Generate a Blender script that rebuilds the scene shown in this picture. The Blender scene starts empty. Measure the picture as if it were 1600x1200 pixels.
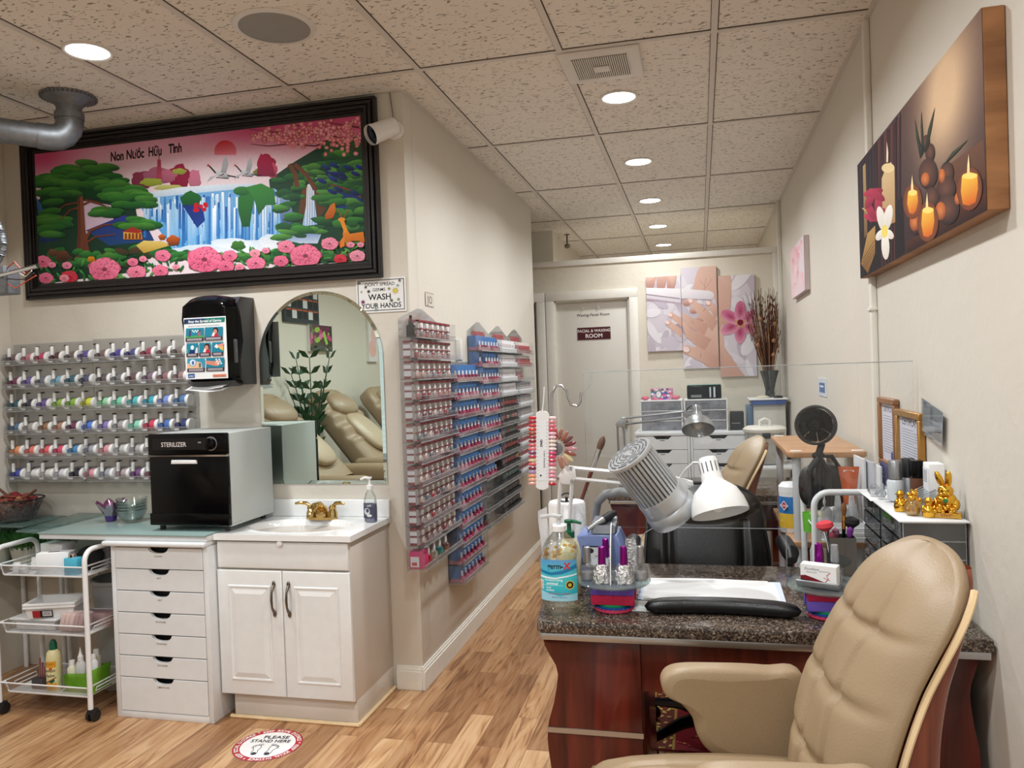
import bpy, bmesh, math, random
from mathutils import Vector, Matrix, noise
random.seed(7)
scene = bpy.context.scene
COL = scene.collection
PI = math.pi

# ------------------------------------------------------------------ camera
CAM_H = 1.434
def camera():
    f, yaw, pit, rol = 1227.0, -0.235552, -0.015061, -0.034857
    cy, sy, cp, sp = math.cos(yaw), math.sin(yaw), math.cos(pit), math.sin(pit)
    fw = Vector((sy*cp, cy*cp, sp)); r = Vector((cy, -sy, 0)); u = r.cross(fw)
    c, s = math.cos(rol), math.sin(rol)
    r2 = c*r + s*u; u2 = -s*r + c*u
    cam = bpy.data.cameras.new('camera'); o = bpy.data.objects.new('camera', cam); COL.objects.link(o)
    cam.sensor_width = 36.0; cam.sensor_fit = 'HORIZONTAL'; cam.lens = f*36.0/1600.0
    cam.clip_start = 0.02; cam.clip_end = 60
    m = Matrix((r2, u2, -fw)).transposed().to_4x4(); m.translation = Vector((0, 0, CAM_H))
    o.matrix_world = m
    scene.camera = o
camera()

# ------------------------------------------------------------------ world, exposure
w = bpy.data.worlds.new('world'); scene.world = w; w.use_nodes = True
w.node_tree.nodes['Background'].inputs[0].default_value = (0.90, 0.93, 0.96, 1)
w.node_tree.nodes['Background'].inputs[1].default_value = 0.9
scene.view_settings.view_transform = 'Standard'
scene.view_settings.look = 'None'
scene.view_settings.gamma = 1.0
scene.view_settings.use_curve_mapping = False
scene.view_settings.exposure = 0.08
scene.cycles.max_bounces = 8
scene.cycles.diffuse_bounces = 4
scene.cycles.glossy_bounces = 4
scene.cycles.transmission_bounces = 6
scene.cycles.transparent_max_bounces = 24
scene.cycles.caustics_reflective = False
scene.cycles.caustics_refractive = False
LAMP_W = 14.8          # watts of each ceiling downlight

# ------------------------------------------------------------------ colour + materials
def lin(c):
    r = []
    for v in c[:3]:
        v = v/255.0
        r.append(v/12.92 if v <= 0.04045 else ((v+0.055)/1.055)**2.4)
    return (r[0], r[1], r[2], 1.0)
MATS = {}
def mat(name, rgb, rough=0.5, metal=0.0, var=0.06, scale=18.0, bump=0.0, bscale=60.0, spec=0.5, emit=None, alpha=None, coat=0.0, sheen=0.0, aniso=None):
    if name in MATS: return MATS[name]
    m = bpy.data.materials.new(name); m.use_nodes = True
    nt = m.node_tree; N = nt.nodes; L = nt.links; b = N['Principled BSDF']
    base = lin(rgb)
    b.inputs['Roughness'].default_value = rough; b.inputs['Metallic'].default_value = metal
    b.inputs['Specular IOR Level'].default_value = spec
    b.inputs['Coat Weight'].default_value = coat
    b.inputs['Sheen Weight'].default_value = sheen
    tc = N.new('ShaderNodeTexCoord')
    n1 = N.new('ShaderNodeTexNoise'); n1.inputs['Scale'].default_value = scale; n1.inputs['Detail'].default_value = 3
    if aniso:
        mp = N.new('ShaderNodeMapping'); mp.inputs['Scale'].default_value = aniso
        L.new(tc.outputs['Object'], mp.inputs['Vector']); L.new(mp.outputs[0], n1.inputs['Vector'])
    else:
        L.new(tc.outputs['Object'], n1.inputs['Vector'])
    mx = N.new('ShaderNodeMix'); mx.data_type = 'RGBA'
    mx.inputs[6].default_value = tuple(max(0, c*(1-var)) for c in base[:3])+(1,)
    mx.inputs[7].default_value = tuple(min(1, c*(1+var)) for c in base[:3])+(1,)
    L.new(n1.outputs['Fac'], mx.inputs[0]); L.new(mx.outputs[2], b.inputs['Base Color'])
    if bump > 0:
        n2 = N.new('ShaderNodeTexNoise'); n2.inputs['Scale'].default_value = bscale; n2.inputs['Detail'].default_value = 4
        L.new(tc.outputs['Object'], n2.inputs['Vector'])
        bp = N.new('ShaderNodeBump'); bp.inputs['Strength'].default_value = bump; bp.inputs['Distance'].default_value = 0.01
        L.new(n2.outputs['Fac'], bp.inputs['Height']); L.new(bp.outputs[0], b.inputs['Normal'])
    if emit:
        b.inputs['Emission Color'].default_value = lin(emit[0]); b.inputs['Emission Strength'].default_value = emit[1]
    if alpha is not None: b.inputs['Alpha'].default_value = alpha
    MATS[name] = m
    return m

def glassm(name, tint=(240, 246, 246), refl=0.10, edge=0.55, rough=0.02, haze=0.0, hazecol=(235, 238, 240)):
    """thin clear sheet: transparent body, mirror-like reflection growing at grazing angles, a little milky haze"""
    if name in MATS: return MATS[name]
    m = bpy.data.materials.new(name); m.use_nodes = True
    nt = m.node_tree; N = nt.nodes; L = nt.links
    for n in list(N): N.remove(n)
    out = N.new('ShaderNodeOutputMaterial')
    tr = N.new('ShaderNodeBsdfTransparent'); tr.inputs[0].default_value = lin(tint)
    gl = N.new('ShaderNodeBsdfGlossy'); gl.inputs['Roughness'].default_value = rough
    df = N.new('ShaderNodeBsdfDiffuse'); df.inputs[0].default_value = lin(hazecol)
    tc = N.new('ShaderNodeTexCoord'); nz = N.new('ShaderNodeTexNoise'); nz.inputs['Scale'].default_value = 9
    L.new(tc.outputs['Object'], nz.inputs['Vector'])
    hz = N.new('ShaderNodeMath'); hz.operation = 'MULTIPLY'; hz.inputs[1].default_value = haze*2
    L.new(nz.outputs['Fac'], hz.inputs[0])
    m1 = N.new('ShaderNodeMixShader'); L.new(hz.outputs[0], m1.inputs[0]); L.new(tr.outputs[0], m1.inputs[1]); L.new(df.outputs[0], m1.inputs[2])
    lw = N.new('ShaderNodeLayerWeight'); lw.inputs['Blend'].default_value = 0.35
    mr = N.new('ShaderNodeMapRange'); mr.inputs['To Min'].default_value = refl*0.5; mr.inputs['To Max'].default_value = edge
    L.new(lw.outputs['Fresnel'], mr.inputs['Value'])
    m2 = N.new('ShaderNodeMixShader'); L.new(mr.outputs[0], m2.inputs[0]); L.new(m1.outputs[0], m2.inputs[1]); L.new(gl.outputs[0], m2.inputs[2])
    L.new(m2.outputs[0], out.inputs['Surface'])
    MATS[name] = m
    return m

def attrm(name, rough=0.6, spec=0.3, bump=0.0):
    """printed surface: colours come from the print's own colour attribute"""
    if name in MATS: return MATS[name]
    m = bpy.data.materials.new(name); m.use_nodes = True
    nt = m.node_tree; N = nt.nodes; L = nt.links; b = N['Principled BSDF']
    b.inputs['Roughness'].default_value = rough; b.inputs['Specular IOR Level'].default_value = spec
    at = N.new('ShaderNodeAttribute'); at.attribute_name = 'Col'
    tc = N.new('ShaderNodeTexCoord'); nz = N.new('ShaderNodeTexNoise'); nz.inputs['Scale'].default_value = 90; nz.inputs['Detail'].default_value = 4
    L.new(tc.outputs['Object'], nz.inputs['Vector'])
    mr = N.new('ShaderNodeMapRange'); mr.inputs['To Min'].default_value = 1.0-bump; mr.inputs['To Max'].default_value = 1.0+bump
    L.new(nz.outputs['Fac'], mr.inputs['Value'])
    vm = N.new('ShaderNodeVectorMath'); vm.operation = 'SCALE'
    L.new(at.outputs['Color'], vm.inputs[0]); L.new(mr.outputs[0], vm.inputs['Scale'])
    L.new(vm.outputs[0], b.inputs['Base Color'])
    MATS[name] = m
    return m

def wall_mat():
    m = mat('painted_wall', (217, 211, 199), 0.55, var=0.03, scale=3.0)
    nt = m.node_tree; N = nt.nodes; L = nt.links; b = N['Principled BSDF']
    tc = N.new('ShaderNodeTexCoord')
    n = N.new('ShaderNodeTexNoise'); n.inputs['Scale'].default_value = 20; n.inputs['Detail'].default_value = 6; n.inputs['Distortion'].default_value = 0.6
    L.new(tc.outputs['Object'], n.inputs['Vector'])
    bp = N.new('ShaderNodeBump'); bp.inputs['Strength'].default_value = 0.3; bp.inputs['Distance'].default_value = 0.006
    L.new(n.outputs['Fac'], bp.inputs['Height']); L.new(bp.outputs[0], b.inputs['Normal'])
    return m
def ceiling_mat():
    m = mat('ceiling_tile', (236, 231, 222), 0.9, var=0.04, scale=6)
    nt = m.node_tree; N = nt.nodes; L = nt.links; b = N['Principled BSDF']
    tc = N.new('ShaderNodeTexCoord')
    mp = N.new('ShaderNodeMapping'); mp.inputs['Scale'].default_value = (1.0, 2.6, 1)
    L.new(tc.outputs['Object'], mp.inputs['Vector'])
    dn = N.new('ShaderNodeTexNoise'); dn.inputs['Scale'].default_value = 22; L.new(tc.outputs['Object'], dn.inputs['Vector'])
    ad = N.new('ShaderNodeVectorMath'); ad.operation = 'MULTIPLY_ADD'; ad.inputs[1].default_value = (0.03, 0.12, 0)
    L.new(dn.outputs['Color'], ad.inputs[0]); L.new(mp.outputs[0], ad.inputs[2])
    v = N.new('ShaderNodeTexNoise'); v.inputs['Scale'].default_value = 42; v.inputs['Detail'].default_value = 1.5
    L.new(ad.outputs[0], v.inputs['Vector'])
    cr = N.new('ShaderNodeValToRGB'); e = cr.color_ramp.elements
    e[0].position = 0.335; e[0].color = (1, 1, 1, 1); e[1].position = 0.375; e[1].color = (0, 0, 0, 1)
    L.new(v.outputs['Fac'], cr.inputs[0])
    mx = N.new('ShaderNodeMix'); mx.data_type = 'RGBA'
    old = b.inputs['Base Color'].links[0].from_socket
    L.new(cr.outputs[0], mx.inputs[0]); L.new(old, mx.inputs[6]); mx.inputs[7].default_value = lin((150, 141, 130))
    L.new(mx.outputs[2], b.inputs['Base Color'])
    bp = N.new('ShaderNodeBump'); bp.inputs['Strength'].default_value = 0.6; bp.inputs['Distance'].default_value = -0.004
    L.new(cr.outputs[0], bp.inputs['Height']); L.new(bp.outputs[0], b.inputs['Normal'])
    return m
def floor_mat():
    m = bpy.data.materials.new('wood_plank_floor'); m.use_nodes = True; MATS['floor'] = m
    nt = m.node_tree; N = nt.nodes; L = nt.links; b = N['Principled BSDF']
    b.inputs['Roughness'].default_value = 0.38
    tc = N.new('ShaderNodeTexCoord')
    mp = N.new('ShaderNodeMapping'); mp.inputs['Rotation'].default_value = (0, 0, PI/2)
    L.new(tc.outputs['Object'], mp.inputs['Vector'])
    br = N.new('ShaderNodeTexBrick'); br.offset = 0.37; br.offset_frequency = 2
    br.inputs['Scale'].default_value = 1.0; br.inputs['Brick Width'].default_value = 0.72; br.inputs['Row Height'].default_value = 0.098
    br.inputs['Mortar Size'].default_value = 0.0009; br.inputs['Mortar Smooth'].default_value = 0.3; br.inputs['Bias'].default_value = 0.0
    br.inputs['Color1'].default_value = (0, 0, 0, 1); br.inputs['Color2'].default_value = (1, 1, 1, 1); br.inputs['Mortar'].default_value = (0.5, 0.5, 0.5, 1)
    L.new(mp.outputs[0], br.inputs['Vector'])
    cr = N.new('ShaderNodeValToRGB'); e = cr.color_ramp.elements
    e[0].position = 0.0; e[0].color = lin((150, 112, 78)); e[1].position = 1.0; e[1].color = lin((204, 168, 128))
    x = e.new(0.35); x.color = lin((172, 132, 94)); x = e.new(0.7); x.color = lin((188, 150, 110))
    L.new(br.outputs['Color'], cr.inputs[0])
    # grain: noise stretched along the plank, shifted per plank
    sc = N.new('ShaderNodeVectorMath'); sc.operation = 'MULTIPLY_ADD'
    sc.inputs[1].default_value = (3.7, 2.1, 5.0); L.new(br.outputs['Color'], sc.inputs[0]); L.new(tc.outputs['Object'], sc.inputs[2])
    m2 = N.new('ShaderNodeMapping'); m2.inputs['Scale'].default_value = (14, 1.3, 1)
    L.new(sc.outputs[0], m2.inputs['Vector'])
    g = N.new('ShaderNodeTexNoise'); g.inputs['Scale'].default_value = 2.2; g.inputs['Detail'].default_value = 6; g.inputs['Distortion'].default_value = 1.6
    L.new(m2.outputs[0], g.inputs['Vector'])
    cg = N.new('ShaderNodeValToRGB'); e = cg.color_ramp.elements
    e[0].position = 0.33; e[0].color = lin((150, 112, 82)); e[1].position = 0.62; e[1].color = (1, 1, 1, 1)
    x = e.new(0.45); x.color = lin((225, 205, 185))
    L.new(g.outputs['Fac'], cg.inputs[0])
    mx = N.new('ShaderNodeMix'); mx.data_type = 'RGBA'; mx.blend_type = 'MULTIPLY'; mx.inputs[0].default_value = 0.75
    L.new(cr.outputs[0], mx.inputs[6]); L.new(cg.outputs[0], mx.inputs[7])
    m3 = N.new('ShaderNodeMix'); m3.data_type = 'RGBA'; L.new(br.outputs['Fac'], m3.inputs[0])
    L.new(mx.outputs[2], m3.inputs[6]); m3.inputs[7].default_value = lin((105, 75, 50))
    L.new(m3.outputs[2], b.inputs['Base Color'])
    return m
def wood_mat(name, c1, c2, rough=0.3, scale=(30, 30, 2.0), spec=0.5):
    m = bpy.data.materials.new(name); m.use_nodes = True; MATS[name] = m
    nt = m.node_tree; N = nt.nodes; L = nt.links; b = N['Principled BSDF']
    b.inputs['Roughness'].default_value = rough; b.inputs['Specular IOR Level'].default_value = spec
    tc = N.new('ShaderNodeTexCoord'); mp = N.new('ShaderNodeMapping'); mp.inputs['Scale'].default_value = scale
    L.new(tc.outputs['Object'], mp.inputs['Vector'])
    g = N.new('ShaderNodeTexNoise'); g.inputs['Scale'].default_value = 1.0; g.inputs['Detail'].default_value = 6; g.inputs['Distortion'].default_value = 0.8
    L.new(mp.outputs[0], g.inputs['Vector'])
    cr = N.new('ShaderNodeValToRGB'); e = cr.color_ramp.elements
    e[0].position = 0.3; e[0].color = lin(c1); e[1].position = 0.7; e[1].color = lin(c2)
    L.new(g.outputs['Fac'], cr.inputs[0]); L.new(cr.outputs[0], b.inputs['Base Color'])
    return m
def granite_mat():
    m = bpy.data.materials.new('brown_granite'); m.use_nodes = True; MATS['granite'] = m
    nt = m.node_tree; N = nt.nodes; L = nt.links; b = N['Principled BSDF']
    b.inputs['Roughness'].default_value = 0.12
    tc = N.new('ShaderNodeTexCoord')
    v = N.new('ShaderNodeTexVoronoi'); v.inputs['Scale'].default_value = 260; L.new(tc.outputs['Object'], v.inputs['Vector'])
    cr = N.new('ShaderNodeValToRGB'); e = cr.color_ramp.elements
    e[0].position = 0.0; e[0].color = lin((30, 26, 24)); e[1].position = 1.0; e[1].color = lin((150, 136, 122))
    for p, c in ((0.3, (50, 42, 37)), (0.55, (76, 64, 55)), (0.8, (98, 84, 72))):
        x = e.new(p); x.color = lin(c)
    sp = N.new('ShaderNodeSeparateColor'); L.new(v.outputs['Color'], sp.inputs[0]); L.new(sp.outputs[0], cr.inputs[0])
    L.new(cr.outputs[0], b.inputs['Base Color'])
    return m
def galv_mat():
    m = mat('galvanised_steel', (128, 132, 136), 0.5, 0.75, var=0.35, scale=38)
    return m
M_WALL = wall_mat(); M_CEIL = ceiling_mat(); M_FLOOR = floor_mat(); M_GRAN = granite_mat(); M_GALV = galv_mat()
M_ROSE = wood_mat('rosewood_veneer', (58, 18, 12), (104, 38, 26), 0.22, (22, 22, 2.2))
M_ROSE2 = wood_mat('chair_shell_veneer', (92, 40, 24), (138, 68, 42), 0.25, (30, 30, 1.6))
M_TRIM = mat('white_trim_paint', (232, 228, 218), 0.4)
M_BAR = mat('ceiling_bar', (216, 210, 202), 0.5)
M_DARKJ = mat('shadow_joint', (78, 70, 64), 0.9)
M_WHITE = mat('white_plastic', (235, 236, 236), 0.35)
M_WLAC = mat('white_lacquer', (228, 231, 233), 0.25)
M_THERMO = mat('white_thermofoil', (232, 234, 233), 0.28)
M_PANEL = mat('white_side_panel', (212, 204, 194), 0.3, var=0.05, scale=4)
M_BLACK = mat('black_plastic', (9, 9, 11), 0.14, spec=0.18)
M_BLACKM = mat('black_matte', (24, 24, 26), 0.6)
M_BLACKL = mat('black_leather', (9, 9, 11), 0.34, spec=0.35, bump=0.12, bscale=220)
M_TAN = mat('tan_leather', (152, 130, 101), 0.42, var=0.05, scale=5, bump=0.10, bscale=260)
M_TAN2 = mat('tan_leather_welt', (196, 168, 136), 0.45)
M_MAPLE = wood_mat('maple_edge', (222, 192, 146), (236, 210, 168), 0.35, (10, 10, 4))
M_CHROME = mat('chrome', (215, 215, 218), 0.08, 1.0, var=0.02)
M_STEEL = mat('brushed_steel', (185, 186, 188), 0.3, 1.0, var=0.08, aniso=(2, 60, 60))
M_SILVER = mat('silver_paint', (168, 170, 172), 0.28, 0.7)
M_BRASS = mat('polished_brass', (206, 174, 112), 0.16, 1.0)
M_GOLD = mat('gold_lacquer', (226, 172, 62), 0.16, 1.0)
M_NICKEL = mat('dark_nickel', (120, 112, 104), 0.3, 1.0)
M_ACRYL = glassm('clear_acrylic', (250, 251, 252), 0.08, 0.4, 0.03, 0.03)
M_SHIELD = glassm('acrylic_shield', (254, 255, 255), 0.02, 0.30, 0.015, 0.003)
M_AEDGE = glassm('acrylic_edge', (215, 226, 228), 0.3, 0.8, 0.1, 0.35)
M_GLASS = glassm('clear_glass', (249, 252, 251), 0.12, 0.6, 0.01, 0.02)
M_FROST = mat('frosted_green_glass', (146, 170, 166), 0.2, var=0.03)
M_GREENG = glassm('green_glass_overhang', (190, 212, 207), 0.15, 0.6, 0.05, 0.22, (150, 185, 178))
M_SMOKE = glassm('smoked_acrylic', (138, 140, 144), 0.2, 0.7, 0.05, 0.18, (120, 122, 126))
M_PAPER = mat('white_paper', (240, 240, 240), 0.8, var=0.02)
M_PRINT = attrm('printed_colour', 0.55, 0.3)
M_CANVAS = attrm('printed_canvas', 0.7, 0.2, 0.06)
M_EMBR = attrm('embroidered_canvas', 0.6, 0.3, 0.12)
M_PRINTG = attrm('printed_gloss', 0.3, 0.5)

# ------------------------------------------------------------------ mesh builder
class MB:
    def __init__(s): s.bm = bmesh.new(); s.dn = s.bm.faces.layers.int.new('dn'); s.mi = 0; s.M = Matrix()
    def _done(s, vs=None):
        for f in s.bm.faces:
            if not f[s.dn]: f.material_index = s.mi; f[s.dn] = 1
    def raw(s, verts, faces):
        vs = [s.bm.verts.new(s.M @ Vector(v)) for v in verts]
        for f in faces:
            try: nf = s.bm.faces.new([vs[i] for i in f]); nf.material_index = s.mi; nf[s.dn] = 1
            except ValueError: pass
        return vs
    def box(s, x0, x1, y0, y1, z0, z1, b=0.0, seg=2):
        V = [(x0,y0,z0),(x1,y0,z0),(x1,y1,z0),(x0,y1,z0),(x0,y0,z1),(x1,y0,z1),(x1,y1,z1),(x0,y1,z1)]
        F = [(0,3,2,1),(4,5,6,7),(0,1,5,4),(1,2,6,5),(2,3,7,6),(3,0,4,7)]
        vs = [s.bm.verts.new(s.M @ Vector(v)) for v in V]
        fs = [s.bm.faces.new([vs[i] for i in f]) for f in F]
        if b > 0:
            es = list({e for f in fs for e in f.edges})
            bmesh.ops.bevel(s.bm, geom=es, offset=b, segments=seg, profile=0.5, affect='EDGES', clamp_overlap=True)
        s._done(); return s
    def lathe(s, prof, c=(0,0,0), n=28, cap=True, axis=None, sx=1.0, sy=1.0):
        """prof: (radius, height) pairs turned about +z (or about `axis`)"""
        R = Vector((0,0,1)).rotation_difference(Vector(axis)).to_matrix().to_4x4() if axis is not None else Matrix()
        T = Matrix.Translation(Vector(c)) @ R
        V = []; F = []
        for (r, z) in prof:
            for k in range(n):
                a = 2*PI*k/n; V.append(tuple(T @ Vector((r*math.cos(a)*sx, r*math.sin(a)*sy, z))))
        m = len(prof)
        for i in range(m-1):
            for k in range(n):
                k2 = (k+1) % n
                F.append((i*n+k, i*n+k2, (i+1)*n+k2, (i+1)*n+k))
        if cap:
            if prof[0][0] > 1e-6: F.append(tuple(range(n-1, -1, -1)))
            if prof[-1][0] > 1e-6: F.append(tuple((m-1)*n+k for k in range(n)))
        s.raw(V, F); return s
    def cyl(s, p0, p1, r0, r1=None, n=20, cap=True):
        p0 = Vector(p0); p1 = Vector(p1); d = p1-p0
        return s.lathe([(r0, 0), (r0 if r1 is None else r1, d.length)], p0, n, cap, d.normalized())
    def tube(s, pts, r, n=8, closed=False, cap=True):
        P = [Vector(p) for p in pts]; m = len(P)
        R = r if isinstance(r, (list, tuple)) else [r]*m
        V = []; F = []; up = None
        for i in range(m):
            a = P[i-1] if (i > 0 or closed) else P[i]
            b = P[(i+1) % m] if (i < m-1 or closed) else P[i]
            t = (b-a).normalized()
            if up is None:
                up = Vector((0,0,1)) if abs(t.z) < 0.9 else Vector((1,0,0))
            up = (up - t*up.dot(t))
            if up.length < 1e-6: up = t.orthogonal()
            up.normalize(); sd = t.cross(up)
            for k in range(n):
                q = 2*PI*k/n; V.append(tuple(P[i] + (up*math.cos(q)+sd*math.sin(q))*R[i]))
        for i in range(m if closed else m-1):
            j = (i+1) % m
            for k in range(n):
                k2 = (k+1) % n; F.append((i*n+k, i*n+k2, j*n+k2, j*n+k))
        if cap and not closed:
            F.append(tuple(range(n-1, -1, -1))); F.append(tuple((m-1)*n+k for k in range(n)))
        s.raw(V, F); return s
    def prism(s, pts, axis, a, b, bev=0.0, seg=2):
        f = {'x': lambda p, t: (t, p[0], p[1]), 'y': lambda p, t: (p[0], t, p[1]), 'z': lambda p, t: (p[0], p[1], t)}[axis]
        n = len(pts)
        vs = [s.bm.verts.new(s.M @ Vector(f(p, a))) for p in pts] + [s.bm.verts.new(s.M @ Vector(f(p, b))) for p in pts]
        fs = [s.bm.faces.new(vs[:n][::-1]), s.bm.faces.new(vs[n:])]
        for i in range(n): fs.append(s.bm.faces.new([vs[i], vs[(i+1) % n], vs[n+(i+1) % n], vs[n+i]]))
        if bev > 0:
            es = list({e for f_ in fs[:2] for e in f_.edges})
            bmesh.ops.bevel(s.bm, geom=es, offset=bev, segments=seg, profile=0.5, affect='EDGES', clamp_overlap=True)
        s._done(); return s
    def ell(s, c, rx, ry, rz, n=16, m=10, e=1.0):
        V = []; F = []
        def sp(v): return math.copysign(abs(v)**e, v)
        for i in range(m+1):
            t = -PI/2 + PI*i/m
            for k in range(n):
                a = 2*PI*k/n
                V.append((c[0]+rx*sp(math.cos(t))*sp(math.cos(a)), c[1]+ry*sp(math.cos(t))*sp(math.sin(a)), c[2]+rz*sp(math.sin(t))))
        for i in range(m):
            for k in range(n):
                k2 = (k+1) % n; F.append((i*n+k, i*n+k2, (i+1)*n+k2, (i+1)*n+k))
        s.raw(V, F); return s
    def grid(s, f, nu, nv, cu=False, cv=False):
        """f(u,v)->xyz for u,v in 0..1"""
        V = []; F = []
        for i in range(nu+(0 if cu else 1)):
            for j in range(nv+(0 if cv else 1)): V.append(f(i/nu, j/nv))
        w = nv+(0 if cv else 1); h = nu+(0 if cu else 1)
        for i in range(nu):
            for j in range(nv):
                i2 = (i+1) % h; j2 = (j+1) % w
                F.append((i*w+j, i2*w+j, i2*w+j2, i*w+j2))
        s.raw(V, F); return s
    def build(s, name, mats, parent=None, loc=None, rot=None, smooth=True, ang=38, weld=False):
        if weld: bmesh.ops.remove_doubles(s.bm, verts=s.bm.verts, dist=1e-5)
        bmesh.ops.recalc_face_normals(s.bm, faces=s.bm.faces)
        s.bm.faces.layers.int.remove(s.dn); me = bpy.data.meshes.new(name); s.bm.to_mesh(me); s.bm.free()
        if not isinstance(mats, (list, tuple)): mats = [mats]
        for m in mats: me.materials.append(m)
        if smooth and len(me.polygons):
            me.polygons.foreach_set('use_smooth', [True]*len(me.polygons)); me.set_sharp_from_angle(angle=math.radians(ang))
        o = bpy.data.objects.new(name, me); COL.objects.link(o)
        if parent is not None: o.parent = parent
        if loc is not None: o.location = loc
        if rot is not None: o.rotation_euler = rot
        return o

def thing(name, label, cat, loc=(0,0,0), rotz=0.0, group=None):
    o = bpy.data.objects.new(name, None); COL.objects.link(o); o.empty_display_size = 0.05
    o.location = loc; o.rotation_euler = (0, 0, rotz); o['label'] = label; o['category'] = cat
    if group: o['group'] = group
    return o
def tag(o, label, cat, group=None):
    o['label'] = label; o['category'] = cat
    if group: o['group'] = group
    return o
def struct(o, label=None):
    o['kind'] = 'structure'
    if label: o['label'] = label
    return o
def plabel(o, label): o['label'] = label; return o
def kids(o): return [c for c in bpy.data.objects if c.parent == o]
def dup(root, loc, rotz=None, label=None, group=None, ch=None):
    r = root.copy(); COL.objects.link(r); r.location = loc
    if rotz is not None: r.rotation_euler = (0, 0, rotz)
    if label: r['label'] = label
    if group: r['group'] = group
    for c in (kids(root) if ch is None else ch):
        d = c.copy(); COL.objects.link(d); d.parent = r
        if ch is None:
            for g in kids(c):
                e = g.copy(); COL.objects.link(e); e.parent = d
    return r
ORD = ['first','second','third','fourth','fifth','sixth','seventh','eighth','ninth','tenth','eleventh','twelfth','thirteenth','fourteenth','fifteenth']

# ------------------------------------------------------------------ printed artwork
def smoothpts(P, k=5):
    n = len(P); out = []
    for i in range(n):
        a, b, c, d = P[i-1], P[i], P[(i+1) % n], P[(i+2) % n]
        for j in range(k):
            t = j/k; out.append(tuple(0.5*((2*b[q])+(-a[q]+c[q])*t+(2*a[q]-5*b[q]+4*c[q]-d[q])*t*t+(-a[q]+3*b[q]-3*c[q]+d[q])*t**3) for q in (0, 1)))
    return out

def homog(src, dst):
    """plane homography taking 4 src points to 4 dst points"""
    A = []; B = []
    for (x, y), (u, v) in zip(src, dst):
        A.append([x, y, 1, 0, 0, 0, -u*x, -u*y]); B.append(u)
        A.append([0, 0, 0, x, y, 1, -v*x, -v*y]); B.append(v)
    n = 8
    for i in range(n):
        p = max(range(i, n), key=lambda r: abs(A[r][i])); A[i], A[p] = A[p], A[i]; B[i], B[p] = B[p], B[i]
        for r in range(n):
            if r != i:
                k = A[r][i]/A[i][i]
                A[r] = [a-k*b for a, b in zip(A[r], A[i])]; B[r] -= k*B[i]
    h = [B[i]/A[i][i] for i in range(n)]
    def f(x, y):
        d = h[6]*x+h[7]*y+1
        return ((h[0]*x+h[1]*y+h[2])/d, (h[3]*x+h[4]*y+h[5])/d)
    return f
_tc = {}
def text_geo(s, bold=0.0, shear=0.0, space=1.0):
    k = (s, bold, shear, space)
    if k in _tc: return _tc[k]
    cu = bpy.data.curves.new('t', 'FONT'); cu.body = s; cu.size = 1.0; cu.offset = bold; cu.shear = shear; cu.space_character = space
    cu.align_x = 'CENTER'; cu.resolution_u = 3
    o = bpy.data.objects.new('t', cu); COL.objects.link(o)
    dg = bpy.context.evaluated_depsgraph_get(); ev = o.evaluated_get(dg); me = ev.to_mesh()
    V = [tuple(v.co) for v in me.vertices]; F = [tuple(p.vertices) for p in me.polygons]
    ev.to_mesh_clear(); bpy.data.objects.remove(o); bpy.data.curves.remove(cu)
    _tc[k] = (V, F); return _tc[k]
def slice_x(o, n=24):
    """cut a flat print into upright strips so that it can be wrapped round a bottle"""
    me = o.data; xs = [v.co.x for v in me.vertices]; lo, hi = min(xs), max(xs)
    bm = bmesh.new(); bm.from_mesh(me)
    for k in range(1, n):
        bmesh.ops.bisect_plane(bm, geom=bm.verts[:]+bm.edges[:]+bm.faces[:], plane_co=(lo+(hi-lo)*k/n, 0, 0), plane_no=(1, 0, 0), dist=1e-7)
    bm.to_mesh(me); bm.free()
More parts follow.
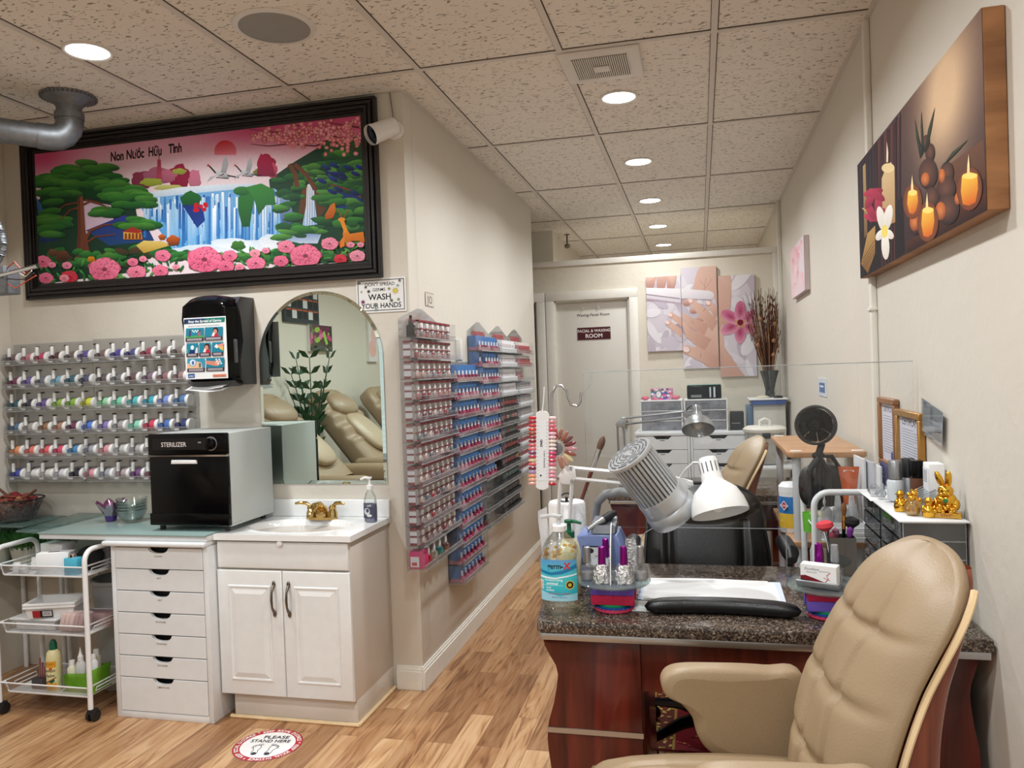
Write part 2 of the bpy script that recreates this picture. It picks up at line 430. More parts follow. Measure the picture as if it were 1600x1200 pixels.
class Art:
    """flat print w x h metres, local x right, z up, facing -y; shapes stacked a hair apart.
    T maps drawing coordinates to (u right 0..w, v up 0..h)"""
    def __init__(s, w, h, bg, T=None, eps=2e-5, clip=True):
        s.w, s.h = w, h; s.V = []; s.F = []; s.C = []; s.k = 0; s.eps = eps; s.T = T or (lambda x, y: (x, y)); s.clip = clip
        t = s.T; s.T = lambda x, y: (x, y)
        s.poly([(0,0),(w,0),(w,h),(0,h)], bg if isinstance(bg[0], (int, float)) else None, cols=None if isinstance(bg[0], (int, float)) else bg)
        s.T = t
    def _emit(s, P, faces, cols):
        b = len(s.V); y = -s.k*s.eps
        for (u, v) in P:
            if s.clip: u = min(max(u, 0), s.w); v = min(max(v, 0), s.h)
            s.V.append((u, y, v))
        s.C += cols
        s.F += [tuple(b+i for i in f) for f in faces]
        s.k += 1
    def poly(s, pts, c, c2=None, cols=None):
        P = [s.T(*p) for p in pts]
        if cols is None:
            if c2 is None: cols = [lin(c)]*len(P)
            else:
                vs = [p[1] for p in P]; lo, hi = min(vs), max(vs); A = lin(c); B = lin(c2)
                cols = [tuple(B[i]+(A[i]-B[i])*((p[1]-lo)/max(hi-lo, 1e-9)) for i in range(4)) for p in P]
        else: cols = [lin(q) for q in cols]
        s._emit(P, [tuple(range(len(P)))], cols)
    def blob(s, pts, c, c2=None): s.poly(smoothpts(pts, 6), c, c2)
    def ell(s, x, y, rx, ry, c, c2=None, rot=0, n=20, wob=0.0, cc=None):
        pts = []
        for k in range(n):
            a = 2*PI*k/n; r = 1+wob*math.sin(5*a+x) + wob*0.6*math.sin(9*a+y)
            dx, dy = rx*r*math.cos(a), ry*r*math.sin(a)
            pts.append((x+dx*math.cos(rot)-dy*math.sin(rot), y+dx*math.sin(rot)+dy*math.cos(rot)))
        P = [s.T(*p) for p in pts] + [s.T(x, y)]
        A = lin(c); B = lin(c2) if c2 else A
        vs = [p[1] for p in P]; lo, hi = min(vs), max(vs)
        cols = [tuple(B[i]+(A[i]-B[i])*((p[1]-lo)/max(hi-lo, 1e-9)) for i in range(4)) for p in P]
        if cc: cols[-1] = lin(cc)
        s._emit(P, [(k, (k+1) % n, n) for k in range(n)], cols)
    def line(s, pts, wd, c, c2=None, w2=None):
        """stroke in drawing units"""
        n = len(pts); L = []; R = []
        for i in range(n):
            a = pts[max(i-1, 0)]; b = pts[min(i+1, n-1)]
            dx, dy = b[0]-a[0], b[1]-a[1]; l = math.hypot(dx, dy) or 1
            ww = wd if w2 is None else wd+(w2-wd)*i/(n-1)
            L.append((pts[i][0]-dy/l*ww/2, pts[i][1]+dx/l*ww/2)); R.append((pts[i][0]+dy/l*ww/2, pts[i][1]-dx/l*ww/2))
        P = [s.T(*p) for p in L+R]; A = lin(c); B = lin(c2) if c2 else A
        cols = [tuple(A[j]+(B[j]-A[j])*i/(n-1) for j in range(4)) for i in range(n)]*2
        s._emit(P, [(i, i+1, n+i+1, n+i) for i in range(n-1)], cols)
    def field(s, f, nu=40, nv=20):
        """smooth background: f(u, v) -> rgb over the whole print"""
        P = [(s.w*i/nu, s.h*j/nv) for i in range(nu+1) for j in range(nv+1)]
        F = [(i*(nv+1)+j, (i+1)*(nv+1)+j, (i+1)*(nv+1)+j+1, i*(nv+1)+j+1) for i in range(nu) for j in range(nv)]
        s._emit(P, F, [lin([min(255, max(0, q)) for q in f(p[0]/s.w, p[1]/s.h)]) for p in P])
    def rect(s, x0, y0, x1, y1, c, c2=None): s.poly([(x0,y0),(x1,y0),(x1,y1),(x0,y1)], c, c2)
    def text(s, st, x, y, size, c, bold=0.0, shear=0.0, sx=1.0, rot=0.0, space=1.0, flip=1):
        V, F = text_geo(st, bold, shear, space)
        cr, sr = math.cos(rot), math.sin(rot); P = []
        for v in V:
            a, b = v[0]*size*sx, v[1]*size*flip
            P.append(s.T(x+a*cr-b*sr, y+a*sr+b*cr))
        s._emit(P, F, [lin(c)]*len(P))
    def build(s, name, m, parent=None, loc=None, rot=None):
        me = bpy.data.meshes.new(name); me.from_pydata(s.V, [], s.F); me.materials.append(m)
        ca = me.color_attributes.new('Col', 'FLOAT_COLOR', 'POINT')
        ca.data.foreach_set('color', [c for q in s.C for c in q])
        o = bpy.data.objects.new(name, me); COL.objects.link(o)
        if parent is not None: o.parent = parent
        if loc is not None: o.location = loc
        if rot is not None: o.rotation_euler = rot
        return o
# ================================================================== setting
XL, XR, YB, YF, ZC = -3.47, 0.66, 3.36, -1.6, 2.722
def sbox(name, x0, x1, y0, y1, z0, z1, m, b=0.0):
    return struct(MB().box(x0, x1, y0, y1, z0, z1, b).build(name, m))
sbox('floor', -3.6, 0.8, -1.7, 10.2, -0.06, 0.0, M_FLOOR)
sbox('ceiling', -3.6, 0.8, -1.7, 10.2, ZC, ZC+0.05, M_CEIL)
sbox('wall_right', XR, XR+0.1, -1.7, 10.2, 0, ZC, M_WALL)
sbox('wall_left', XL-0.1, XL, -1.7, YB+0.1, 0, ZC, M_WALL)
# wall that carries the mirror, with the long display wall turning the corner
sbox('wall_back', XL, -1.27, YB, YB+0.12, 0, ZC, M_WALL, 0.004)
sbox('wall_display', -1.39, -1.27, YB+0.12, 6.13, 0, ZC, M_WALL, 0.004)
sbox('wall_hall_left', -2.7, -2.6, 6.0, 7.2, 0, ZC, M_WALL)
sbox('wall_hall_front', -2.6, -1.39, 6.0, 6.1, 0, ZC, M_WALL)
sbox('wall_hall_rear', -2.6, -1.28, 7.13, 7.25, 0, ZC, M_WALL)
sbox('wall_far_left', -1.38, -1.28, 7.25, 10.1, 0, ZC, M_WALL)
sbox('wall_far', -1.28, XR, 10.0, 10.1, 0, ZC, M_WALL)
# front wall with the shop window behind the camera
sbox('wall_front_low', XL, XR, YF-0.1, YF, 0, 0.5, M_WALL)
sbox('wall_front_high', XL, XR, YF-0.1, YF, 2.3, ZC, M_WALL)
sbox('wall_front_side', XL, -2.9, YF-0.1, YF, 0.5, 2.3, M_WALL)
t = MB(); t.box(-2.9, XR, YF-0.06, YF-0.04, 0.5, 2.3)
struct(t.build('window_1', M_GLASS))
t = MB()
for x in (-2.9, -1.75, -0.6, 0.62): t.box(x, x+0.04, YF-0.09, YF-0.01, 0.5, 2.3)
t.box(-2.9, XR, YF-0.09, YF-0.01, 0.5, 0.54); t.box(-2.9, XR, YF-0.09, YF-0.01, 2.26, 2.3)
struct(t.build('window_frame', M_STEEL))
sbox('pavement', -6, 3, -8, YF-0.12, -0.1, -0.02, mat('pavement_concrete', (150, 148, 142), 0.9))
# partition with the two rear doors
t = MB(); PY = 6.68
t.box(-0.50, XR, PY, PY+0.1, 0, 2.325); t.box(-2.6, -0.50, PY, PY+0.1, 2.04, 2.325)
t.box(-1.33, -1.25, PY, PY+0.1, 0, 2.04); t.box(-2.6, -2.05, PY, PY+0.1, 0, 2.04)
struct(t.build('wall_partition', mat('partition_paint', (224, 217, 200), 0.55, var=0.03, bump=0.2, bscale=30)))
t = MB(); t.box(-2.6, XR, PY-0.02, PY+0.12, 2.325, 2.372, 0.004); t.box(0.595, 0.635, PY-0.018, PY, 0, 2.325, 0.003)
struct(t.build('trim_1', M_TRIM))
def door(name, x0, x1, mdoor):
    d = MB().box(x0, x1, PY+0.045, PY+0.08, 0.01, 2.02, 0.002).build(name, mdoor); struct(d)
    c = MB()
    for xx in (x0-0.075, x1): c.box(xx, xx+0.075, PY-0.02, PY, 0, 2.03, 0.004)
    c.box(x0-0.075, x1+0.075, PY-0.02, PY, 2.03, 2.105, 0.004)
    c.box(x0-0.01, x0+0.012, PY, PY+0.045, 0, 2.04); c.box(x1-0.012, x1+0.01, PY, PY+0.045, 0, 2.04); c.box(x0, x1, PY, PY+0.045, 2.02, 2.04)
    c.build('casing', M_TRIM, d)
    return d
d1 = door('door_1', -1.205, -0.565, mat('door_paint', (216, 212, 202), 0.4, var=0.02))
t = MB(); t.cyl((-0.635, PY+0.045, 0.965), (-0.635, PY+0.038, 0.965), 0.032); t.cyl((-0.635, PY+0.04, 0.965), (-0.635, PY+0.01, 0.965), 0.012)
t.ell((-0.635, PY-0.004, 0.965), 0.027, 0.02, 0.027); t.build('door_handle', M_BRASS, d1)
t = MB()
for x in (-0.96, -0.83):
    t.tube([(x-0.012, PY+0.042, 1.99), (x-0.012, PY+0.03, 1.97), (x, PY+0.026, 1.955), (x+0.012, PY+0.03, 1.97)], 0.003, 6)
t.build('coat_hook', M_WHITE, d1)
d2 = door('door_2', -2.0, -1.36, mat('dark_doorway_shade', (112, 106, 92), 0.5))  # panel coloured dark for the shade in the second doorway's opening
t = MB().box(-1.39, -1.355, PY-0.03, PY+0.04, 0, 2.0, 0.002)
# baseboards, with the little ogee top
def baseboard(name, path, inward):
    t = MB()
    for (x0, y0), (x1, y1) in zip(path[:-1], path[1:]):
        nx, ny = inward.pop(0)
        a = 0.014
        for h0, h1, th in ((0, 0.085, a), (0.085, 0.098, a*0.7), (0.098, 0.108, a*0.4)):
            t.box(min(x0, x1, x0+nx*th, x1+nx*th), max(x0, x1, x0+nx*th, x1+nx*th), min(y0, y1, y0+ny*th, y1+ny*th), max(y0, y1, y0+ny*th, y1+ny*th), h0, h1, 0.001, 1)
    return struct(t.build(name, M_TRIM))
baseboard('baseboard_display', [(-1.27, YB-0.0142), (-1.27, 6.13)], [(1, 0)])
baseboard('baseboard_back', [(-1.395, YB), (-1.2702, YB)], [(0, -1)])
baseboard('baseboard_right', [(XR, -1.6), (XR, 6.68)], [(-1, 0)])
baseboard('baseboard_partition', [(-0.49, PY), (0.6, PY)], [(0, -1)])
struct(MB().box(XR-0.022, XR, 3.22, 3.262, 0, ZC, 0.005).build('trim_2', M_TRIM))
struct(MB().box(XR-0.03, XR, 6.60, 6.66, 0, ZC, 0.005).build('trim_3', M_TRIM))
t = MB()
for z in (1.62, 0.9, 2.2): t.box(XR-0.028, XR, 3.214, 3.268, z, z+0.012, 0.002)
struct(t.build('trim_4', M_TRIM))
# ceiling bars
t = MB(); t.mi = 0
CX = [-1.115-0.6096*k for k in range(4)] + [-0.512, 0.092]
CY = [3.155-1.17*k for k in range(1, 5)] + [3.155, 4.343, 5.535, 6.69, 7.80, 8.9]
g = 0.012
for x in CX:
    t.mi = 0; t.box(x-g, x+g, -1.6, 10.0, ZC-0.006, ZC-0.0012, 0.001, 1)
    t.mi = 1; t.box(x-g-0.002, x+g+0.004, -1.6, 10.0, ZC-0.0012, ZC)  # dark strip drawn in for the shadow gap along each bar
for y in CY:
    t.mi = 0; t.box(XL, XR, y-g, y+g, ZC-0.0052, ZC-0.0010, 0.001, 1)
    t.mi = 1; t.box(XL, XR, y-g-0.006, y+g+0.003, ZC-0.0010, ZC)
# perimeter angle
t.mi = 0
t.box(XR-0.02, XR, -1.6, 10.0, ZC-0.004, ZC); t.box(XL, -1.27, YB-0.02, YB, ZC-0.004, ZC); t.box(-1.27, -1.25, YB, 6.13, ZC-0.004, ZC)
struct(t.build('ceiling_grid', [M_BAR, M_DARKJ]))

# ------------------------------------------------------------------ downlights
M_LENS = mat('lamp_lens', (255, 255, 255), 0.4, emit=((255, 252, 246), 9.0), var=0.0)
M_RING = mat('lamp_ring', (225, 222, 216), 0.4)
def downlight(x, y, label, power=1.0):
    o = thing('recessed_light', label, 'ceiling light', (x, y, ZC), group='round recessed lights in the ceiling')
    t = MB(); t.lathe([(0.076, -0.001), (0.089, -0.001), (0.090, -0.004), (0.084, -0.009), (0.076, -0.006)], n=40, cap=False); t.build('trim_ring', M_RING, o)
    t = MB(); t.lathe([(0.0, -0.0035), (0.04, -0.0035), (0.077, -0.0045)], n=40, cap=False); t.build('lens', M_LENS, o)
    l = bpy.data.lights.new('downlight_lamp', 'AREA'); l.shape = 'DISK'; l.size = 0.15; l.energy = LAMP_W*power; l.color = (0.955, 0.982, 1.0); l.spread = math.radians(155)
    lo = bpy.data.objects.new('downlight_lamp', l); COL.objects.link(lo); lo.parent = o; lo.location = (0, 0, -0.012)
    return o
seen = [(3.77, 'nearest of the five lights in a row over the aisle, beside the vent'), (4.98, 'second light beyond the ceiling vent, over the aisle'),
        (6.165, 'middle light of the five in a row over the aisle'), (7.31, 'second light from the far end of the aisle row'), (8.45, 'farthest and smallest light of the row, beyond the partition')]
for y, l in seen: downlight(-0.335, y, l, 0.6 if y > 6 and y < 7 else 1.0)
downlight(-2.243, 2.576, 'lone round light at the left, near the galvanised pipe')
for k, y in enumerate((2.5, 1.3, 0.1, -1.1)): downlight(-0.335, y, 'round recessed light over the shop front, outside the view, %s from the vent' % ['first', 'second', 'third', 'fourth'][k])
for k, y in enumerate((1.37, 0.17, -1.03)): downlight(-2.243, y, 'round recessed light over the pedicure seats, outside the view, %s from the pipe' % ['first', 'second', 'third'][k])

# ceiling speaker
o = thing('ceiling_speaker', 'round grey ceiling speaker with a cream rim', 'speaker', (-1.467, 2.607, ZC))
MB().lathe([(0.127, 0), (0.148, -0.001), (0.146, -0.006), (0.127, -0.008)], n=56, cap=False).build('rim', M_RING, o)
MB().lathe([(0.0, -0.009), (0.08, -0.0085), (0.128, -0.007)], n=56, cap=False).build('grille', mat('speaker_grille', (150, 150, 146), 0.7), o)
# extractor vent
o = thing('ceiling_vent', 'square ceiling exhaust vent with ribbed grille beside the nearest light', 'vent', (-0.363, 3.333, ZC))
t = MB(); t.prism([(-.165,-.165),(.165,-.165),(.165,.165),(-.165,.165)], 'z', -0.018, 0, 0.012, 3); t.build('cover', M_RING, o)
t = MB(); t.mi = 1; t.box(-0.115, 0.115, -0.115, 0.115, -0.0195, -0.018); t.mi = 0
for k in range(27): x = -0.113+k*0.0087; t.box(x-0.0022, x+0.0022, -0.115, 0.115, -0.0235, -0.0195)
t.build('grille', [M_RING, mat('vent_dark', (120, 112, 104), 0.9)], o)
MB().box(-0.032, 0.032, -0.028, 0.028, -0.029, -0.0235, 0.004).build('badge', M_RING, o)
# small ceiling sensor hanging beyond
o = thing('ceiling_sprinkler', 'small hanging sprinkler head near the hall corner', 'sprinkler', (-1.19, 7.40, ZC))
t = MB(); t.cyl((0,0,0), (0,0,-0.09), 0.008, n=10); t.lathe([(0.03,0),(0.03,-0.004)], n=20); t.ell((0,0,-0.11), 0.028, 0.028, 0.024, 14, 8); t.build('head', M_NICKEL, o)

# ------------------------------------------------------------------ galvanised pipe
o = thing('galvanised_pipe', 'grey galvanised pipe elbow with flange under the ceiling', 'pipe', (-2.676, 2.947, ZC))
t = MB(); t.lathe([(0.05, -0.10), (0.052, -0.05), (0.07, -0.03), (0.105, -0.012), (0.112, -0.003), (0.10, 0)], n=44)
for k in range(36):
    a = 2*PI*k/36; t.box(0.108*math.cos(a)-0.005, 0.108*math.cos(a)+0.005, 0.108*math.sin(a)-0.005, 0.108*math.sin(a)+0.005, -0.014, -0.002)
t.build('flange', M_GALV, o)
c = Vector((0, 0, -0.14)); d = Vector((-0.52, -0.52, 0.028)); d.normalize()
pts = [(0, 0, -0.085), (0, 0, -0.12)] + [tuple(Vector((0, 0, -0.12)) + d*(0.075*(1-math.cos(a))) + Vector((0,0,-1))*0.075*math.sin(a)) for a in (0.4, 0.8, 1.2, 1.57)]
e0 = Vector(pts[-1]); t = MB(); t.tube(pts+[tuple(e0+d*0.05)], 0.056, 24)
t.tube([tuple(Vector(pts[0])+Vector((0,0,0.008))), tuple(Vector(pts[0])+Vector((0,0,-0.02)))], 0.060, 24); t.build('elbow', M_GALV, o)
MB().tube([tuple(e0+d*0.02), tuple(e0+d*1.05)], 0.052, 24).build('straight_run', M_GALV, o)

# wall-fan with its junction box at the left edge
o = thing('caged_wall_fan', 'wire hoops and grey junction box hanging at the left picture edge', 'fan', (-2.68, 2.6, 1.86))
t = MB(); t.box(-0.13, -0.005, -0.02, 0.06, -0.04, 0.07, 0.004); t.build('junction_box', M_GALV, o)
MB().tube([(-0.02, -0.025, 0.03), (0.10, -0.03, 0.045), (0.17, -0.03, 0.055)], 0.009, 10).build('spindle', M_CHROME, o)
pts = []
for k in range(60):
    a = k/59; pts.append((-0.06+0.05*math.sin(a*3.4)+0.003*math.sin(k*2.6), -0.01, 0.07+0.24*a-0.02*math.sin(a*PI)))
MB().tube(pts, [0.012+0.0018*(k % 2) for k in range(60)], 10).build('flex_conduit', M_GALV, o)
t = MB()
for r in (0.17, 0.11): t.tube([(-0.18+r*math.cos(a), -0.03, 0.34+r*math.sin(a)) for a in [2*PI*k/40 for k in range(40)]], 0.004, 6, closed=True)
t.tube([(-0.18-0.17, -0.03, 0.34), (-0.18+0.17, -0.03, 0.34)], 0.003, 6); t.tube([(-0.18, -0.03, 0.34-.17), (-0.18, -0.03, 0.34+.17)], 0.003, 6)
t.build('wire_cage', M_NICKEL, o)
for j, cc in enumerate([(190, 60, 50), (230, 225, 215), (60, 50, 50), (200, 90, 60)]):
    MB().tube([(-0.01, 0.0, 0.06-0.02*j), (0.05, -0.02, 0.08-0.035*j), (0.09, -0.01, 0.03-0.01*j), (0.12+0.01*j, -0.02, 0.05-0.01*j)], 0.0025, 6).build('wire', mat('wire_%d' % cc[0], cc, 0.5), o)
# ================================================================== landscape picture on the back wall
rnd = random.Random(3)
o = thing('framed_landscape', 'huge black-framed embroidered landscape of pines, waterfall, cranes and peonies', 'picture', (-3.335, YB-0.002, 1.887))
FW, FH, FB = 1.945, 0.817, 0.078
def frame_ring(t, w, h, x0, x1, y0, y1, b=0.0):
    """rectangular ring between insets x0..x1, from depth y0 to y1"""
    for (a, c, d, e) in ((x0, w-x0, x0, x1), (x0, w-x0, h-x1, h-x0)): t.box(a, c, -y1, -y0, d, e, b, 1)
    for (a, c) in ((x0, x1), (w-x1, w-x0)): t.box(a, c, -y1, -y0, x1, h-x1, b, 1)
t = MB()
for (a, b_, y) in ((0, .012, .030), (.012, .020, .022), (.020, .034, .036), (.034, .040, .028), (.040, .054, .038), (.054, .062, .026), (.062, FB, .018)):
    frame_ring(t, FW, FH, a, b_, 0.0, y, 0.0015)
t.build('frame', mat('black_frame', (26, 22, 22), 0.35), o)
w_, h_ = FW-2*FB, FH-2*FB
T = homog([(130,300),(1403,152),(1428,718),(145,815)], [(0,h_),(w_,h_),(w_,0),(0,0)])
A = Art(w_, h_, [(214,170,186),(226,196,206),(206,120,150),(204,110,140)], T, 4e-6)
def sky(u, v):
    k = max(0, min(1, (v-0.72)/0.28)); c = [236-10*k, 218-60*k, 226-40*k]
    for (a, b_, sx, sy) in ((0.03, 0.98, 0.10, 0.14), (0.72, 1.0, 0.16, 0.10), (0.92, 0.98, 0.16, 0.16)):
        g_ = math.exp(-((u-a)/sx)**2-((v-b_)/sy)**2); c = [p+(q-p)*g_ for p, q in zip(c, (204, 76, 124))]
    return c
A.field(sky, 60, 30)
# dark base
A.poly([(130,480),(330,440),(520,470),(560,700),(560,760),(130,820)], (28,60,44)); 
A.poly([(300,480),(430,500),(440,560),(330,620)], (214,190,212))
A.poly([(1050,400),(1150,330),(1300,240),(1410,300),(1430,720),(1080,740)], (26,66,44))
for pts, c, c2 in (([(130,470),(200,560),(220,640),(150,650)], (60,110,170), (24,44,90)), ([(330,600),(480,540),(560,560),(600,640),(420,660)], (50,60,140), (30,70,120)),
                   ([(1180,430),(1260,400),(1300,470),(1240,560),(1160,560)], (120,70,40), (80,60,40)), ([(1230,380),(1310,350),(1400,420),(1420,520),(1290,520)], (32,44,110), (30,60,130)),
                   ([(1060,450),(1120,440),(1150,560),(1100,600),(1070,540)], (150,180,220), (40,60,130))): A.poly(pts, c, c2)
# distant hills + pagoda
for x, y, a, b_, c in ((560,400,50,34,(150,60,90)),(620,385,60,34,(190,110,140)),(700,390,44,50,(170,40,80)),(760,400,24,40,(222,130,160)),(1040,345,36,44,(176,30,70)),(1065,365,18,30,(210,80,110)),(1010,372,22,14,(120,140,70)),(650,385,40,24,(214,120,150)),(590,410,44,16,(176,190,70)),(700,368,28,12,(190,200,90)),(660,432,60,12,(206,206,120))):
    A.ell(x, y, a, b_, c, tuple(int(v*0.75) for v in c), wob=0.10)
A.poly([(1008,320),(1018,298),(1040,312),(1060,330),(1076,388),(1002,388)], (190,30,80), (120,20,60))
for k in range(8): A.poly([(610+k*0.6,392-k*9),(632-k*0.6,392-k*9),(636-k,396-k*9),(606+k,396-k*9)], (150,40,70)); A.rect(614,384-k*9,628,394-k*9,(186,80,100))
A.line([(620,322),(621,300)], 3, (150,40,70))
# sun, text, cranes
A.poly([(880+43*math.cos(a), 290+43*math.sin(a)) for a in [PI+0.0+PI*k/20 for k in range(21)]]+[(923,304),(838,304)], (206,30,44), (228,130,150))
for st, x, y in (('Non', 456, 325), ('Nước', 527, 316), ('Hữu', 605, 306), ('Tình', 684, 294)): A.text(st, x, y, 50, (20,12,16), 0.032, 0.22, 0.60, -0.11, 0.96, -1)
for cx, cy, s_ in ((868,372,1.0),(965,368,0.85)):
    A.ell(cx-4, cy+6, 36*s_, 12*s_, (226,226,230), (150,150,160), 0.35)
    A.poly([(cx-6,cy),(cx+4,cy-52*s_),(cx+18*s_,cy-66*s_),(cx+24*s_,cy-30*s_),(cx+14*s_,cy+4)], (200,204,210), (150,156,166))
    A.poly([(cx-10,cy+6),(cx-60*s_,cy+38*s_),(cx-46*s_,cy+16*s_)], (206,208,214), (140,140,150))
    A.line([(cx-26*s_,cy+2),(cx-44*s_,cy-18*s_),(cx-56*s_,cy-30*s_)], 6*s_, (40,30,36)); A.poly([(cx-56*s_,cy-34*s_),(cx-62*s_,cy-24*s_),(cx-50*s_,cy-24*s_)], (200,60,60))
    A.line([(cx+20*s_,cy+12),(cx+64*s_,cy+20*s_)], 5*s_, (30,24,30)); A.line([(cx+6,cy+6),(cx-24*s_,cy+20*s_),(cx+24*s_,cy+24*s_)], 4*s_, (40,36,44))
# waterfall basin
A.poly([(520,480),(580,450),(700,430),(840,420),(980,415),(1080,440),(1080,470),(900,450),(700,470),(560,510)], (226,238,248), (120,170,214))
A.poly([(530,490),(600,470),(740,455),(900,440),(1040,425),(1075,480),(1110,600),(1120,640),(1000,665),(690,690),(620,600),(570,540)], (110,170,222), (70,150,214))
for k in range(210):
    x = 560+rnd.random()*530; top = 470-(x-560)*0.075+rnd.random()*70; ln = 60+rnd.random()*150
    if x < 650: ln *= 0.6
    c = rnd.choice([(236,244,250),(214,232,246),(170,208,238),(60,120,190),(36,84,160),(250,252,254),(120,180,226)])
    A.poly([(x-3,top),(x+3+rnd.random()*3,top),(x+5,top+ln),(x-4,top+ln)], c, (110,176,228) if c[0] > 150 else (50,120,190))
for x, y, a, b_ in ((860,680,200,26),(760,690,110,20),(1000,660,120,24),(900,650,80,20),(1060,640,50,26),(700,700,60,18)): A.ell(x, y, a, b_, (206,224,240), (238,244,250), wob=0.06)
A.ell(745,480,40,34,(40,110,50),(20,70,40),wob=.08); A.poly([(712,500),(790,500),(800,560),(770,590),(750,560)], (32,50,120),(24,60,140))
for k in range(9): A.ell(760+rnd.random()*45, 495+rnd.random()*26, 9, 8, (190,24,40))
A.poly([(930,470),(960,450),(1000,440),(985,520),(975,585),(945,585),(930,520)], (46,120,50), (24,80,44)); A.ell(945,445,34,18,(60,130,60),(30,90,50))
A.poly([(960,430),(1020,415),(1070,440),(1076,500),(1040,500),(1010,540),(990,470)], (60,140,60), (30,90,50))
A.ell(930,660,28,20,(70,130,50),(30,80,40),wob=.1)
# small fall on the right
A.poly([(1200,420),(1224,410),(1230,500),(1240,575),(1180,585),(1195,500)], (236,242,250), (150,190,230)); A.ell(1230,388,8,12,(220,230,240))
for k in range(8): A.line([(1198+k*4,430),(1194+k*5,578)], 2, (120,160,214) if k % 2 else (250,252,255))
A.poly([(1100,630),(1150,600),(1260,600),(1240,650),(1130,650)], (70,110,180), (200,220,240))
# rocks, trees right
A.poly([(1250,250),(1420,230),(1420,420),(1300,400)], (44,96,60), (24,60,44))
for k in range(120):
    x = 1080+rnd.random()*340; y = max(300, 400-(x-1080)*0.55)+rnd.random()*300
    if 1170 < x < 1250 and 400 < y < 590: continue
    A.ell(x, y, 22+rnd.random()*26, 9+rnd.random()*10, rnd.choice([(70,150,60),(96,168,70),(50,120,56),(40,100,60)]), (18,60,40), -0.2+rnd.random()*0.4, wob=.05)
for x0, y0, x1, y1, wd in ((1150,340,1230,440,16),(1130,340,1160,430,18),(1290,420,1410,470,8)): A.line([(x0,y0),((x0+x1)/2+8,(y0+y1)/2-6),(x1,y1)], wd, (110,64,40))
for k in range(16): A.ell(1255+rnd.random()*150, 330+rnd.random()*140, 20, 8, (30,44+rnd.randrange(30),120+rnd.randrange(50)), (16,24,70), 0.4)
# blossom branches
for pts in ([(1410,250),(1330,240),(1240,215),(1150,225),(1060,215),(975,205)], [(1300,240),(1230,270),(1130,262),(1050,270),(980,262)], [(1405,200),(1340,190),(1280,180)], [(1240,215),(1180,190),(1110,195)], [(1400,300),(1340,250)]):
    A.line(pts, 7, (96,50,52), w2=2)
for k in range(250):
    t_ = rnd.random()**0.8; x = 985+t_*420; y = 232-t_*12+rnd.gauss(0, 1)*(9+34*t_)
    if y < 165-(x-1100)*0.1: continue
    A.ell(x, y, 6+rnd.random()*5, 6+rnd.random()*4, rnd.choice([(196,50,80),(216,90,120),(170,34,62),(226,130,150)]), n=9, cc=(240,190,190))
# deer
A.poly([(1340,600),(1352,590),(1366,612),(1418,604),(1424,640),(1414,668),(1404,640),(1372,640),(1352,664),(1346,640),(1338,616)], (232,140,40), (190,90,24))
A.poly([(1326,560),(1340,552),(1356,596),(1346,612)], (238,150,50)); A.ell(1334,556,14,8,(238,150,50)); A.line([(1334,548),(1326,528),(1318,522)], 3, (170,90,40)); A.line([(1344,548),(1352,526),(1366,520)], 3, (170,90,40))
A.poly([(1268,540),(1290,500),(1306,490),(1312,520),(1300,550),(1272,556)], (220,130,40), (180,80,24)); A.poly([(1322,650),(1346,616),(1346,660),(1330,668)], (224,130,44))
# big pine on the left
A.poly([(300,470),(320,470),(328,600),(346,700),(290,712),(300,600)], (124,72,52), (96,50,36))
for pts, wd in (([(325,640),(350,600),(400,580),(440,575)], 14), ([(330,650),(370,625),(450,615)], 9), ([(330,480),(380,490),(430,515)], 8), ([(300,490),(250,500),(200,540)], 7)): A.line(pts, wd, (116,64,46), w2=4)
pads = []
for cx, cy, sx, sy, n in ((300,380,150,50,26),(440,440,120,34,18),(210,440,80,60,16),(500,480,100,30,16),(205,550,50,36,9),(540,570,70,26,12),(215,600,50,30,6),(400,530,60,20,5)):
    for k in range(n):
        a = rnd.random()*2*PI; r = math.sqrt(rnd.random()); pads.append((cx+sx*r*math.cos(a), cy+sy*r*math.sin(a)))
pads.sort(key=lambda p: p[1])
A.poly([(150,480),(160,400),(240,345),(340,350),(440,370),(520,430),(560,470),(430,480),(330,470),(240,490),(170,540)], (30,90,44), (14,52,36))
for x, y in pads: A.ell(x, y, 46, 15, rnd.choice([(64,136,52),(84,152,60),(50,120,50)]), (14,58,36), rnd.uniform(-.15,.15), n=16)
A.poly([(302,468),(322,466),(330,600),(350,706),(288,714),(304,600)], (136,80,56), (100,54,38)); A.poly([(302,468),(309,468),(312,600),(306,710),(288,714),(304,600)], (96,54,40))
for pts, wd in (([(328,640),(350,600),(400,580),(440,575)], 14), ([(320,500),(350,486),(400,500),(420,520)], 9), ([(306,510),(270,520),(230,560)], 8)): A.line(pts, wd, (116,64,46), w2=4)
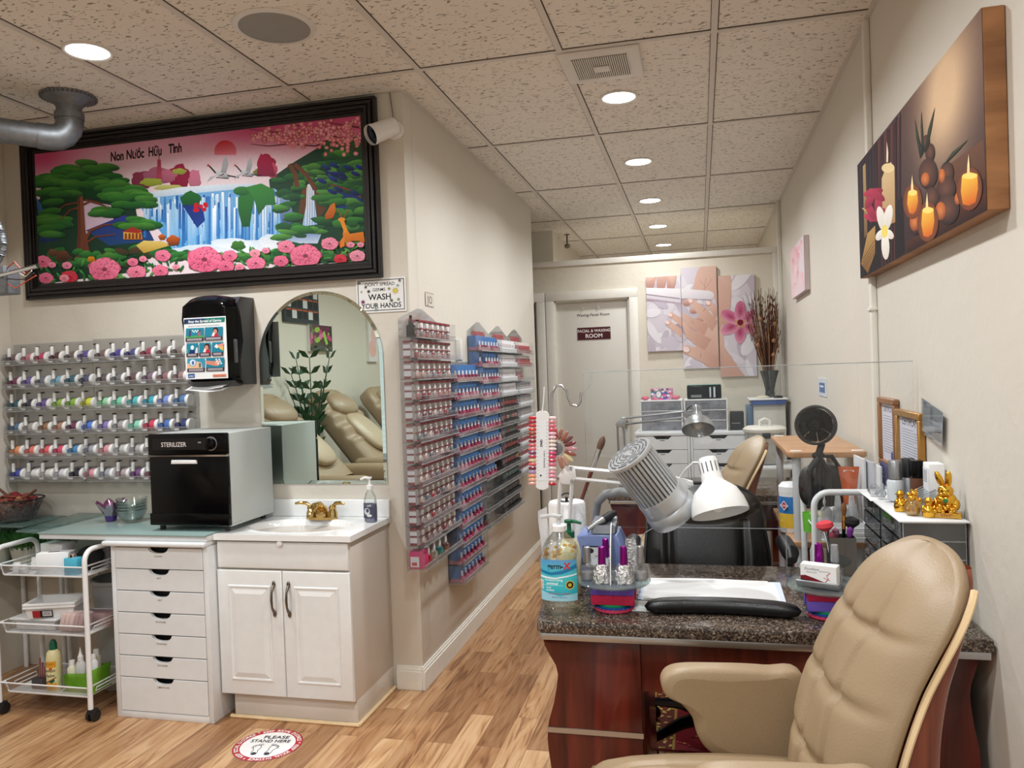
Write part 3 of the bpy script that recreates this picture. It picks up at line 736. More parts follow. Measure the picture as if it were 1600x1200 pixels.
# undergrowth
for k in range(130):
    x = 140+rnd.random()*1290; y = 640+rnd.random()*60-(x-140)*0.012+ (40 if x < 500 else 10)
    if x > 640 and y < 690: y = 705
    A.ell(x, y, 20+rnd.random()*22, 10+rnd.random()*9, rnd.choice([(60,140,60),(84,150,64),(40,110,50),(90,60,44),(50,120,60)]), (16,56,34), rnd.uniform(-.4,.4), n=12)
A.poly([(480,606),(520,590),(550,600),(556,636),(480,636)], (226,190,90), (200,120,50)); A.poly([(476,606),(516,586),(556,604),(540,612)], (160,50,40))
for k in range(5): A.rect(486+k*14, 612, 494+k*14, 634, (120,60,30))
A.poly([(530,660),(560,640),(640,645),(660,660),(560,690)], (226,200,110), (190,150,60))
for x, y, r, c in ((632,626,14,(220,110,40)),(676,640,26,(206,96,40)),(352,716,16,(232,150,30)),(240,700,26,(110,70,48)),(200,690,20,(120,80,56))): A.ell(x, y, r, r*0.8, c, tuple(v//2 for v in c), wob=.1)
# leaves + peonies along the bottom
for k in range(170):
    x = 140+rnd.random()*1290; y = 740+rnd.random()*80-(x-140)*0.075
    A.ell(x, y, 16, 5, rnd.choice([(80,160,70),(40,120,56),(110,180,80),(30,90,50)]), (24,80,40), rnd.random()*3, n=8)
def peony(x, y, r, c=(214,96,130)):
    lt = tuple(min(255, int(v*1.0+36)) for v in c); dk = tuple(int(v*0.62) for v in c)
    A.ell(x, y, r, r*0.72, c, dk, wob=.07)
    for ring, n in ((0.80, 10), (0.62, 9), (0.42, 7), (0.22, 5)):
        for k in range(n):
            a = 2*PI*k/n+ring*3
            A.ell(x+r*ring*0.93*math.cos(a), y+r*0.66*ring*math.sin(a), r*0.16, r*0.30, dk, dk, a, n=12); A.ell(x+r*ring*math.cos(a), y+r*0.70*ring*math.sin(a), r*0.15, r*0.27, lt, c, a, n=12)
    A.ell(x, y, r*0.16, r*0.12, dk)
for x, y, r, c in ((160,725,34,(206,90,124)),(172,790,30,(206,90,124)),(265,785,34,(186,30,50)),(245,790,20,(220,120,140)),(405,755,64,(214,96,130)),(532,765,38,(222,110,140)),(636,700,32,(216,100,134)),(626,760,32,(216,96,130)),(800,715,70,(212,88,124)),(900,700,30,(214,96,130)),(884,742,34,(206,84,120)),(1002,730,38,(214,100,134)),(998,690,22,(224,130,150)),(1120,664,34,(216,110,140)),(1100,720,30,(206,84,120)),(1196,700,62,(214,96,130)),(1290,652,34,(222,120,150)),(1332,712,26,(190,30,50)),(1398,700,32,(224,130,156)),(1372,656,16,(224,130,156)),(1410,656,14,(224,130,156)),(200,738,16,(220,120,150)),(560,714,16,(224,120,150)),(520,726,22,(216,100,134)),(1042,680,16,(220,120,150)),(260,740,20,(220,120,150)),(690,745,14,(224,130,150)),(940,745,18,(220,110,140))): peony(x, y, r, c)
A.build('picture', M_EMBR, o, (FB, -0.014, FB))

# ================================================================== germs sign
o = thing('wash_hands_sign', "white rectangular WASH YOUR HANDS sign with black lettering beside the big frame", 'sign', (-1.527, YB-0.001, 1.728))
MB().prism([(0.0,0.0),(0.243,0.0),(0.243,0.157),(0.0,0.157)], 'y', -0.003, 0, 0.001, 2).build('plate', M_WHITE, o)
T = homog([(498,48),(722,30),(733,190),(515,200)], [(0,.157),(.243,.157),(.243,0),(0,0)])
A = Art(.243, .157, (238,239,238))
for a, b_ in ((0.008, (20,20,22)), (0.0115, (238,239,238))): A.rect(a, a, .243-a, .157-a, b_)
A.text("DON'T SPREAD", .117, .121, .0215, (26,26,28), .012, sx=.98); A.text("GERMS", .112, .097, .0205, (26,26,28), .012)
A.text("WASH", .115, .058, .038, (18,18,20), .02, sx=1.02); A.text("YOUR HANDS", .1215, .020, .0325, (18,18,20), .018, sx=.93)
for x, y, r, c in ((.192,.095,.012,(190,170,60)),(.032,.051,.008,(110,30,80)),(.018,.138,.005,(80,90,80)),(.205,.118,.005,(110,150,130)),(.048,.118,.005,(60,60,50)),(.026,.098,.004,(160,150,90)),(.062,.098,.006,(40,44,44)),(.206,.055,.005,(110,120,60)),(.172,.052,.006,(60,90,60)),(.09,.036,.005,(90,110,100)),(.162,.106,.005,(120,120,60)),(.215,.14,.005,(90,70,60)),(.096,.014,.006,(110,150,150))):
    for k in range(9):
        a = 2*PI*k/9; A.line([(x, y), (x+r*1.5*math.cos(a), y+r*1.5*math.sin(a))], r*0.22, c)
    A.ell(x, y, r, r*0.9, c, n=12, cc=tuple(min(255, v+50) for v in c))
A.build('print', M_PRINT, o, (0, -0.0032, 0))

# ================================================================== security camera
o = thing('security_camera', 'white bullet security camera with black lens above the sign', 'camera', (-1.31, YB, 2.545))
t = MB(); t.lathe([(0.042,0),(0.042,0.012),(0.034,0.018)], (0,0,0), 28, True, (0,-1,0)); t.cyl((0,-0.012,0), (-0.005,-0.055,-0.005), 0.013); t.build('mount', M_WHITE, o)
p0 = Vector((0.012,-0.045,0.006)); p1 = Vector((-0.052,-0.125,-0.045)); dd = (p1-p0).normalized()
t = MB(); t.cyl(p0, p1, 0.040, 0.043, 28); t.cyl(p1, p1+dd*0.018, 0.045, 0.045, 28, False); t.build('housing', M_WHITE, o)
t = MB(); t.cyl(p1-dd*0.001, p1+dd*0.004, 0.041, n=28); t.cyl(p1, p1+dd*0.010, 0.020, 0.017, 24); t.build('lens', M_BLACK, o)
MB().tube([(0,-0.01,0.03),(-0.004,-0.012,0.08),(-0.012,-0.01,0.14),(-0.016,-0.008,0.177)], 0.003, 6).build('cable', mat('grey_cable', (130,128,124), 0.5), o)

# ================================================================== paper towel dispenser
o = thing('paper_towel_dispenser', 'tall black wall-mounted paper towel dispenser with a paper hanging out', 'dispenser', (-2.312, YB, 1.42))
W, H = 0.250, 0.425
def out(u, v):  # front-shell cross profile: depth and height as v runs up
    return None
prof = [(0.0,0.0),(-0.10,0.0),(-0.19,0.035),(-0.205,0.10),(-0.195,0.17),(-0.20,0.24),(-0.215,0.32),(-0.205,0.385),(-0.16,0.415),(0.0,0.418)]
t = MB()
# side silhouette (depth, height) swept across the width with rounded shoulders
n = 18
V = []
for i in range(n+1):
    u = i/n; a = abs(2*u-1); k = max(0.0, (a-0.86)/0.14); sh = 1-0.30*k*k; top = 1-0.07*a**3.0
    V.append((u, sh, top))
t.grid(lambda u, v: (lambda j, f, q: (W*u, (prof[j][0]+(prof[min(j+1,9)][0]-prof[j][0])*f)*q[1], (prof[j][1]+(prof[min(j+1,9)][1]-prof[j][1])*f)*q[2]))(min(int(v*9), 8), v*9-min(int(v*9), 8), V[round(u*n)]), n, 36)
t.build('front_shell', M_BLACK, o, ang=50)
t = MB(); t.prism([(0,0.0),(-0.09,0.0),(-0.125,0.03),(-0.13,0.12),(-0.10,0.2),(-0.11,0.3),(-0.14,0.38),(-0.11,0.408),(0,0.41)], 'x', -0.004, W+0.006, 0.004); t.build('housing', mat('dispenser_grey', (62,64,68), 0.4), o)
t = MB(); t.prism([(0.012,0.022),(0.238,0.022),(0.222,-0.006),(0.035,-0.006)], 'y', -0.185, -0.07, 0.004); t.build('chute', mat('dispenser_chute', (70,72,76), 0.4), o)
t = MB(); t.box(W-0.012, W+0.0025, -0.165, -0.14, 0.10, 0.21, 0.006); t.build('side_window', mat('smoke_window', (100,102,106), 0.3), o)
t = MB(); t.lathe([(0.0,0),(0.022,0),(0.022,0.004)], (0.13,-0.203,0.292), 24, True, (0,-1,0), 1.0, 0.35); t.build('lock', M_BLACKM, o)
t = MB(); t.grid(lambda u, v: (0.03+0.19*u, -0.17-0.05*v+0.01*math.sin(u*5), 0.004-0.016*v-0.006*math.sin(u*4)*v), 10, 4); t.grid(lambda u, v: (0.022+0.20*u, -0.165-0.06*v, -0.004-0.018*v+0.005*math.cos(u*5)*v), 10, 4); t.build('paper_towel', M_PAPER, o)
# notice taped to the dispenser
o = thing('germ_notice', 'printed Stop the Spread of Germs notice taped to the black dispenser', 'poster', (-2.272, YB-0.232, 1.452), 0)
T = homog([(165,340),(550,338),(585,898),(203,902)], [(0,.278),(.215,.278),(.215,0),(0,0)])
A = Art(.215, .278, (236,238,240), T, 1.5e-5)
A.poly([(172,350),(545,348),(543,390),(170,394)], (30,120,110)); A.poly([(172,350),(360,349),(360,391),(170,394)], (34,60,100)); A.rect(174,352,184,390,(16,18,40)); A.text('Stop the Spread of Germs', 362, 384, 31, (240,244,244), .02, sx=.92, flip=-1)
A.text('Help prevent the spread of respiratory diseases like COVID-19.', 355, 419, 12, (60,60,70), .01, flip=-1, sx=.93)
for (x0, y0, x1, y1, k) in ((193,435,358,556,0),(366,433,530,553,1),(205,573,312,696,2),(322,573,427,696,3),(438,572,540,694,4),(215,714,376,834,5),(388,713,552,832,6)):
    bgc = (30,130,156) if k != 5 else (60,150,180)
    A.rect(x0, y0, x1, y1-32, bgc); A.rect(x0, y1-32, x1, y1, (60,44,58)); cx = (x0+x1)/2; hy = y1-32; s_ = (x1-x0)/2
    for q in range(2): A.rect(x0+14, hy+7+q*11, x1-14, hy+13+q*11, (200,196,204))
    if k == 0:
        A.rect(x0, hy-20, x1, hy, (70,160,90))
        for sx_, cc in ((x0+38,(80,60,110)),(x1-40,(190,90,90))): A.ell(sx_, hy-62, 9, 10, (90,60,56)); A.rect(sx_-10, hy-52, sx_+10, hy-12, cc)
        for q in range(5): A.ell(cx-20+q*12, hy-66+(q % 2)*12, 7, 7, (220,236,240))
    elif k in (1, 3):
        A.ell(cx+18, hy-54, 26, 30, (50,24,30)); A.ell(cx+14, hy-46, 18, 22, (206,140,120)); A.poly([(cx-20,hy),(cx-6,hy-30),(cx+40,hy-30),(cx+50,hy)], (190,40,60)); A.poly([(cx-16,hy-6),(cx-4,hy-40),(cx+14,hy-34),(cx+6,hy-4)], (240,230,226))
    elif k == 2:
        A.ell(cx, hy-52, 16, 20, (230,236,240)); A.poly([(cx-30,hy),(cx-20,hy-30),(cx+20,hy-30),(cx+30,hy)], (30,50,110)); A.poly([(cx+26,hy),(cx+36,hy-50),(cx+50,hy-50),(cx+50,hy)], (214,226,230)); A.rect(x0+4, hy-40, x0+16, hy, (90,160,110))
    elif k == 4: A.poly([(cx-24,hy-60),(x1,hy-80),(x1,hy-20),(cx+20,hy-36)], (230,150,140)); A.poly([(cx-30,hy-50),(cx-10,hy-76),(cx+10,hy-44),(cx-8,hy-34)], (240,240,240)); A.poly([(cx+6,hy-50),(x1,hy-50),(x1,hy-12),(cx+20,hy-30)], (226,190,90))
    elif k == 5: A.poly([(x0,hy),(x0,hy-40),(cx-20,hy-70),(cx+50,hy-50),(cx+60,hy)], (236,190,150)); A.ell(cx-30, hy-52, 34, 34, (90,170,200), n=24); A.ell(cx-30, hy-52, 27, 27, (226,236,240), n=24); A.ell(cx-28, hy-50, 12, 18, (70,110,180)); A.rect(cx+26, hy-46, cx+46, hy-8, (80,110,130))
    else: A.poly([(x0,hy-64),(cx+10,hy-56),(cx+26,hy-30),(cx,hy-14),(x0,hy-34)], (214,140,120)); A.ell(cx+20, hy-40, 24, 26, (226,160,140)); [A.ell(cx+10+q*9, hy-72+(q % 3)*18, 8, 8, (226,240,244)) for q in range(6)]
A.poly([(222,852),(282,850),(284,886),(223,888)], (30,80,150)); A.text('CDC', 252, 880, 22, (236,240,246), .02, .2, flip=-1)
A.poly([(448,862),(568,860),(572,884),(450,886)], (226,140,110)); A.text('cdc.gov/coronavirus', 510, 880, 12, (60,30,30), .01, flip=-1)
def bend(o_):  # let the sheet follow the shell slightly
    for v in o_.data.vertices: v.co.y += -0.004*math.sin(v.co.z/0.278*PI)
p = A.build('print', M_PRINT, o, (0, -0.002, 0)); bend(p)
t = MB(); t.box(0, .215, -0.0016, 0, 0, .278); t.build('sheet', M_PAPER, o)

# ================================================================== arched mirror
o = thing('arched_mirror', 'frameless arched wall mirror with a thin clear rim above the sink', 'mirror', (-1.7225, YB-0.001, 0.943))
R = 0.315; SP = 0.585
arc = [(-R, 0.0), (R, 0.0)] + [(R*math.cos(a), SP+R*math.sin(a)) for a in [PI*k/48 for k in range(49)]]
def inset(p, d):
    x, z = p
    if z <= 0: return (x*(1-d/R), d)
    if z <= SP+1e-9: return (math.copysign(R-d, x), z)
    l = math.hypot(x, z-SP); return (x*(l-d)/l, SP+(z-SP)*(l-d)/l)
m_mir = mat('silvered_mirror', (226, 240, 232), 0.0, 1.0, var=0.0)
t = MB(); n = len(arc)
ins = [inset(p, 0.016) for p in arc]
V = [(p[0], -0.006, p[1]) for p in ins]; t.raw(V, [tuple(range(n))]); 
V = [(p[0], -0.0035, p[1]) for p in arc]+[(p[0], -0.006, p[1]) for p in ins]; t.raw(V, [(i, (i+1) % n, n+(i+1) % n, n+i) for i in range(n)])
t.build('silvered_face', m_mir, o, smooth=False)
t = MB(); V = [(p[0], 0, p[1]) for p in arc]+[(p[0], -0.0035, p[1]) for p in arc]; t.raw(V, [(i, (i+1) % n, n+(i+1) % n, n+i) for i in range(n)]+[tuple(range(n))]); t.build('glass_edge', M_FROST, o)
# ================================================================== acrylic racks of dip-powder jars on the back wall
M_CAPW = mat('white_cap', (238,238,236), 0.3)
def rackshelf(name, label, x0, x1, ztop, rows, pitch, group):
    o = thing(name, label, 'rack', (x0, YB-0.001, 0), group=group)
    W = x1-x0; t = MB(); zb = rows[-1]-0.02
    t.box(0, W, -0.004, 0, zb, ztop, 0.0); t.build('back_panel', M_ACRYL, o)
    for z in rows:
        t = MB(); t.box(0.004, W-0.004, -0.078, -0.004, z-0.003, z, 0); t.box(0.004, W-0.004, -0.081, -0.078, z-0.003, z+0.018, 0)
        t.box(0.0, 0.003, -0.078, -0.004, z-0.003, z+0.055); t.box(W-0.003, W, -0.078, -0.004, z-0.003, z+0.055)
        s_ = t.build('shelf', M_ACRYL, o)
        t = MB(); t.box(0.003, W-0.003, -0.0815, -0.0785, z+0.018, z+0.0205); t.box(0.003, W-0.003, -0.0815, -0.0775, z-0.0045, z-0.002); t.build('lip', M_AEDGE, s_)
    return o
ROWZ = [1.560, 1.440, 1.325, 1.208, 1.090, 0.972]
rackshelf('powder_rack', 'clear acrylic rack of powder jars nearer the left wall corner', -3.452, -2.975, 1.665, ROWZ, 0, 'acrylic racks of powder jars')
rackshelf('powder_rack', 'clear acrylic rack of powder jars beside the towel dispenser', -2.968, -2.372, 1.672, ROWZ, 0, 'acrylic racks of powder jars')
PC = [
 [(110,90,95),(190,120,135),(180,70,100),(90,55,60),(110,95,90),(100,84,150),(120,100,100),(80,70,150),(80,80,130),(150,70,90),(120,100,95),(130,118,112)],
 [(120,60,90),(110,95,160),(110,115,130),(130,180,200),(60,110,130),(90,95,125),(100,90,96),(120,120,125),(110,85,90),(130,110,130),(150,110,115),(160,130,130)],
 [(50,95,105),(60,60,70),(110,90,150),(150,190,80),(140,190,70),(225,230,60),(150,215,170),(130,210,180),(90,185,190),(70,170,190),(130,150,215),(90,130,180)],
 [(90,120,150),(170,165,160),(150,115,85),(175,130,110),(110,60,90),(90,130,215),(140,125,190),(165,160,165),(140,215,190),(215,70,100),(80,120,190),(60,70,120)],
 [(235,150,100),(230,120,110),(235,100,110),(215,80,110),(80,140,190),(165,165,175),(215,150,160),(190,190,190),(178,176,178),(150,148,150),(170,160,160),(160,150,150)],
 [(70,80,165),(222,222,222),(214,212,208),(206,206,214),(50,48,60),(220,150,165),(160,165,175),(180,160,165),(120,80,130),(140,90,110),(150,140,150),(120,110,120)]]
def cname(c):
    import colorsys
    h, s, v = colorsys.rgb_to_hsv(*[x/255 for x in c])
    if s < 0.14: return 'white' if v > .82 else 'silver grey' if v > .66 else 'mid grey' if v > .45 else 'charcoal'
    h *= 360; d = 'pale ' if (s < .32 and v > .5) else 'dark ' if v < .48 else ''
    for lim, n in ((14,'red'),(36,'tan' if s < .55 else 'orange'),(66,'yellow'),(95,'lime'),(165,'green'),(200,'teal'),(238,'blue'),(285,'purple'),(330,'plum' if v < .6 else 'pink'),(361,'rose')):
        if h < lim: return d+n
_jc = {}
def jar(c):
    if c in _jc: return _jc[c]
    m = mat('powder_%d_%d_%d' % c, c, 0.35, var=0.08, scale=60)
    o = thing('powder_jar', 'x', 'jar', (0,0,0), group='white-lidded dip powder jars in the acrylic racks')
    t = MB(); t.lathe([(0.020,0),(0.0265,0.002),(0.0275,0.006),(0.0275,0.026),(0.0255,0.030)], (0.0,0,0.0285), 24, True, (1,0,0)); t.build('jar_body', m, o)
    t = MB(); t.lathe([(0.0275,0.030),(0.0290,0.031),(0.0295,0.034),(0.0295,0.044),(0.028,0.0465),(0.0,0.0468)], (0.0,0,0.0295), 28, True, (1,0,0)); t.build('lid', M_CAPW, o)
    b = thing('gel_bottle', 'x', 'bottle', (0,0,0), group='white-capped polish bottles in the acrylic racks')
    t = MB(); t.box(-0.014, 0.014, -0.012, 0.012, 0, 0.036, 0.004); t.lathe([(0.006,0.036),(0.006,0.041)], n=12); t.build('glass', mat('polish_%d_%d_%d' % c, tuple(int(v*0.72) for v in c), 0.12, coat=0.6), b)
    t = MB(); t.lathe([(0.0085,0.040),(0.009,0.042),(0.0078,0.082),(0.0065,0.084)], n=16); t.build('cap', M_CAPW, b)
    t = MB(); t.box(-0.012, 0.012, -0.0132, -0.0125, 0.002, 0.011); t.build('price_label', M_PAPER, b)
    _jc[c] = [o, b, False]; return _jc[c]
M_TAGB = mat('black_shelf_tag', (30,30,32), 0.5)
for ri, row in enumerate(PC):
    z = ROWZ[ri]+0.0005
    for ci in range(12):
        c = row[ci]; o, b, used = jar(c)
        xb = -3.432+ci*0.0875 + (0.008 if ci > 5 else 0)
        side = 'nearer the corner' if ci < 6 else 'nearer the dispenser'
        lj = '%s powder jar with white lid, %s row down, %s from the left' % (cname(c), ORD[ri], ORD[ci])
        lb = 'white-capped %s polish bottle, %s row down, %s from the left' % (cname(c), ORD[ri], ORD[ci])
        y = YB-0.042+0.004*math.sin(ci*2.1+ri)
        if used:
            dup(o, (xb+0.026, y, z), 0, lj); dup(b, (xb, y-0.008, z), 0, lb)
        else:
            o.location = (xb+0.026, y, z); o['label'] = lj; b.location = (xb, y-0.008, z); b['label'] = lb; _jc[c][2] = True
# little black code stickers on the rack back
for nm, x0, x1 in (('left', 0, 5), ('right', 6, 11)):
    pass
t = MB()
for ri in range(6):
    for ci in range(12):
        if (ci*7+ri*3) % 5: 
            x = -3.40+ci*0.0875+(0.008 if ci > 5 else 0)+0.012*((ci+ri) % 3); t.box(x, x+0.021, YB-0.0815-0.0008, YB-0.0815, ROWZ[ri]+0.088, ROWZ[ri]+0.096)
t.bm.free()
t = MB()
for ri in range(6):
    for ci in range(12):
        x = -3.40+ci*0.0875+(0.008 if ci > 5 else 0)+0.010*((ci*3+ri) % 3); t.box(x, x+0.020, YB-0.0062, YB-0.0052, ROWZ[ri]+0.084, ROWZ[ri]+0.091)
tag(t.build('code_stickers', M_TAGB), 'tiny black code stickers above the powder jars', 'stickers')['kind'] = 'stuff'

# ================================================================== drawer unit
o = thing('drawer_unit', 'tall white seven-drawer cabinet with half-moon drawer cut-outs', 'drawer cabinet', (-2.505, 2.885, 0))
W, D, H = 0.475, 0.455, 0.745
t = MB(); t.box(0, 0.022, 0, D, 0, H, 0.002); t.box(W-0.022, W, 0, D, 0, H, 0.002); t.box(0.022, W-0.022, 0.0, D, 0, 0.028, 0.001); t.box(0.022, W-0.022, D-0.01, D, 0.028, H)
t.box(0.022, W-0.022, 0.02, D-0.01, H-0.004, H); t.build('carcass', M_WLAC, o)
MB().box(-0.03, W-0.0015, -0.022, D, H, H+0.022, 0.008, 3).build('top_panel', M_WLAC, o)
zs = [0.741, 0.647, 0.553, 0.459, 0.365, 0.272, 0.178, 0.030]
for k, lab in enumerate(['CLEAN', 'ART', 'ART', 'POWDER', 'POWDER', 'POWDER', 'LIMON AID']):
    z1, z0 = zs[k]-0.003, zs[k+1]+0.001
    x0, x1, cx, r = 0.024, W-0.024, W/2, 0.050
    notch = [(cx+r*math.cos(a), z1-0.024*math.sin(a)**0.8) for a in [PI*q/16 for q in range(17)]]
    t = MB(); t.prism([(x0, z0), (x1, z0), (x1, z1)]+notch+[(x0, z1)], 'y', -0.001, 0.015, 0.0012, 1)
    t.mi = 1; t.box(cx-r-0.01, cx+r+0.01, 0.04, 0.042, z1-0.05, z1); t.mi = 0  # black sheet stands in for the shade inside the half-moon cut-out
    t.box(x0+0.005, x1-0.005, 0.015, 0.4, z0+0.004, z0+0.010)
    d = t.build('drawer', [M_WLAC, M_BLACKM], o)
    A = Art(0.07, 0.014, (226,226,224)); A.text(lab, .035, .003, .0105, (40,40,44), .01, sx=1.15); A.build('label', M_PRINT, d, (cx-0.035, -0.0012, z1-0.042))

# white desktop over it and the green glass
o = thing('white_tabletop', 'long white slab tabletop resting on the drawer cabinet', 'tabletop', (-2.875, 2.885, 0.7672))
MB().box(0, 0.847, 0, 0.46, 0, 0.0235, 0.003).build('slab', M_WLAC, o)
t = MB(); t.cyl((0.02,0.44,-0.767), (0.02,0.44,0), 0.014); t.build('leg', M_WHITE, o)
o = thing('green_glass_sheet', 'pale green frosted glass sheet lying over the white tabletop', 'glass sheet', (0, 0, 0.7912))
t = MB(); t.prism([(-2.875,2.878),(-2.028,2.874),(-2.028,3.35),(-2.875,3.35)], 'z', 0, 0.006, 0.001); t.build('pane', M_FROST, o)
t = MB(); t.prism([(-3.02,2.905),(-2.876,2.878),(-2.876,3.35),(-3.09,3.35)], 'z', 0, 0.006, 0.001); t.build('overhang', M_GREENG, o)
GZ = 0.7976

# ================================================================== steriliser
o = thing('steriliser', 'black-fronted STERILIZER cabinet with pale grey metal sides on the green glass', 'steriliser', (-2.345, 2.945, GZ))
t = MB(); t.box(0, 0.385, 0.022, 0.36, 0.02, 0.42, 0.003); t.build('body', mat('grey_green_sheet', (196,202,199), 0.42, metal=0.1, var=0.03), o)
t = MB(); t.box(0.0, 0.386, 0.0, 0.024, 0.33, 0.422, 0.006); t.build('control_panel', M_BLACK, o)
d = MB().box(0.006, 0.386, 0.0, 0.022, 0.026, 0.322, 0.003).build('door', M_BLACK, o)
t = MB(); t.box(-0.001, 0.387, -0.004, 0.020, 0.026, 0.078, 0.004); t.build('door_lip', M_BLACK, d)
t = MB(); t.prism([(0.12,0.292),(0.245,0.292),(0.242,0.308),(0.17,0.309),(0.123,0.309)], 'y', -0.012, 0.001, 0.004); t.build('handle', M_WHITE, d)
MB().box(0.001, 0.386, -0.003, 0.01, 0.3225, 0.3295).build('chrome_strip', M_CHROME, o)
A = Art(0.30, 0.05, (14,14,16)); A.text('STERILIZER', .105, .014, .0275, (214,206,204), .012, 0, .92); 
A.rect(0.225,.028,0.24,.034,(140,140,140)); A.build('print', M_PRINTG, o, (0.025, -0.0008, 0.352))
t = MB(); t.lathe([(0.030,0),(0.030,0.001),(0.027,0.0012)], (0.312,0,0.377), 30, True, (0,-1,0)); t.build('dial_ring', M_SILVER, o)
t = MB(); t.lathe([(0.026,0),(0.025,0.016),(0.022,0.018),(0,0.018)], (0.312,0,0.377), 30, True, (0,-1,0)); t.box(0.309,0.315,-0.021,-0.016,0.377,0.401); t.build('dial', M_BLACK, o)
for x, y in ((0.03,0.04),(0.35,0.04),(0.03,0.32),(0.35,0.32)): MB().cyl((x,y,0), (x,y,0.021), 0.012, n=14).build('foot', M_BLACKM, o)
t = MB(); 
for k in range(4): t.cyl((0.387, 0.03+0.02*k, 0.032), (0.385, 0.03+0.02*k, 0.032), 0.003, n=8)
t.build('screw', M_STEEL, o)

# lotus candle holder and glass bowls
o = thing('lotus_candle_holder', 'purple glass lotus-petal candle holder on the green glass', 'candle holder', (-2.715, 3.14, GZ)); o.scale = (1.2, 1.2, 1.15)
mp = glassm('purple_petal', (190,110,170), 0.15, 0.5, 0.05, 0.30, (128,44,110)); 
for k in range(6):
    a = 2*PI*k/6+0.3; t = MB(); ca, sa = math.cos(a), math.sin(a)
    def f(u, v, ca=ca, sa=sa):
        w = 0.027*math.sin(PI*min(1, v*1.0))**0.6 if 0 < v < 1 else 0.0005; r = 0.016+0.05*v**1.4; z = 0.006+0.082*v
        x = r-0.012*(2*u-1)**2; y = (2*u-1)*w; return (x*ca-y*sa, x*sa+y*ca, z)
    t.grid(f, 6, 10); t.build('petal', mp, o)
MB().lathe([(0.0,0.002),(0.018,0.002),(0.023,0.02),(0.024,0.05),(0.02,0.058),(0.018,0.056),(0,0.05)], n=24).build('votive', mat('violet_votive', (66,40,120), 0.15, coat=0.5), o)
for k in range(5):
    z = GZ+0.0015+k*0.0135
    t = MB(); t.lathe([(0.0,0.0),(0.034,0.0),(0.040,0.004),(0.058,0.030),(0.0685,0.056),(0.0675,0.057),(0.056,0.031),(0.038,0.006),(0,0.003)], n=40, cap=False)
    b = t.build('glass_bowl', glassm('bowl_glass', (253,255,254), .12, .6, .01, .015), loc=(-2.60, 3.14, z)); tag(b, 'clear glass bowl, %s from the bottom of the stack by the steriliser' % ORD[k], 'bowl', 'stacked clear glass bowls')

# ================================================================== vanity
o = thing('sink_vanity', 'white sink cabinet with two raised-panel doors and a toe kick', 'vanity', (-2.025, 2.935, 0))
W, D = 0.613, 0.42
t = MB(); t.box(0.045, W, 0.03, D, 0.0, 0.105, 0.001); t.box(0.0, W, 0.018, D, 0.105, 0.7675, 0.001); t.build('carcass', M_PANEL, o)
def raised(x0, x1, z0, z1, name, parent, panel=True):
    t = MB(); t.prism([(x0,z0),(x1,z0),(x1,z1),(x0,z1)], 'y', 0.0, 0.018, 0.006, 3)
    ob = t.build(name, M_THERMO, parent)
    if panel:
        i = 0.052
        t = MB(); a0, a1, b0, b1 = x0+i, x1-i, z0+i+0.01, z1-i-0.01
        y = [-0.0005, 0.006, 0.006, -0.003, -0.003]; s_ = [0, 0.006, 0.012, 0.034, 0.034]
        V = []; F = []
        for yy, q in zip(y, s_): V += [(a0+q,yy-0.0005,b0+q),(a1-q,yy-0.0005,b0+q),(a1-q,yy-0.0005,b1-q),(a0+q,yy-0.0005,b1-q)]
        # raised field standing proud of the routed groove
        V = [(x, yy-0.007 if False else yy, z) for x, yy, z in V]
        V2 = []
        for (yy, q) in ((-0.0005,0.0),(-0.0045,0.004),(-0.0045,0.009),(-0.0015,0.014),(-0.0075,0.036)): V2 += [(a0+q,yy,b0+q),(a1-q,yy,b0+q),(a1-q,yy,b1-q),(a0+q,yy,b1-q)]
        for r in range(4):
            for k in range(4): F.append((r*4+k, r*4+(k+1) % 4, (r+1)*4+(k+1) % 4, (r+1)*4+k))
        F.append((16,17,18,19)); t.raw(V2, F); t.build('raised_panel', M_THERMO, ob, smooth=False)
    return ob
raised(0.006, W-0.004, 0.648, 0.762, 'false_drawer', o, False)
da = raised(0.002, W/2-0.001, 0.110, 0.640, 'door', o); db = raised(W/2+0.002, W, 0.110, 0.640, 'door', o)
for d, x in ((da, W/2-0.036), (db, W/2+0.032)):
    t = MB(); z0, z1 = 0.463, 0.585
    t.tube([(x,-0.002,z0),(x,-0.012,z0+0.012),(x,-0.022,z0+0.03),(x,-0.026,(z0+z1)/2),(x,-0.022,z1-0.03),(x,-0.012,z1-0.012),(x,-0.002,z1)], [0.005,0.006,0.0045,0.0055,0.0045,0.006,0.005], 10)
    for zz in (z0, z1): t.ell((x,-0.004,zz), 0.008, 0.005, 0.015, 12, 8)
    t.build('handle', M_NICKEL, d)
t = MB(); t.tube([(0.03,0.022,0.007),(W+0.01,0.022,0.007)], 0.0085, 8); t.tube([(W+0.006,0.02,0.007),(W+0.006,D,0.007)], 0.0085, 8); t.build('quarter_round', M_MAPLE, o)
t = MB(); t.lathe([(0.014,0),(0.014,0.006),(0.011,0.010),(0.004,0.011)], (W/2+0.0,0.0,0.757), 22, True, (0,-1,0)); t.build('child_lock', M_WHITE, o)
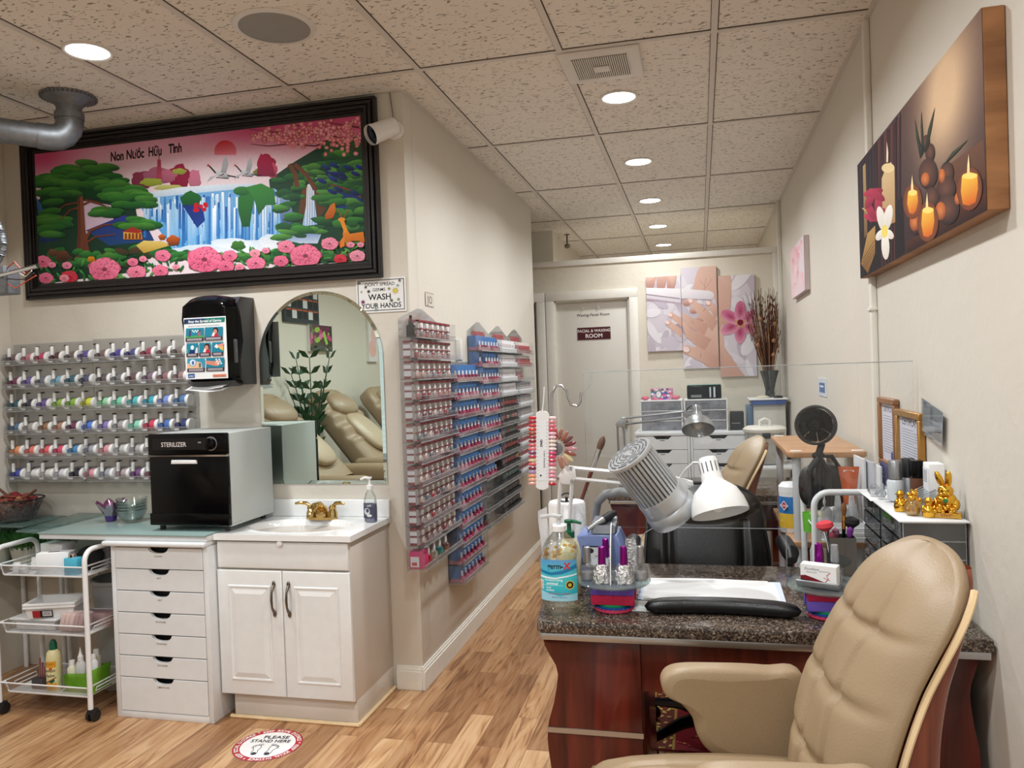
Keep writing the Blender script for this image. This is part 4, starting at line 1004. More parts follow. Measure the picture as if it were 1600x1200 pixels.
# cultured-marble top with an oval bowl
t = MB(); 
def top(u, v):
    x = 0.0+0.628*u; y = -0.012+0.425*v
    dx, dy = (x-0.305)/0.235, (y-0.185)/0.145; r = math.hypot(dx, dy)
    z = 0.792
    if r < 1.12: z += 0.004*math.exp(-((r-1.06)/0.05)**2)
    if r < 1.0: z -= 0.13*(1-r*r)**0.62
    return (x, y, z)
t.grid(top, 72, 52)
t.raw([(0.0,-0.012,0.768),(0.628,-0.012,0.768),(0.628,0.413,0.768),(0.0,0.413,0.768),(0.0,-0.012,0.792),(0.628,-0.012,0.792),(0.628,0.413,0.792),(0.0,0.413,0.792)], [(0,1,5,4),(1,2,6,5),(2,3,7,6),(3,0,4,7)])
t.box(0.0, 0.628, 0.403, 0.4235, 0.7925, 0.872, 0.004)
t.build('sink_top', mat('cultured_marble', (240,241,240), 0.12, var=0.01), o, ang=60)

# faucet
o = thing('brass_faucet', 'polished brass two-handle faucet at the back of the white sink', 'faucet', (-1.70, 3.275, 0.7925))
t = MB(); t.prism([(0.078*math.cos(a), 0.027*math.sin(a)) for a in [2*PI*k/32 for k in range(32)]], 'z', 0, 0.012, 0.003); t.build('base_plate', M_BRASS, o)
t = MB(); t.lathe([(0.028,0.01),(0.03,0.03),(0.026,0.05),(0.02,0.062)], (0,0,0), 24); t.tube([(0,0,0.04),(0,-0.03,0.066),(0,-0.07,0.070),(0,-0.105,0.055),(0,-0.112,0.040)], [0.026,0.022,0.017,0.014,0.013], 16); t.build('spout', M_BRASS, o)
for s_ in (-1, 1):
    t = MB(); t.lathe([(0.022,0.01),(0.021,0.03),(0.016,0.044),(0.018,0.055),(0.010,0.066)], (s_*0.054,0,0), 20)
    t.tube([(s_*0.054,0,0.058),(s_*0.075,-0.008,0.075),(s_*0.10,-0.016,0.078),(s_*0.122,-0.02,0.074)], [0.008,0.009,0.008,0.005], 10); t.build('handle', M_BRASS, o)
# soap
o = thing('soap_bottle', 'clear pump bottle of lavender hand soap standing at the sink corner', 'soap bottle', (-1.438, 3.225, 0.7925))
t = MB(); t.lathe([(0.026,0),(0.030,0.004),(0.031,0.05),(0.029,0.10),(0.022,0.125),(0.013,0.138),(0.013,0.148)], n=24, sy=0.7); t.build('bottle', M_GLASS, o)
t = MB(); t.lathe([(0.025,0.003),(0.0285,0.006),(0.0295,0.05),(0.029,0.082),(0,0.082)], n=24, sy=0.7); t.build('liquid', mat('lavender_soap', (128,126,164), 0.2), o)
A = Art(0.046, 0.068, (84,88,104)); A.rect(0,0,.046,.05,(58,66,84)); A.ell(.016,.03,.013,.016,(200,200,206)); A.ell(.018,.034,.007,.009,(60,70,90)); A.ell(.026,.012,.012,.006,(212,212,214)); A.text('soft', .026,.052,.013,(230,230,236),.01)
A.build('label', M_PRINTG, o, (-0.023, -0.0225, 0.02))
t = MB(); t.lathe([(0.015,0.146),(0.015,0.163),(0.006,0.166),(0.005,0.19),(0.011,0.192),(0.011,0.20)], n=18); t.tube([(0,0,0.196),(-0.02,-0.006,0.198),(-0.038,-0.01,0.190)], 0.005, 8); t.build('pump', M_WHITE, o)

# ================================================================== floor sticker
o = thing('floor_sticker', 'round red and white PLEASE STAND HERE sticker on the wood floor', 'floor sticker', (-1.70, 2.752, 0.0006), math.radians(-4))
o.rotation_euler = (0, 0, math.radians(8))
Rr = 0.134
A = Art(2*Rr, 2*Rr, (240,240,238), clip=False); A.V = []; A.F = []; A.C = []; A.k = 0
c_ = Rr
A.ell(c_, c_, Rr, Rr, (120,24,36), n=64); A.ell(c_, c_, Rr*0.985, Rr*0.985, (176,34,48), n=64); A.ell(c_, c_, Rr*0.79, Rr*0.79, (238,238,236), n=64)
msg = 'KEEP SOCIAL DISTANCE * '*3
n = len(msg)
for k, ch in enumerate(msg):
    if ch == ' ': continue
    a = math.radians(118)-2*PI*k/n; A.text(ch, c_+Rr*0.835*math.cos(a), c_+Rr*0.835*math.sin(a), .0225, (240,236,234), .02, rot=a-PI/2, sx=0.9)
A.text('PLEASE', c_+.012, c_+.050, .034, (30,34,46), .012, sx=1.0); A.text('STAND HERE', c_, c_+.018, .032, (30,34,46), .012, sx=.86)
for s_ in (-1, 1):
    def F(x, y): return (c_+s_*(0.012+x*0.9)+(0.0 if s_ > 0 else 0.0), c_-0.085+y)
    ol = [(0.014,0.0),(0.026,0.004),(0.030,0.02),(0.030,0.04),(0.040,0.058),(0.044,0.072),(0.034,0.078),(0.018,0.079),(0.008,0.072),(0.006,0.055),(0.010,0.038),(0.004,0.02),(0.005,0.006),(0.014,0.0)]
    A.line([F(*p) for p in ol], 0.0022, (28,34,58))
    for k in range(5): A.ell(*F(0.010+0.0085*k, 0.085-0.0016*k*k), 0.0052-0.0005*k, 0.0060-0.0005*k, (28,34,58), n=10); A.ell(*F(0.010+0.0085*k, 0.085-0.0016*k*k), 0.0034-0.0004*k, 0.0042-0.0004*k, (238,238,236), n=10)
    A.ell(*F(0.016,0.012), 0.009, 0.009, (28,34,58), n=14)
A.build('print', attrm('printed_vinyl', 0.25, 0.5), o, (-Rr, -Rr, 0), (-PI/2, 0, 0))
kids(o)[0].rotation_euler = (0, 0, 0)
for v in kids(o)[0].data.vertices: v.co = (v.co.x, v.co.z, -v.co.y+0.0004)
MB().lathe([(0,0),(Rr,0),(Rr,0.0003)], n=64).build('vinyl_disc', M_WHITE, o)
# ================================================================== polish racks on the display wall
XW = -1.27
def wallrack(name, label, y0, y1, rows, ztop, sign, group='clear acrylic polish racks on the display wall'):
    """rows: shelf heights; items stand in front of the wall facing +x"""
    o = thing(name, label, 'rack', (XW+0.001, y0, 0), group=group)
    W = y1-y0; zb = rows[-1]-0.012
    t = MB()
    if sign:
        prof = [(0, zb), (W, zb), (W, ztop-0.06), (W*0.5+0.03, ztop), (W*0.5-0.03, ztop), (0, ztop-0.06)]
    else: prof = [(0, zb), (W, zb), (W, ztop), (0, ztop)]
    t.prism(prof, 'x', 0.0, 0.0035); t.build('back_panel', M_ACRYL, o)
    for yy in (0.0, W-0.003): MB().box(0.0, 0.085, yy, yy+0.003, zb, rows[0]+0.08).build('side_panel', M_ACRYL, o)
    for z in rows:
        t = MB(); t.box(0.0035, 0.088, 0.003, W-0.003, z-0.003, z); t.box(0.085, 0.088, 0.003, W-0.003, z, z+0.016)
        s_ = t.build('shelf', M_ACRYL, o)
        t = MB(); t.box(0.0852, 0.0895, 0.0, W, z-0.0055, z-0.0008); t.box(0.0848, 0.0884, 0.0, W, z+0.016, z+0.018); t.build('lip', M_AEDGE, s_)
    if sign:
        A = Art(W*0.72, 0.026, (236,228,226), clip=False); A.V = []; A.F = []; A.C = []; A.k = 0
        A.text('POLISH STATION', W*0.36, 0.004, 0.042, (190,36,52), .03, 0, 0.95*W/0.52)
        A.build('lettering', M_PRINT, o, (0.0042, W*0.14, ztop-0.088), (0, 0, PI/2))
    return o
RA = [1.602,1.509,1.42,1.327,1.237,1.145,1.051,0.957,0.869,0.78,0.692,0.590]
RB = [1.398-0.0927*k for k in range(12)]
RC = [1.563-0.0915*k for k in range(12)]
wallrack('polish_rack', 'nearest wall rack, filled with red polish boxes', 3.205, 3.76, RA, 1.745, True)
wallrack('polish_rack', 'lowest-hanging wall rack, filled with blue boxes', 3.765, 4.235, RB, 1.50, False)
wallrack('polish_rack', 'wall rack with blue boxes above and empty shelves below', 4.24, 4.70, RC, 1.735, True)
wallrack('polish_rack', 'wall rack with white boxes above and black boxes below', 4.705, 5.17, RC, 1.735, True)
wallrack('polish_rack', 'farthest wall rack, beside the dark doorway', 5.175, 5.64, RC[:10], 1.735, True)
M_RED = mat('carton_red', (136,46,52), 0.5); M_CLR = mat('carton_clear', (176,162,160), 0.3, var=0.12, scale=90); M_BLUE = mat('carton_blue', (44,112,178), 0.45, var=0.1, scale=25)
M_PINKC = mat('carton_pink', (184,116,136), 0.45, var=0.12, scale=60); M_WCARD = mat('carton_white', (230,230,232), 0.5); M_BCARD = mat('carton_black', (26,26,30), 0.4); M_GCARD = mat('carton_grey', (140,142,148), 0.45, var=0.15, scale=80)
def pbottle(t, x, cap, w, zb, zc, body_mi, cap_mi, zb0=0.004):
    t.mi = body_mi; t.prism([(x-0.006+0.008*math.cos(a)*1.3, w*math.sin(a)) for a in [2*PI*k/8 for k in range(8)]], 'z', zb0, zb)
    t.mi = cap_mi; t.lathe([(cap, zb), (cap*0.85, zc)], (x-0.006, 0, 0), 8)
LIQ = [(176,110,106),(170,150,150),(190,150,134),(140,60,70),(120,76,82),(200,170,160),(96,120,120),(140,108,114),(160,60,64),(110,110,120),(206,186,178),(96,80,96)]
def red_box(c):
    m = mat('liquid_%d_%d_%d' % c, c, 0.15, coat=0.5)
    o = thing('red_polish_box', 'x', 'polish box', (0,0,0), group='red-topped polish boxes in the nearest wall rack')
    t = MB(); D, W2 = 0.062, 0.034
    t.mi = 1; t.box(0.0, D-0.006, -W2, W2, 0, 0.078); t.mi = 0; t.box(D-0.045, D, -W2, W2, 0.069, 0.0792, 0.001, 1); t.box(0.012, 0.044, -W2-0.0006, -W2, 0.066, 0.078); t.box(D-0.012, D, -W2, W2, 0.037, 0.0405); t.box(D-0.012, D, -W2, W2, 0.0, 0.004); t.box(0.012, 0.044, -W2-0.0006, -W2, 0.036, 0.042); t.box(0.012, 0.044, -W2-0.0006, -W2, 0.0, 0.010)
    t.mi = 2; t.box(0.012, 0.044, -W2-0.0006, -W2, 0.044, 0.060); t.box(0.012, 0.044, -W2-0.0006, -W2, 0.012, 0.034)
    t.build('carton', [M_RED, M_CLR, M_WCARD], o)
    t = MB(); x = D+0.003; t.mi = 1; t.box(x-0.010, x, -0.010, 0.010, 0.042, 0.065, 0.002, 1); t.mi = 0; t.box(x-0.010, x, -0.016, 0.016, 0.006, 0.028, 0.003, 1); t.mi = 1; t.box(x-0.008, x-0.001, -0.006, 0.006, 0.028, 0.035)
    t.build('bottle', [m, M_CAPW], o); return o
def blue_box(c, dark=0):
    m = mat('liquid_%d_%d_%d' % c, c, 0.15, coat=0.5)
    o = thing('blue_polish_box', 'x', 'polish box', (0,0,0), group='blue polish boxes in the wall racks')
    t = MB(); W2 = 0.031; t.mi = 0; t.box(0.0, 0.045, -W2, W2, 0.0, 0.084, 0.001, 1); t.mi = 1; t.box(0.0445, 0.060, -W2, W2, 0.0, 0.012); t.box(0.002, 0.0452, -W2-0.0005, W2+0.0005, 0.002, 0.020)
    t.build('carton', [M_BLUE, M_PINKC], o)
    t = MB(); pbottle(t, 0.062, 0.0062, 0.010, 0.032, 0.054, 0, 1, 0.004); t.build('bottle', [m, M_CAPW], o); return o
def plain_box(kind, c):
    m = mat('liquid_%d_%d_%d' % c, c, 0.15, coat=0.5)
    nm, mc, ms = {'white': ('white_polish_box', M_WCARD, M_WCARD), 'black': ('black_polish_box', M_BCARD, M_BCARD), 'grey': ('grey_polish_box', M_GCARD, M_WCARD), 'cream': ('cream_polish_box', mat('carton_cream', (222,212,202), 0.5), mat('carton_crimson', (150,40,54), 0.5))}[kind]
    o = thing(nm, 'x', 'polish box', (0,0,0), group='%s polish boxes in the far wall racks' % kind)
    t = MB(); W2 = 0.036; t.mi = 0; t.box(0.0, 0.05, -W2, W2, 0.0, 0.076, 0.001, 1); t.mi = 1; t.box(0.05, 0.066, -W2, W2, 0.0, 0.026)
    if kind == 'grey': t.mi = 0; t.box(0.0495, 0.0505, -W2, W2, 0.04, 0.07)
    t.build('carton', [mc, ms], o)
    t = MB(); t.mi = 0; 
    for k in (-1, 1): t.box(0.0502, 0.056, k*0.018-0.010, k*0.018+0.010, 0.030, 0.056, 0.003, 1)
    t.build('bottle', [m], o); return o
_bx = {}
def put(kind, c, y, z, label):
    key = (kind, c)
    if key not in _bx:
        o = red_box(c) if kind == 'red' else blue_box(c) if kind == 'blue' else plain_box(kind, c)
        _bx[key] = (o, kids(o)); o.location = (XW+0.006, y, z+0.0004); o['label'] = label
    else:
        o, ch = _bx[key]; dup(o, (XW+0.006, y, z+0.0004), 0, label, None, ch)
rr = random.Random(11)
SUB = dict(zip(LIQ, ['rosy','greige','peach','crimson','mulberry','nude','teal','mauve','red','slate','pale','aubergine']))
for r, z in enumerate(RA[:11]):
    for k in range(7):
        if r == 0 and k == 0: continue
        c = LIQ[rr.randrange(4) if r in (1, 3) else rr.choice((1, 1, 2, 4, 5, 6, 7, 9, 9, 10, 10, 11, 8, 3))]
        put('red', c, 3.246+k*0.0745, z, 'red-topped box with %s polish, %s shelf of the nearest rack, %s along' % (SUB[c], ORD[r], ORD[k]))
BL = [(190,100,126),(170,70,96),(206,160,170),(150,54,84)]; BN = ['pink', 'deep rose', 'pale pink', 'magenta']
for r, z in enumerate(RB):
    for k in range(7):
        j = rr.randrange(4); put('blue', BL[j], 3.801+k*0.0663, z, 'blue box with %s bottle, %s shelf of the lowest-hanging rack, %s along' % (BN[j], ORD[r], ORD[k]))
for r, z in enumerate(RC[:9]):
    for k in range(7):
        if (r == 1 and k == 1) or (r == 8 and k > 4): continue
        j = rr.randrange(4); put('blue', BL[j], 4.276+k*0.0648, z, 'blue box with %s bottle, %s shelf of the third rack, %s along' % (BN[j], ORD[r], ORD[k]))
DK = [(190,40,50),(220,190,90),(170,60,90),(230,170,160),(90,130,130),(60,60,66)]; DN = ['red', 'yellow', 'berry', 'peach', 'teal', 'black']
for r, z in enumerate(RC):
    for k in range(6):
        if r < 4: put('white', (214,206,206), 4.745+k*0.077, z, 'white polish box, %s shelf of the fourth rack, %s along' % (ORD[r], ORD[k]))
        else:
            j = (0 if r in (4, 7) and rr.random() < .7 else 5 if r > 9 else 4 if r == 9 else rr.randrange(5))
            put('black', DK[j], 4.745+k*0.077, z, 'black polish box with %s bottles, %s shelf of the fourth rack, %s along' % (DN[j], ORD[r], ORD[k]))
for r, z in enumerate(RC[:10]):
    for k in range(6):
        if r == 2 and k > 1: continue
        kind = 'cream' if r < 3 else 'grey' if r < 6 else 'white'
        put(kind, (176,50,66) if kind != 'grey' else (214,206,206), 5.215+k*0.077, z, '%s polish box, %s shelf of the farthest rack, %s along' % (kind, ORD[r], ORD[k]))
# odd things on the racks
o = thing('dropper_bottle', 'black dropper bottle at the top left of the nearest rack', 'bottle', (XW+0.045, 3.245, RA[0]+0.0005))
t = MB(); t.lathe([(0.020,0),(0.021,0.002),(0.021,0.05),(0.010,0.06)], n=18); t.build('bottle', M_BLACK, o); t = MB(); t.lathe([(0.011,0.058),(0.011,0.07),(0.006,0.072),(0.006,0.095)], n=14); t.build('dropper', M_BLACKM, o)
A = Art(0.03,0.03,(60,50,46)); A.rect(.004,.004,.026,.014,(150,90,60)); A.build('label', M_PRINT, o, (0.0212,-0.015,0.012), (0,0,PI/2))
o = thing('pink_polish_box', 'bright pink box on the bottom shelf of the nearest rack', 'polish box', (XW+0.03, 3.25, RA[11]+0.0005))
t = MB(); t.box(-0.02,0.045,-0.035,0.03,0,0.075,0.001); t.build('carton', mat('carton_magenta', (206,40,110), 0.4), o); A = Art(0.04,0.045,(230,224,226)); A.rect(.006,.006,.03,.02,(190,60,60)); A.build('label', M_PRINT, o, (-0.015,-0.0356,0.008))
for k, (y, c, n_) in enumerate([(3.36,(200,60,70),'red'),(3.44,(190,180,170),'beige'),(3.52,(70,150,150),'teal'),(3.61,(150,110,100),'brown')]):
    b = thing('nail_bottle', 'loose %s nail bottle on the bottom shelf of the nearest rack' % n_, 'bottle', (XW+0.045, y, RA[11]+0.0005), group='loose bottles on the bottom shelf')
    t = MB(); t.lathe([(0.016,0),(0.018,0.004),(0.016,0.026),(0.006,0.034)], n=16); t.build('glass', mat('nail_'+n_, c, 0.15, coat=0.5), b); t = MB(); t.lathe([(0.008,0.032),(0.005,0.07)], n=12); t.build('cap', M_CAPW, b)
b = thing('nail_bottle', 'lone black-capped bottle on the bottom empty shelf', 'bottle', (XW+0.045, 4.33, RC[11]+0.0005))
t = MB(); t.lathe([(0.016,0),(0.018,0.004),(0.017,0.026),(0.007,0.034)], n=16); t.build('glass', mat('nail_dkred', (120,30,30), 0.15), b); t = MB(); t.lathe([(0.010,0.034),(0.009,0.085)], n=12); t.build('cap', M_BLACK, b)
o = thing('letter_sign', 'small clear sign with black letters above the nearest rack', 'sign', (XW+0.001, 3.565, 1.765))
MB().box(0,0.002,0,0.125,0,0.07).build('plate', M_ACRYL, o); A = Art(.12,.06,(214,206,192)); A.text('JIO', .06, .012, .052, (26,24,24), .0); A.build('print', M_PRINT, o, (0.0024,0.002,0.004), (0,0,PI/2))
o = thing('wall_outlet', 'cream outlet box on the wall between the racks', 'outlet', (XW+0.0005, 4.02, 1.51))
t = MB(); t.box(0,0.030,0,0.03,0,0.11,0.002); t.box(0,0.006,0.03,0.12,0.0,0.11,0.002); t.mi = 1
for z in (0.03,0.07): t.box(0.005,0.007,0.06,0.072,z,z+0.012)
t.build('plate', [M_RING, M_BLACKM], o)
# ================================================================== canvases
def canvas_box(o, w, h, d, art, mside):
    """canvas w x h standing on the wall: print faces local -y"""
    t = MB(); t.box(0, w, -d, 0, 0, h, 0.002, 1); t.build('stretched_canvas', mside, o)
    art.build('print', M_CANVAS, o, (0, -d-0.0006, 0))
SK, SK2, SK3 = (222,186,170), (200,156,140), (170,122,110)
def hands(A):
    for k in range(80):
        r_ = random.Random(k); A.ell(720+r_.random()*680, 150+r_.random()*650, 40+r_.random()*50, 16+r_.random()*24, r_.choice([(222,216,222),(206,198,208),(232,228,232),(196,186,198)]), rot=r_.random()*3, n=12)
    A.poly([(725,345),(1000,360),(1120,380),(1160,420),(900,370),(725,360)], (170,150,160), (206,196,206))
    A.blob([(1000,290),(1035,150),(1140,120),(1215,190),(1216,420),(1196,510),(1160,430),(1120,320),(1050,310)], SK, SK2)
    for p in ([(1075,210),(1065,290)],[(1040,230),(1075,270)],[(1110,220),(1070,280)]): A.line(p, 3, (196,146,126))
    for x, wd in ((752,56),(818,58),(878,54)): A.blob([(x-wd/2,170),(x+wd/2,166),(x+wd/2-4,250),(x+wd/4-8,300),(x-wd/4-4,304),(x-wd/2,270)], SK, SK3)
    A.poly([(722,280),(930,280),(1095,290),(1116,298),(1126,312),(1124,330),(1110,342),(930,338),(722,318)], (238,234,236), (216,208,214)); A.line([(722,320),(930,340),(1112,346)], 3, (170,156,164))
    for x, y in ((968,362),(1012,408),(1050,458)): A.ell(x, y, 30, 20, SK, SK3, -0.3)
    def finger(p0, p1, w0, w1):
        (x0, y0), (x1, y1) = p0, p1; A.line([p0, ((x0+x1)/2, (y0+y1)/2-4), p1], w0, SK, SK2, w1); A.ell(x0, y0, w0/2, w0/2, SK, SK2)
        a = math.atan2(y1-y0, x1-x0); A.ell(x0-math.cos(a)*6, y0-math.sin(a)*6, w0*0.42, w0*0.30, (238,206,200), (246,228,226), a)
    A.blob([(1040,540),(1085,470),(1150,440),(1178,520),(1190,610),(1250,700),(1330,830),(1180,840),(1160,740),(1110,680),(1060,620)], SK, SK2)
    A.blob([(900,500),(980,500),(1070,570),(1090,650),(1000,590)], (170,148,160), (196,180,190))
    A.blob([(1030,590),(1090,500),(1180,540),(1190,760),(1120,750),(1050,680)], SK, SK2)
    finger((878,440),(1090,520),34,74); finger((862,485),(1100,610),34,80); finger((990,355),(1150,500),34,84); finger((1095,365),(1160,440),36,60); finger((975,640),(1170,715),52,90)
    for p in ([(1000,470),(1010,486)],[(1075,395),(1066,412)],[(1060,660),(1056,684)]): A.line(p, 3, SK3)
    cx, cy = 1280, 470
    for k in range(6):
        a = 2*PI*k/6+0.5; A.ell(cx+62*math.cos(a), cy+62*math.sin(a), 66, 34, (206,120,150), (226,160,184), a, cc=(170,60,100))
    for k in range(9): A.line([(cx,cy),(cx+36*math.cos(k*0.5-0.4),cy+36*math.sin(k*0.5-0.4))], 5, (206,170,90))
    A.ell(cx, cy, 18, 18, (120,30,50))
for nm, q, (x0, x1, z0, z1), lab in (('p1', [(718,215),(930,198),(948,637),(750,655)], (-0.418,-0.135,1.565,2.185), 'left canvas of the manicure triptych, fingertips and a nail file'),
        ('p2', [(918,155),(1132,140),(1168,735),(960,750)], (-0.132,0.152,1.415,2.245), 'tall middle canvas of the manicure triptych, showing the hand'),
        ('p3', [(1140,200),(1348,182),(1390,787),(1178,803)], (0.163,0.448,1.335,2.160), 'right canvas of the manicure triptych, with a pink lily')):
    o = thing('canvas_print', lab, 'canvas', (x0, PY-0.001, z0), group='three-part manicure picture on the rear wall')
    w_, h_ = x1-x0, z1-z0; A = Art(w_, h_, (214,206,214), homog(q, [(0,h_),(w_,h_),(w_,0),(0,0)]), 3e-5); hands(A); canvas_box(o, w_, h_, 0.028, A, mat('canvas_side', (206,190,190), 0.7))

# candle canvas on the right wall
o = thing('candle_canvas', 'wide brown canvas of candles, stones and a white frangipani on the right wall', 'canvas', (XR-0.001, 3.275, 1.748), -PI/2)
w_, h_ = 1.375, 0.437
A = Art(w_, h_, [(36,24,30),(120,84,64),(206,170,136),(54,40,50)], homog([(435,635),(885,85),(920,830),(440,1080)], [(0,h_),(w_,h_),(w_,0),(0,0)]), 2e-5)
def bgc(u, v):
    def mix(a, b, k): k = max(0, min(1, k)); return [p+(q-p)*k for p, q in zip(a, b)]
    glow = math.exp(-((u-0.80)/0.17)**2-((v-0.80)/0.42)**2)
    c = mix((52,38,40), (92,68,64), v) if u > 0.46 else mix((30,24,30), (62,46,56), v)
    c = mix(c, (224,190,152), glow*1.15) if u > 0.46 else mix(c, (120,80,80), 0.5*math.exp(-((u-0.36)/0.06)**2)*v)
    return mix(c, (60,36,34), max(0, 0.30-v)*1.6)
A.field(bgc, 56, 22)
A.poly([(700,700),(900,560),(916,700),(700,860)], (110,76,58), (80,48,36))
A.poly([(620,940),(917,760),(920,830),(620,990)], (80,42,30), (38,22,22)); A.poly([(440,900),(606,760),(612,985),(440,1078)], (34,24,26), (24,18,22))
for k in range(14): x = 440+k*12; A.line([(x, 1075-(x-440)*0.5),(x, 640-(x-435)*1.2)], 4, (70+10*(k % 3),44,48) if 6 < k < 12 else (34,26,34))
for k in range(8): x = 500+k*12; A.poly([(x,560-k*12),(x+9,548-k*12),(x+9,760),(x,780)], (100,60,56) if k % 2 else (60,36,42), (60,36,40))
A.poly([(456,640),(466,628),(470,900),(458,920)], (190,160,110), (120,90,60)); A.line([(452,800),(466,812),(476,830)], 5, (206,176,120))
A.poly([(526,690),(545,640),(560,628),(574,650),(576,860),(526,880)], (226,196,146), (170,130,90)); A.ell(550,650,24,18,(240,214,160)); A.poly([(544,628),(546,550),(551,590),(550,628)], (255,240,210))
for k in range(7): a = k*0.9; A.ell(497+16*math.cos(a), 790+50*math.sin(a), 15, 38, (196,60,90), (140,30,60), a)
A.poly([(444,1020),(470,900),(500,870),(498,980),(470,1060)], (190,150,90), (120,80,44))
for k in range(4): A.line([(452,1000+k*14),(496,930+k*16)], 2, (90,60,36))
cx, cy = 536, 895
for a, l in ((-2.0,92),(-1.15,96),(0.35,58),(1.5,96),(2.75,60)):
    pts = []
    for k in range(18):
        q = 2*PI*k/18; px_, py_ = l*0.52+l*0.50*math.cos(q), l*0.26*math.sin(q)
        pts.append((cx+(px_*math.cos(a)-py_*math.sin(a))*0.62, cy+(px_*math.sin(a)+py_*math.cos(a))*1.15))
    A.poly(pts, (250,247,240), (222,214,202))
A.ell(cx, cy, 12, 26, (246,222,110))
for x, y, a, b_ in ((707,600,18,36),(700,680,36,60),(692,560,14,28),(770,680,26,44),(768,740,36,50),(775,820,44,60),(715,770,28,40),(652,865,26,50)): A.ell(x, y, a, b_, (74,50,46), (30,22,26), cc=(112,74,58))
for x, y, a, b_ in ((752,690,12,28),(748,825,20,36),(650,865,18,34),(690,700,16,26),(812,780,12,24)): A.ell(x, y, a, b_, (196,100,50), (120,60,36), cc=(216,130,70))
for pts in ([(670,620),(655,540),(650,470),(664,540),(682,600)],[(676,600),(672,500),(674,440),(680,520),(684,590)],[(684,600),(700,510),(724,430),(712,510),(696,590)],[(756,650),(790,600),(848,556),(810,600),(768,642)]): A.poly(pts, (70,78,56), (30,36,34))
for x0, x1, y0, y1, fx, fy in ((622,663,735,832,641,680),(676,725,805,925,697,750),(824,888,680,808,851,612)):
    A.ell((x0+x1)/2, (y0+y1)/2, (x1-x0)/2+16, (y1-y0)/2+20, (110,60,40), cc=(180,96,40)); cxx = (x0+x1)/2
    A.poly([(x0,(y0+y1)/2+8),(x0+3,y0+16),(cxx,y0),(x1-3,y0+8),(x1,(y0+y1)/2),(x1-8,y1-12),(cxx,y1),(x0+8,y1-6)], (250,200,70), (214,96,30)); A.ell(cxx, y0+14, (x1-x0)/2-4, 12, (255,226,120))
    A.poly([(fx-5,y0+10),(fx-4,fy+40),(fx,fy),(fx+4,fy+40),(fx+5,y0+10)], (255,240,200), (255,220,140))
canvas_box(o, w_, h_, 0.045, A, wood_mat('canvas_wrap', (120,78,44), (176,124,80), 0.6, (3, 3, 14)))

o = thing('small_canvas', 'small pale pink blossom canvas farther along the right wall', 'canvas', (XR-0.001, 5.72, 1.868), -PI/2)
A = Art(0.70, 0.33, [(236,208,210),(214,204,210),(224,216,220),(240,196,204)])
for k in range(26):
    r_ = random.Random(k+5); x, y = r_.random()*.6+.03, r_.random()*.28+.02; A.ell(x, y, .06, .03, r_.choice([(232,150,164),(240,180,190),(220,128,150),(236,222,226)]), (226,200,206), r_.random()*3, cc=(244,214,218))
canvas_box(o, 0.70, 0.33, 0.03, A, mat('canvas_side', (206,190,190), 0.7))

# ================================================================== door signs
A = Art(0.30, 0.03, (214,204,182), clip=False); A.V = []; A.F = []; A.C = []; A.k = 0; A.text('Waxing-Facial Room', .15, .006, .034, (70,58,52), .012, .25)
tag(A.build('door_lettering', M_PRINT, None, (-1.03, PY+0.0440, 1.885)), 'dark italic Waxing-Facial Room lettering on the rear door', 'lettering')
o = thing('room_sign', 'maroon FACIAL & WAXING ROOM sign on the rear door', 'sign', (-1.018, PY+0.0445, 1.69))
MB().prism([(0,0),(0.285,0),(0.285,0.105),(0,0.105)], 'y', -0.006, 0, 0.002).build('plate', mat('maroon_plate', (74,22,34), 0.3), o)
A = Art(0.281, 0.101, (74,22,34)); A.text('FACIAL & WAXING', .1405, .062, .0335, (236,228,222), .018, sx=.98); A.text('ROOM', .1405, .014, .047, (238,230,224), .02, sx=1.05)
A.build('lettering', M_PRINT, o, (0.002, -0.0064, 0.002))

# ================================================================== rear storage wall
for i, (x0, x1, n) in enumerate(((-0.505, -0.092, 0), (-0.088, 0.325, 1))):
    o = thing('storage_drawers', ['left white drawer cabinet with trapezoid cut-outs by the rear door', 'right white drawer cabinet with trapezoid cut-outs behind the tan chair'][i], 'drawer cabinet', (x0, 6.13, 0), group='white drawer cabinets by the rear partition')
    W = x1-x0; t = MB(); t.box(0,0.018,0,0.5,0,0.905); t.box(W-0.018,W,0,0.5,0,0.905); t.box(0.018,W-0.018,0.0,0.5,0,0.04); t.box(-0.004 if i == 0 else 0,W+(0.004 if i else 0),-0.008,0.5,0.905,0.93,0.003); t.box(0.018,W-0.018,0.02,0.5,0.04,0.045); t.box(0.018,W-0.018,0.49,0.5,0.045,0.905)
    t.build('carcass', M_WLAC, o)
    for k in range(8):
        z1 = 0.902-k*0.1075; z0 = z1-0.104; c = W/2
        t = MB(); t.prism([(0.02,z0),(W-0.02,z0),(W-0.02,z1),(c+0.07,z1),(c+0.045,z1-0.026),(c-0.045,z1-0.026),(c-0.07,z1),(0.02,z1)], 'y', -0.001, 0.014, 0.001, 1); t.mi = 1; t.box(c-0.08, c+0.08, 0.03, 0.032, z1-0.05, z1)  # dark backing gives the trapezoid cut-out its inner shade
        t.mi = 1; t.box(c-0.018, c+0.018, -0.0016, -0.001, z1-0.036, z1-0.031); t.build('drawer', [M_WLAC, M_BLACKM], o)
M_DRW = glassm('frosted_drawer', (214,218,224), 0.15, 0.5, 0.1, 0.3, (206,208,216))
r_ = random.Random(4)
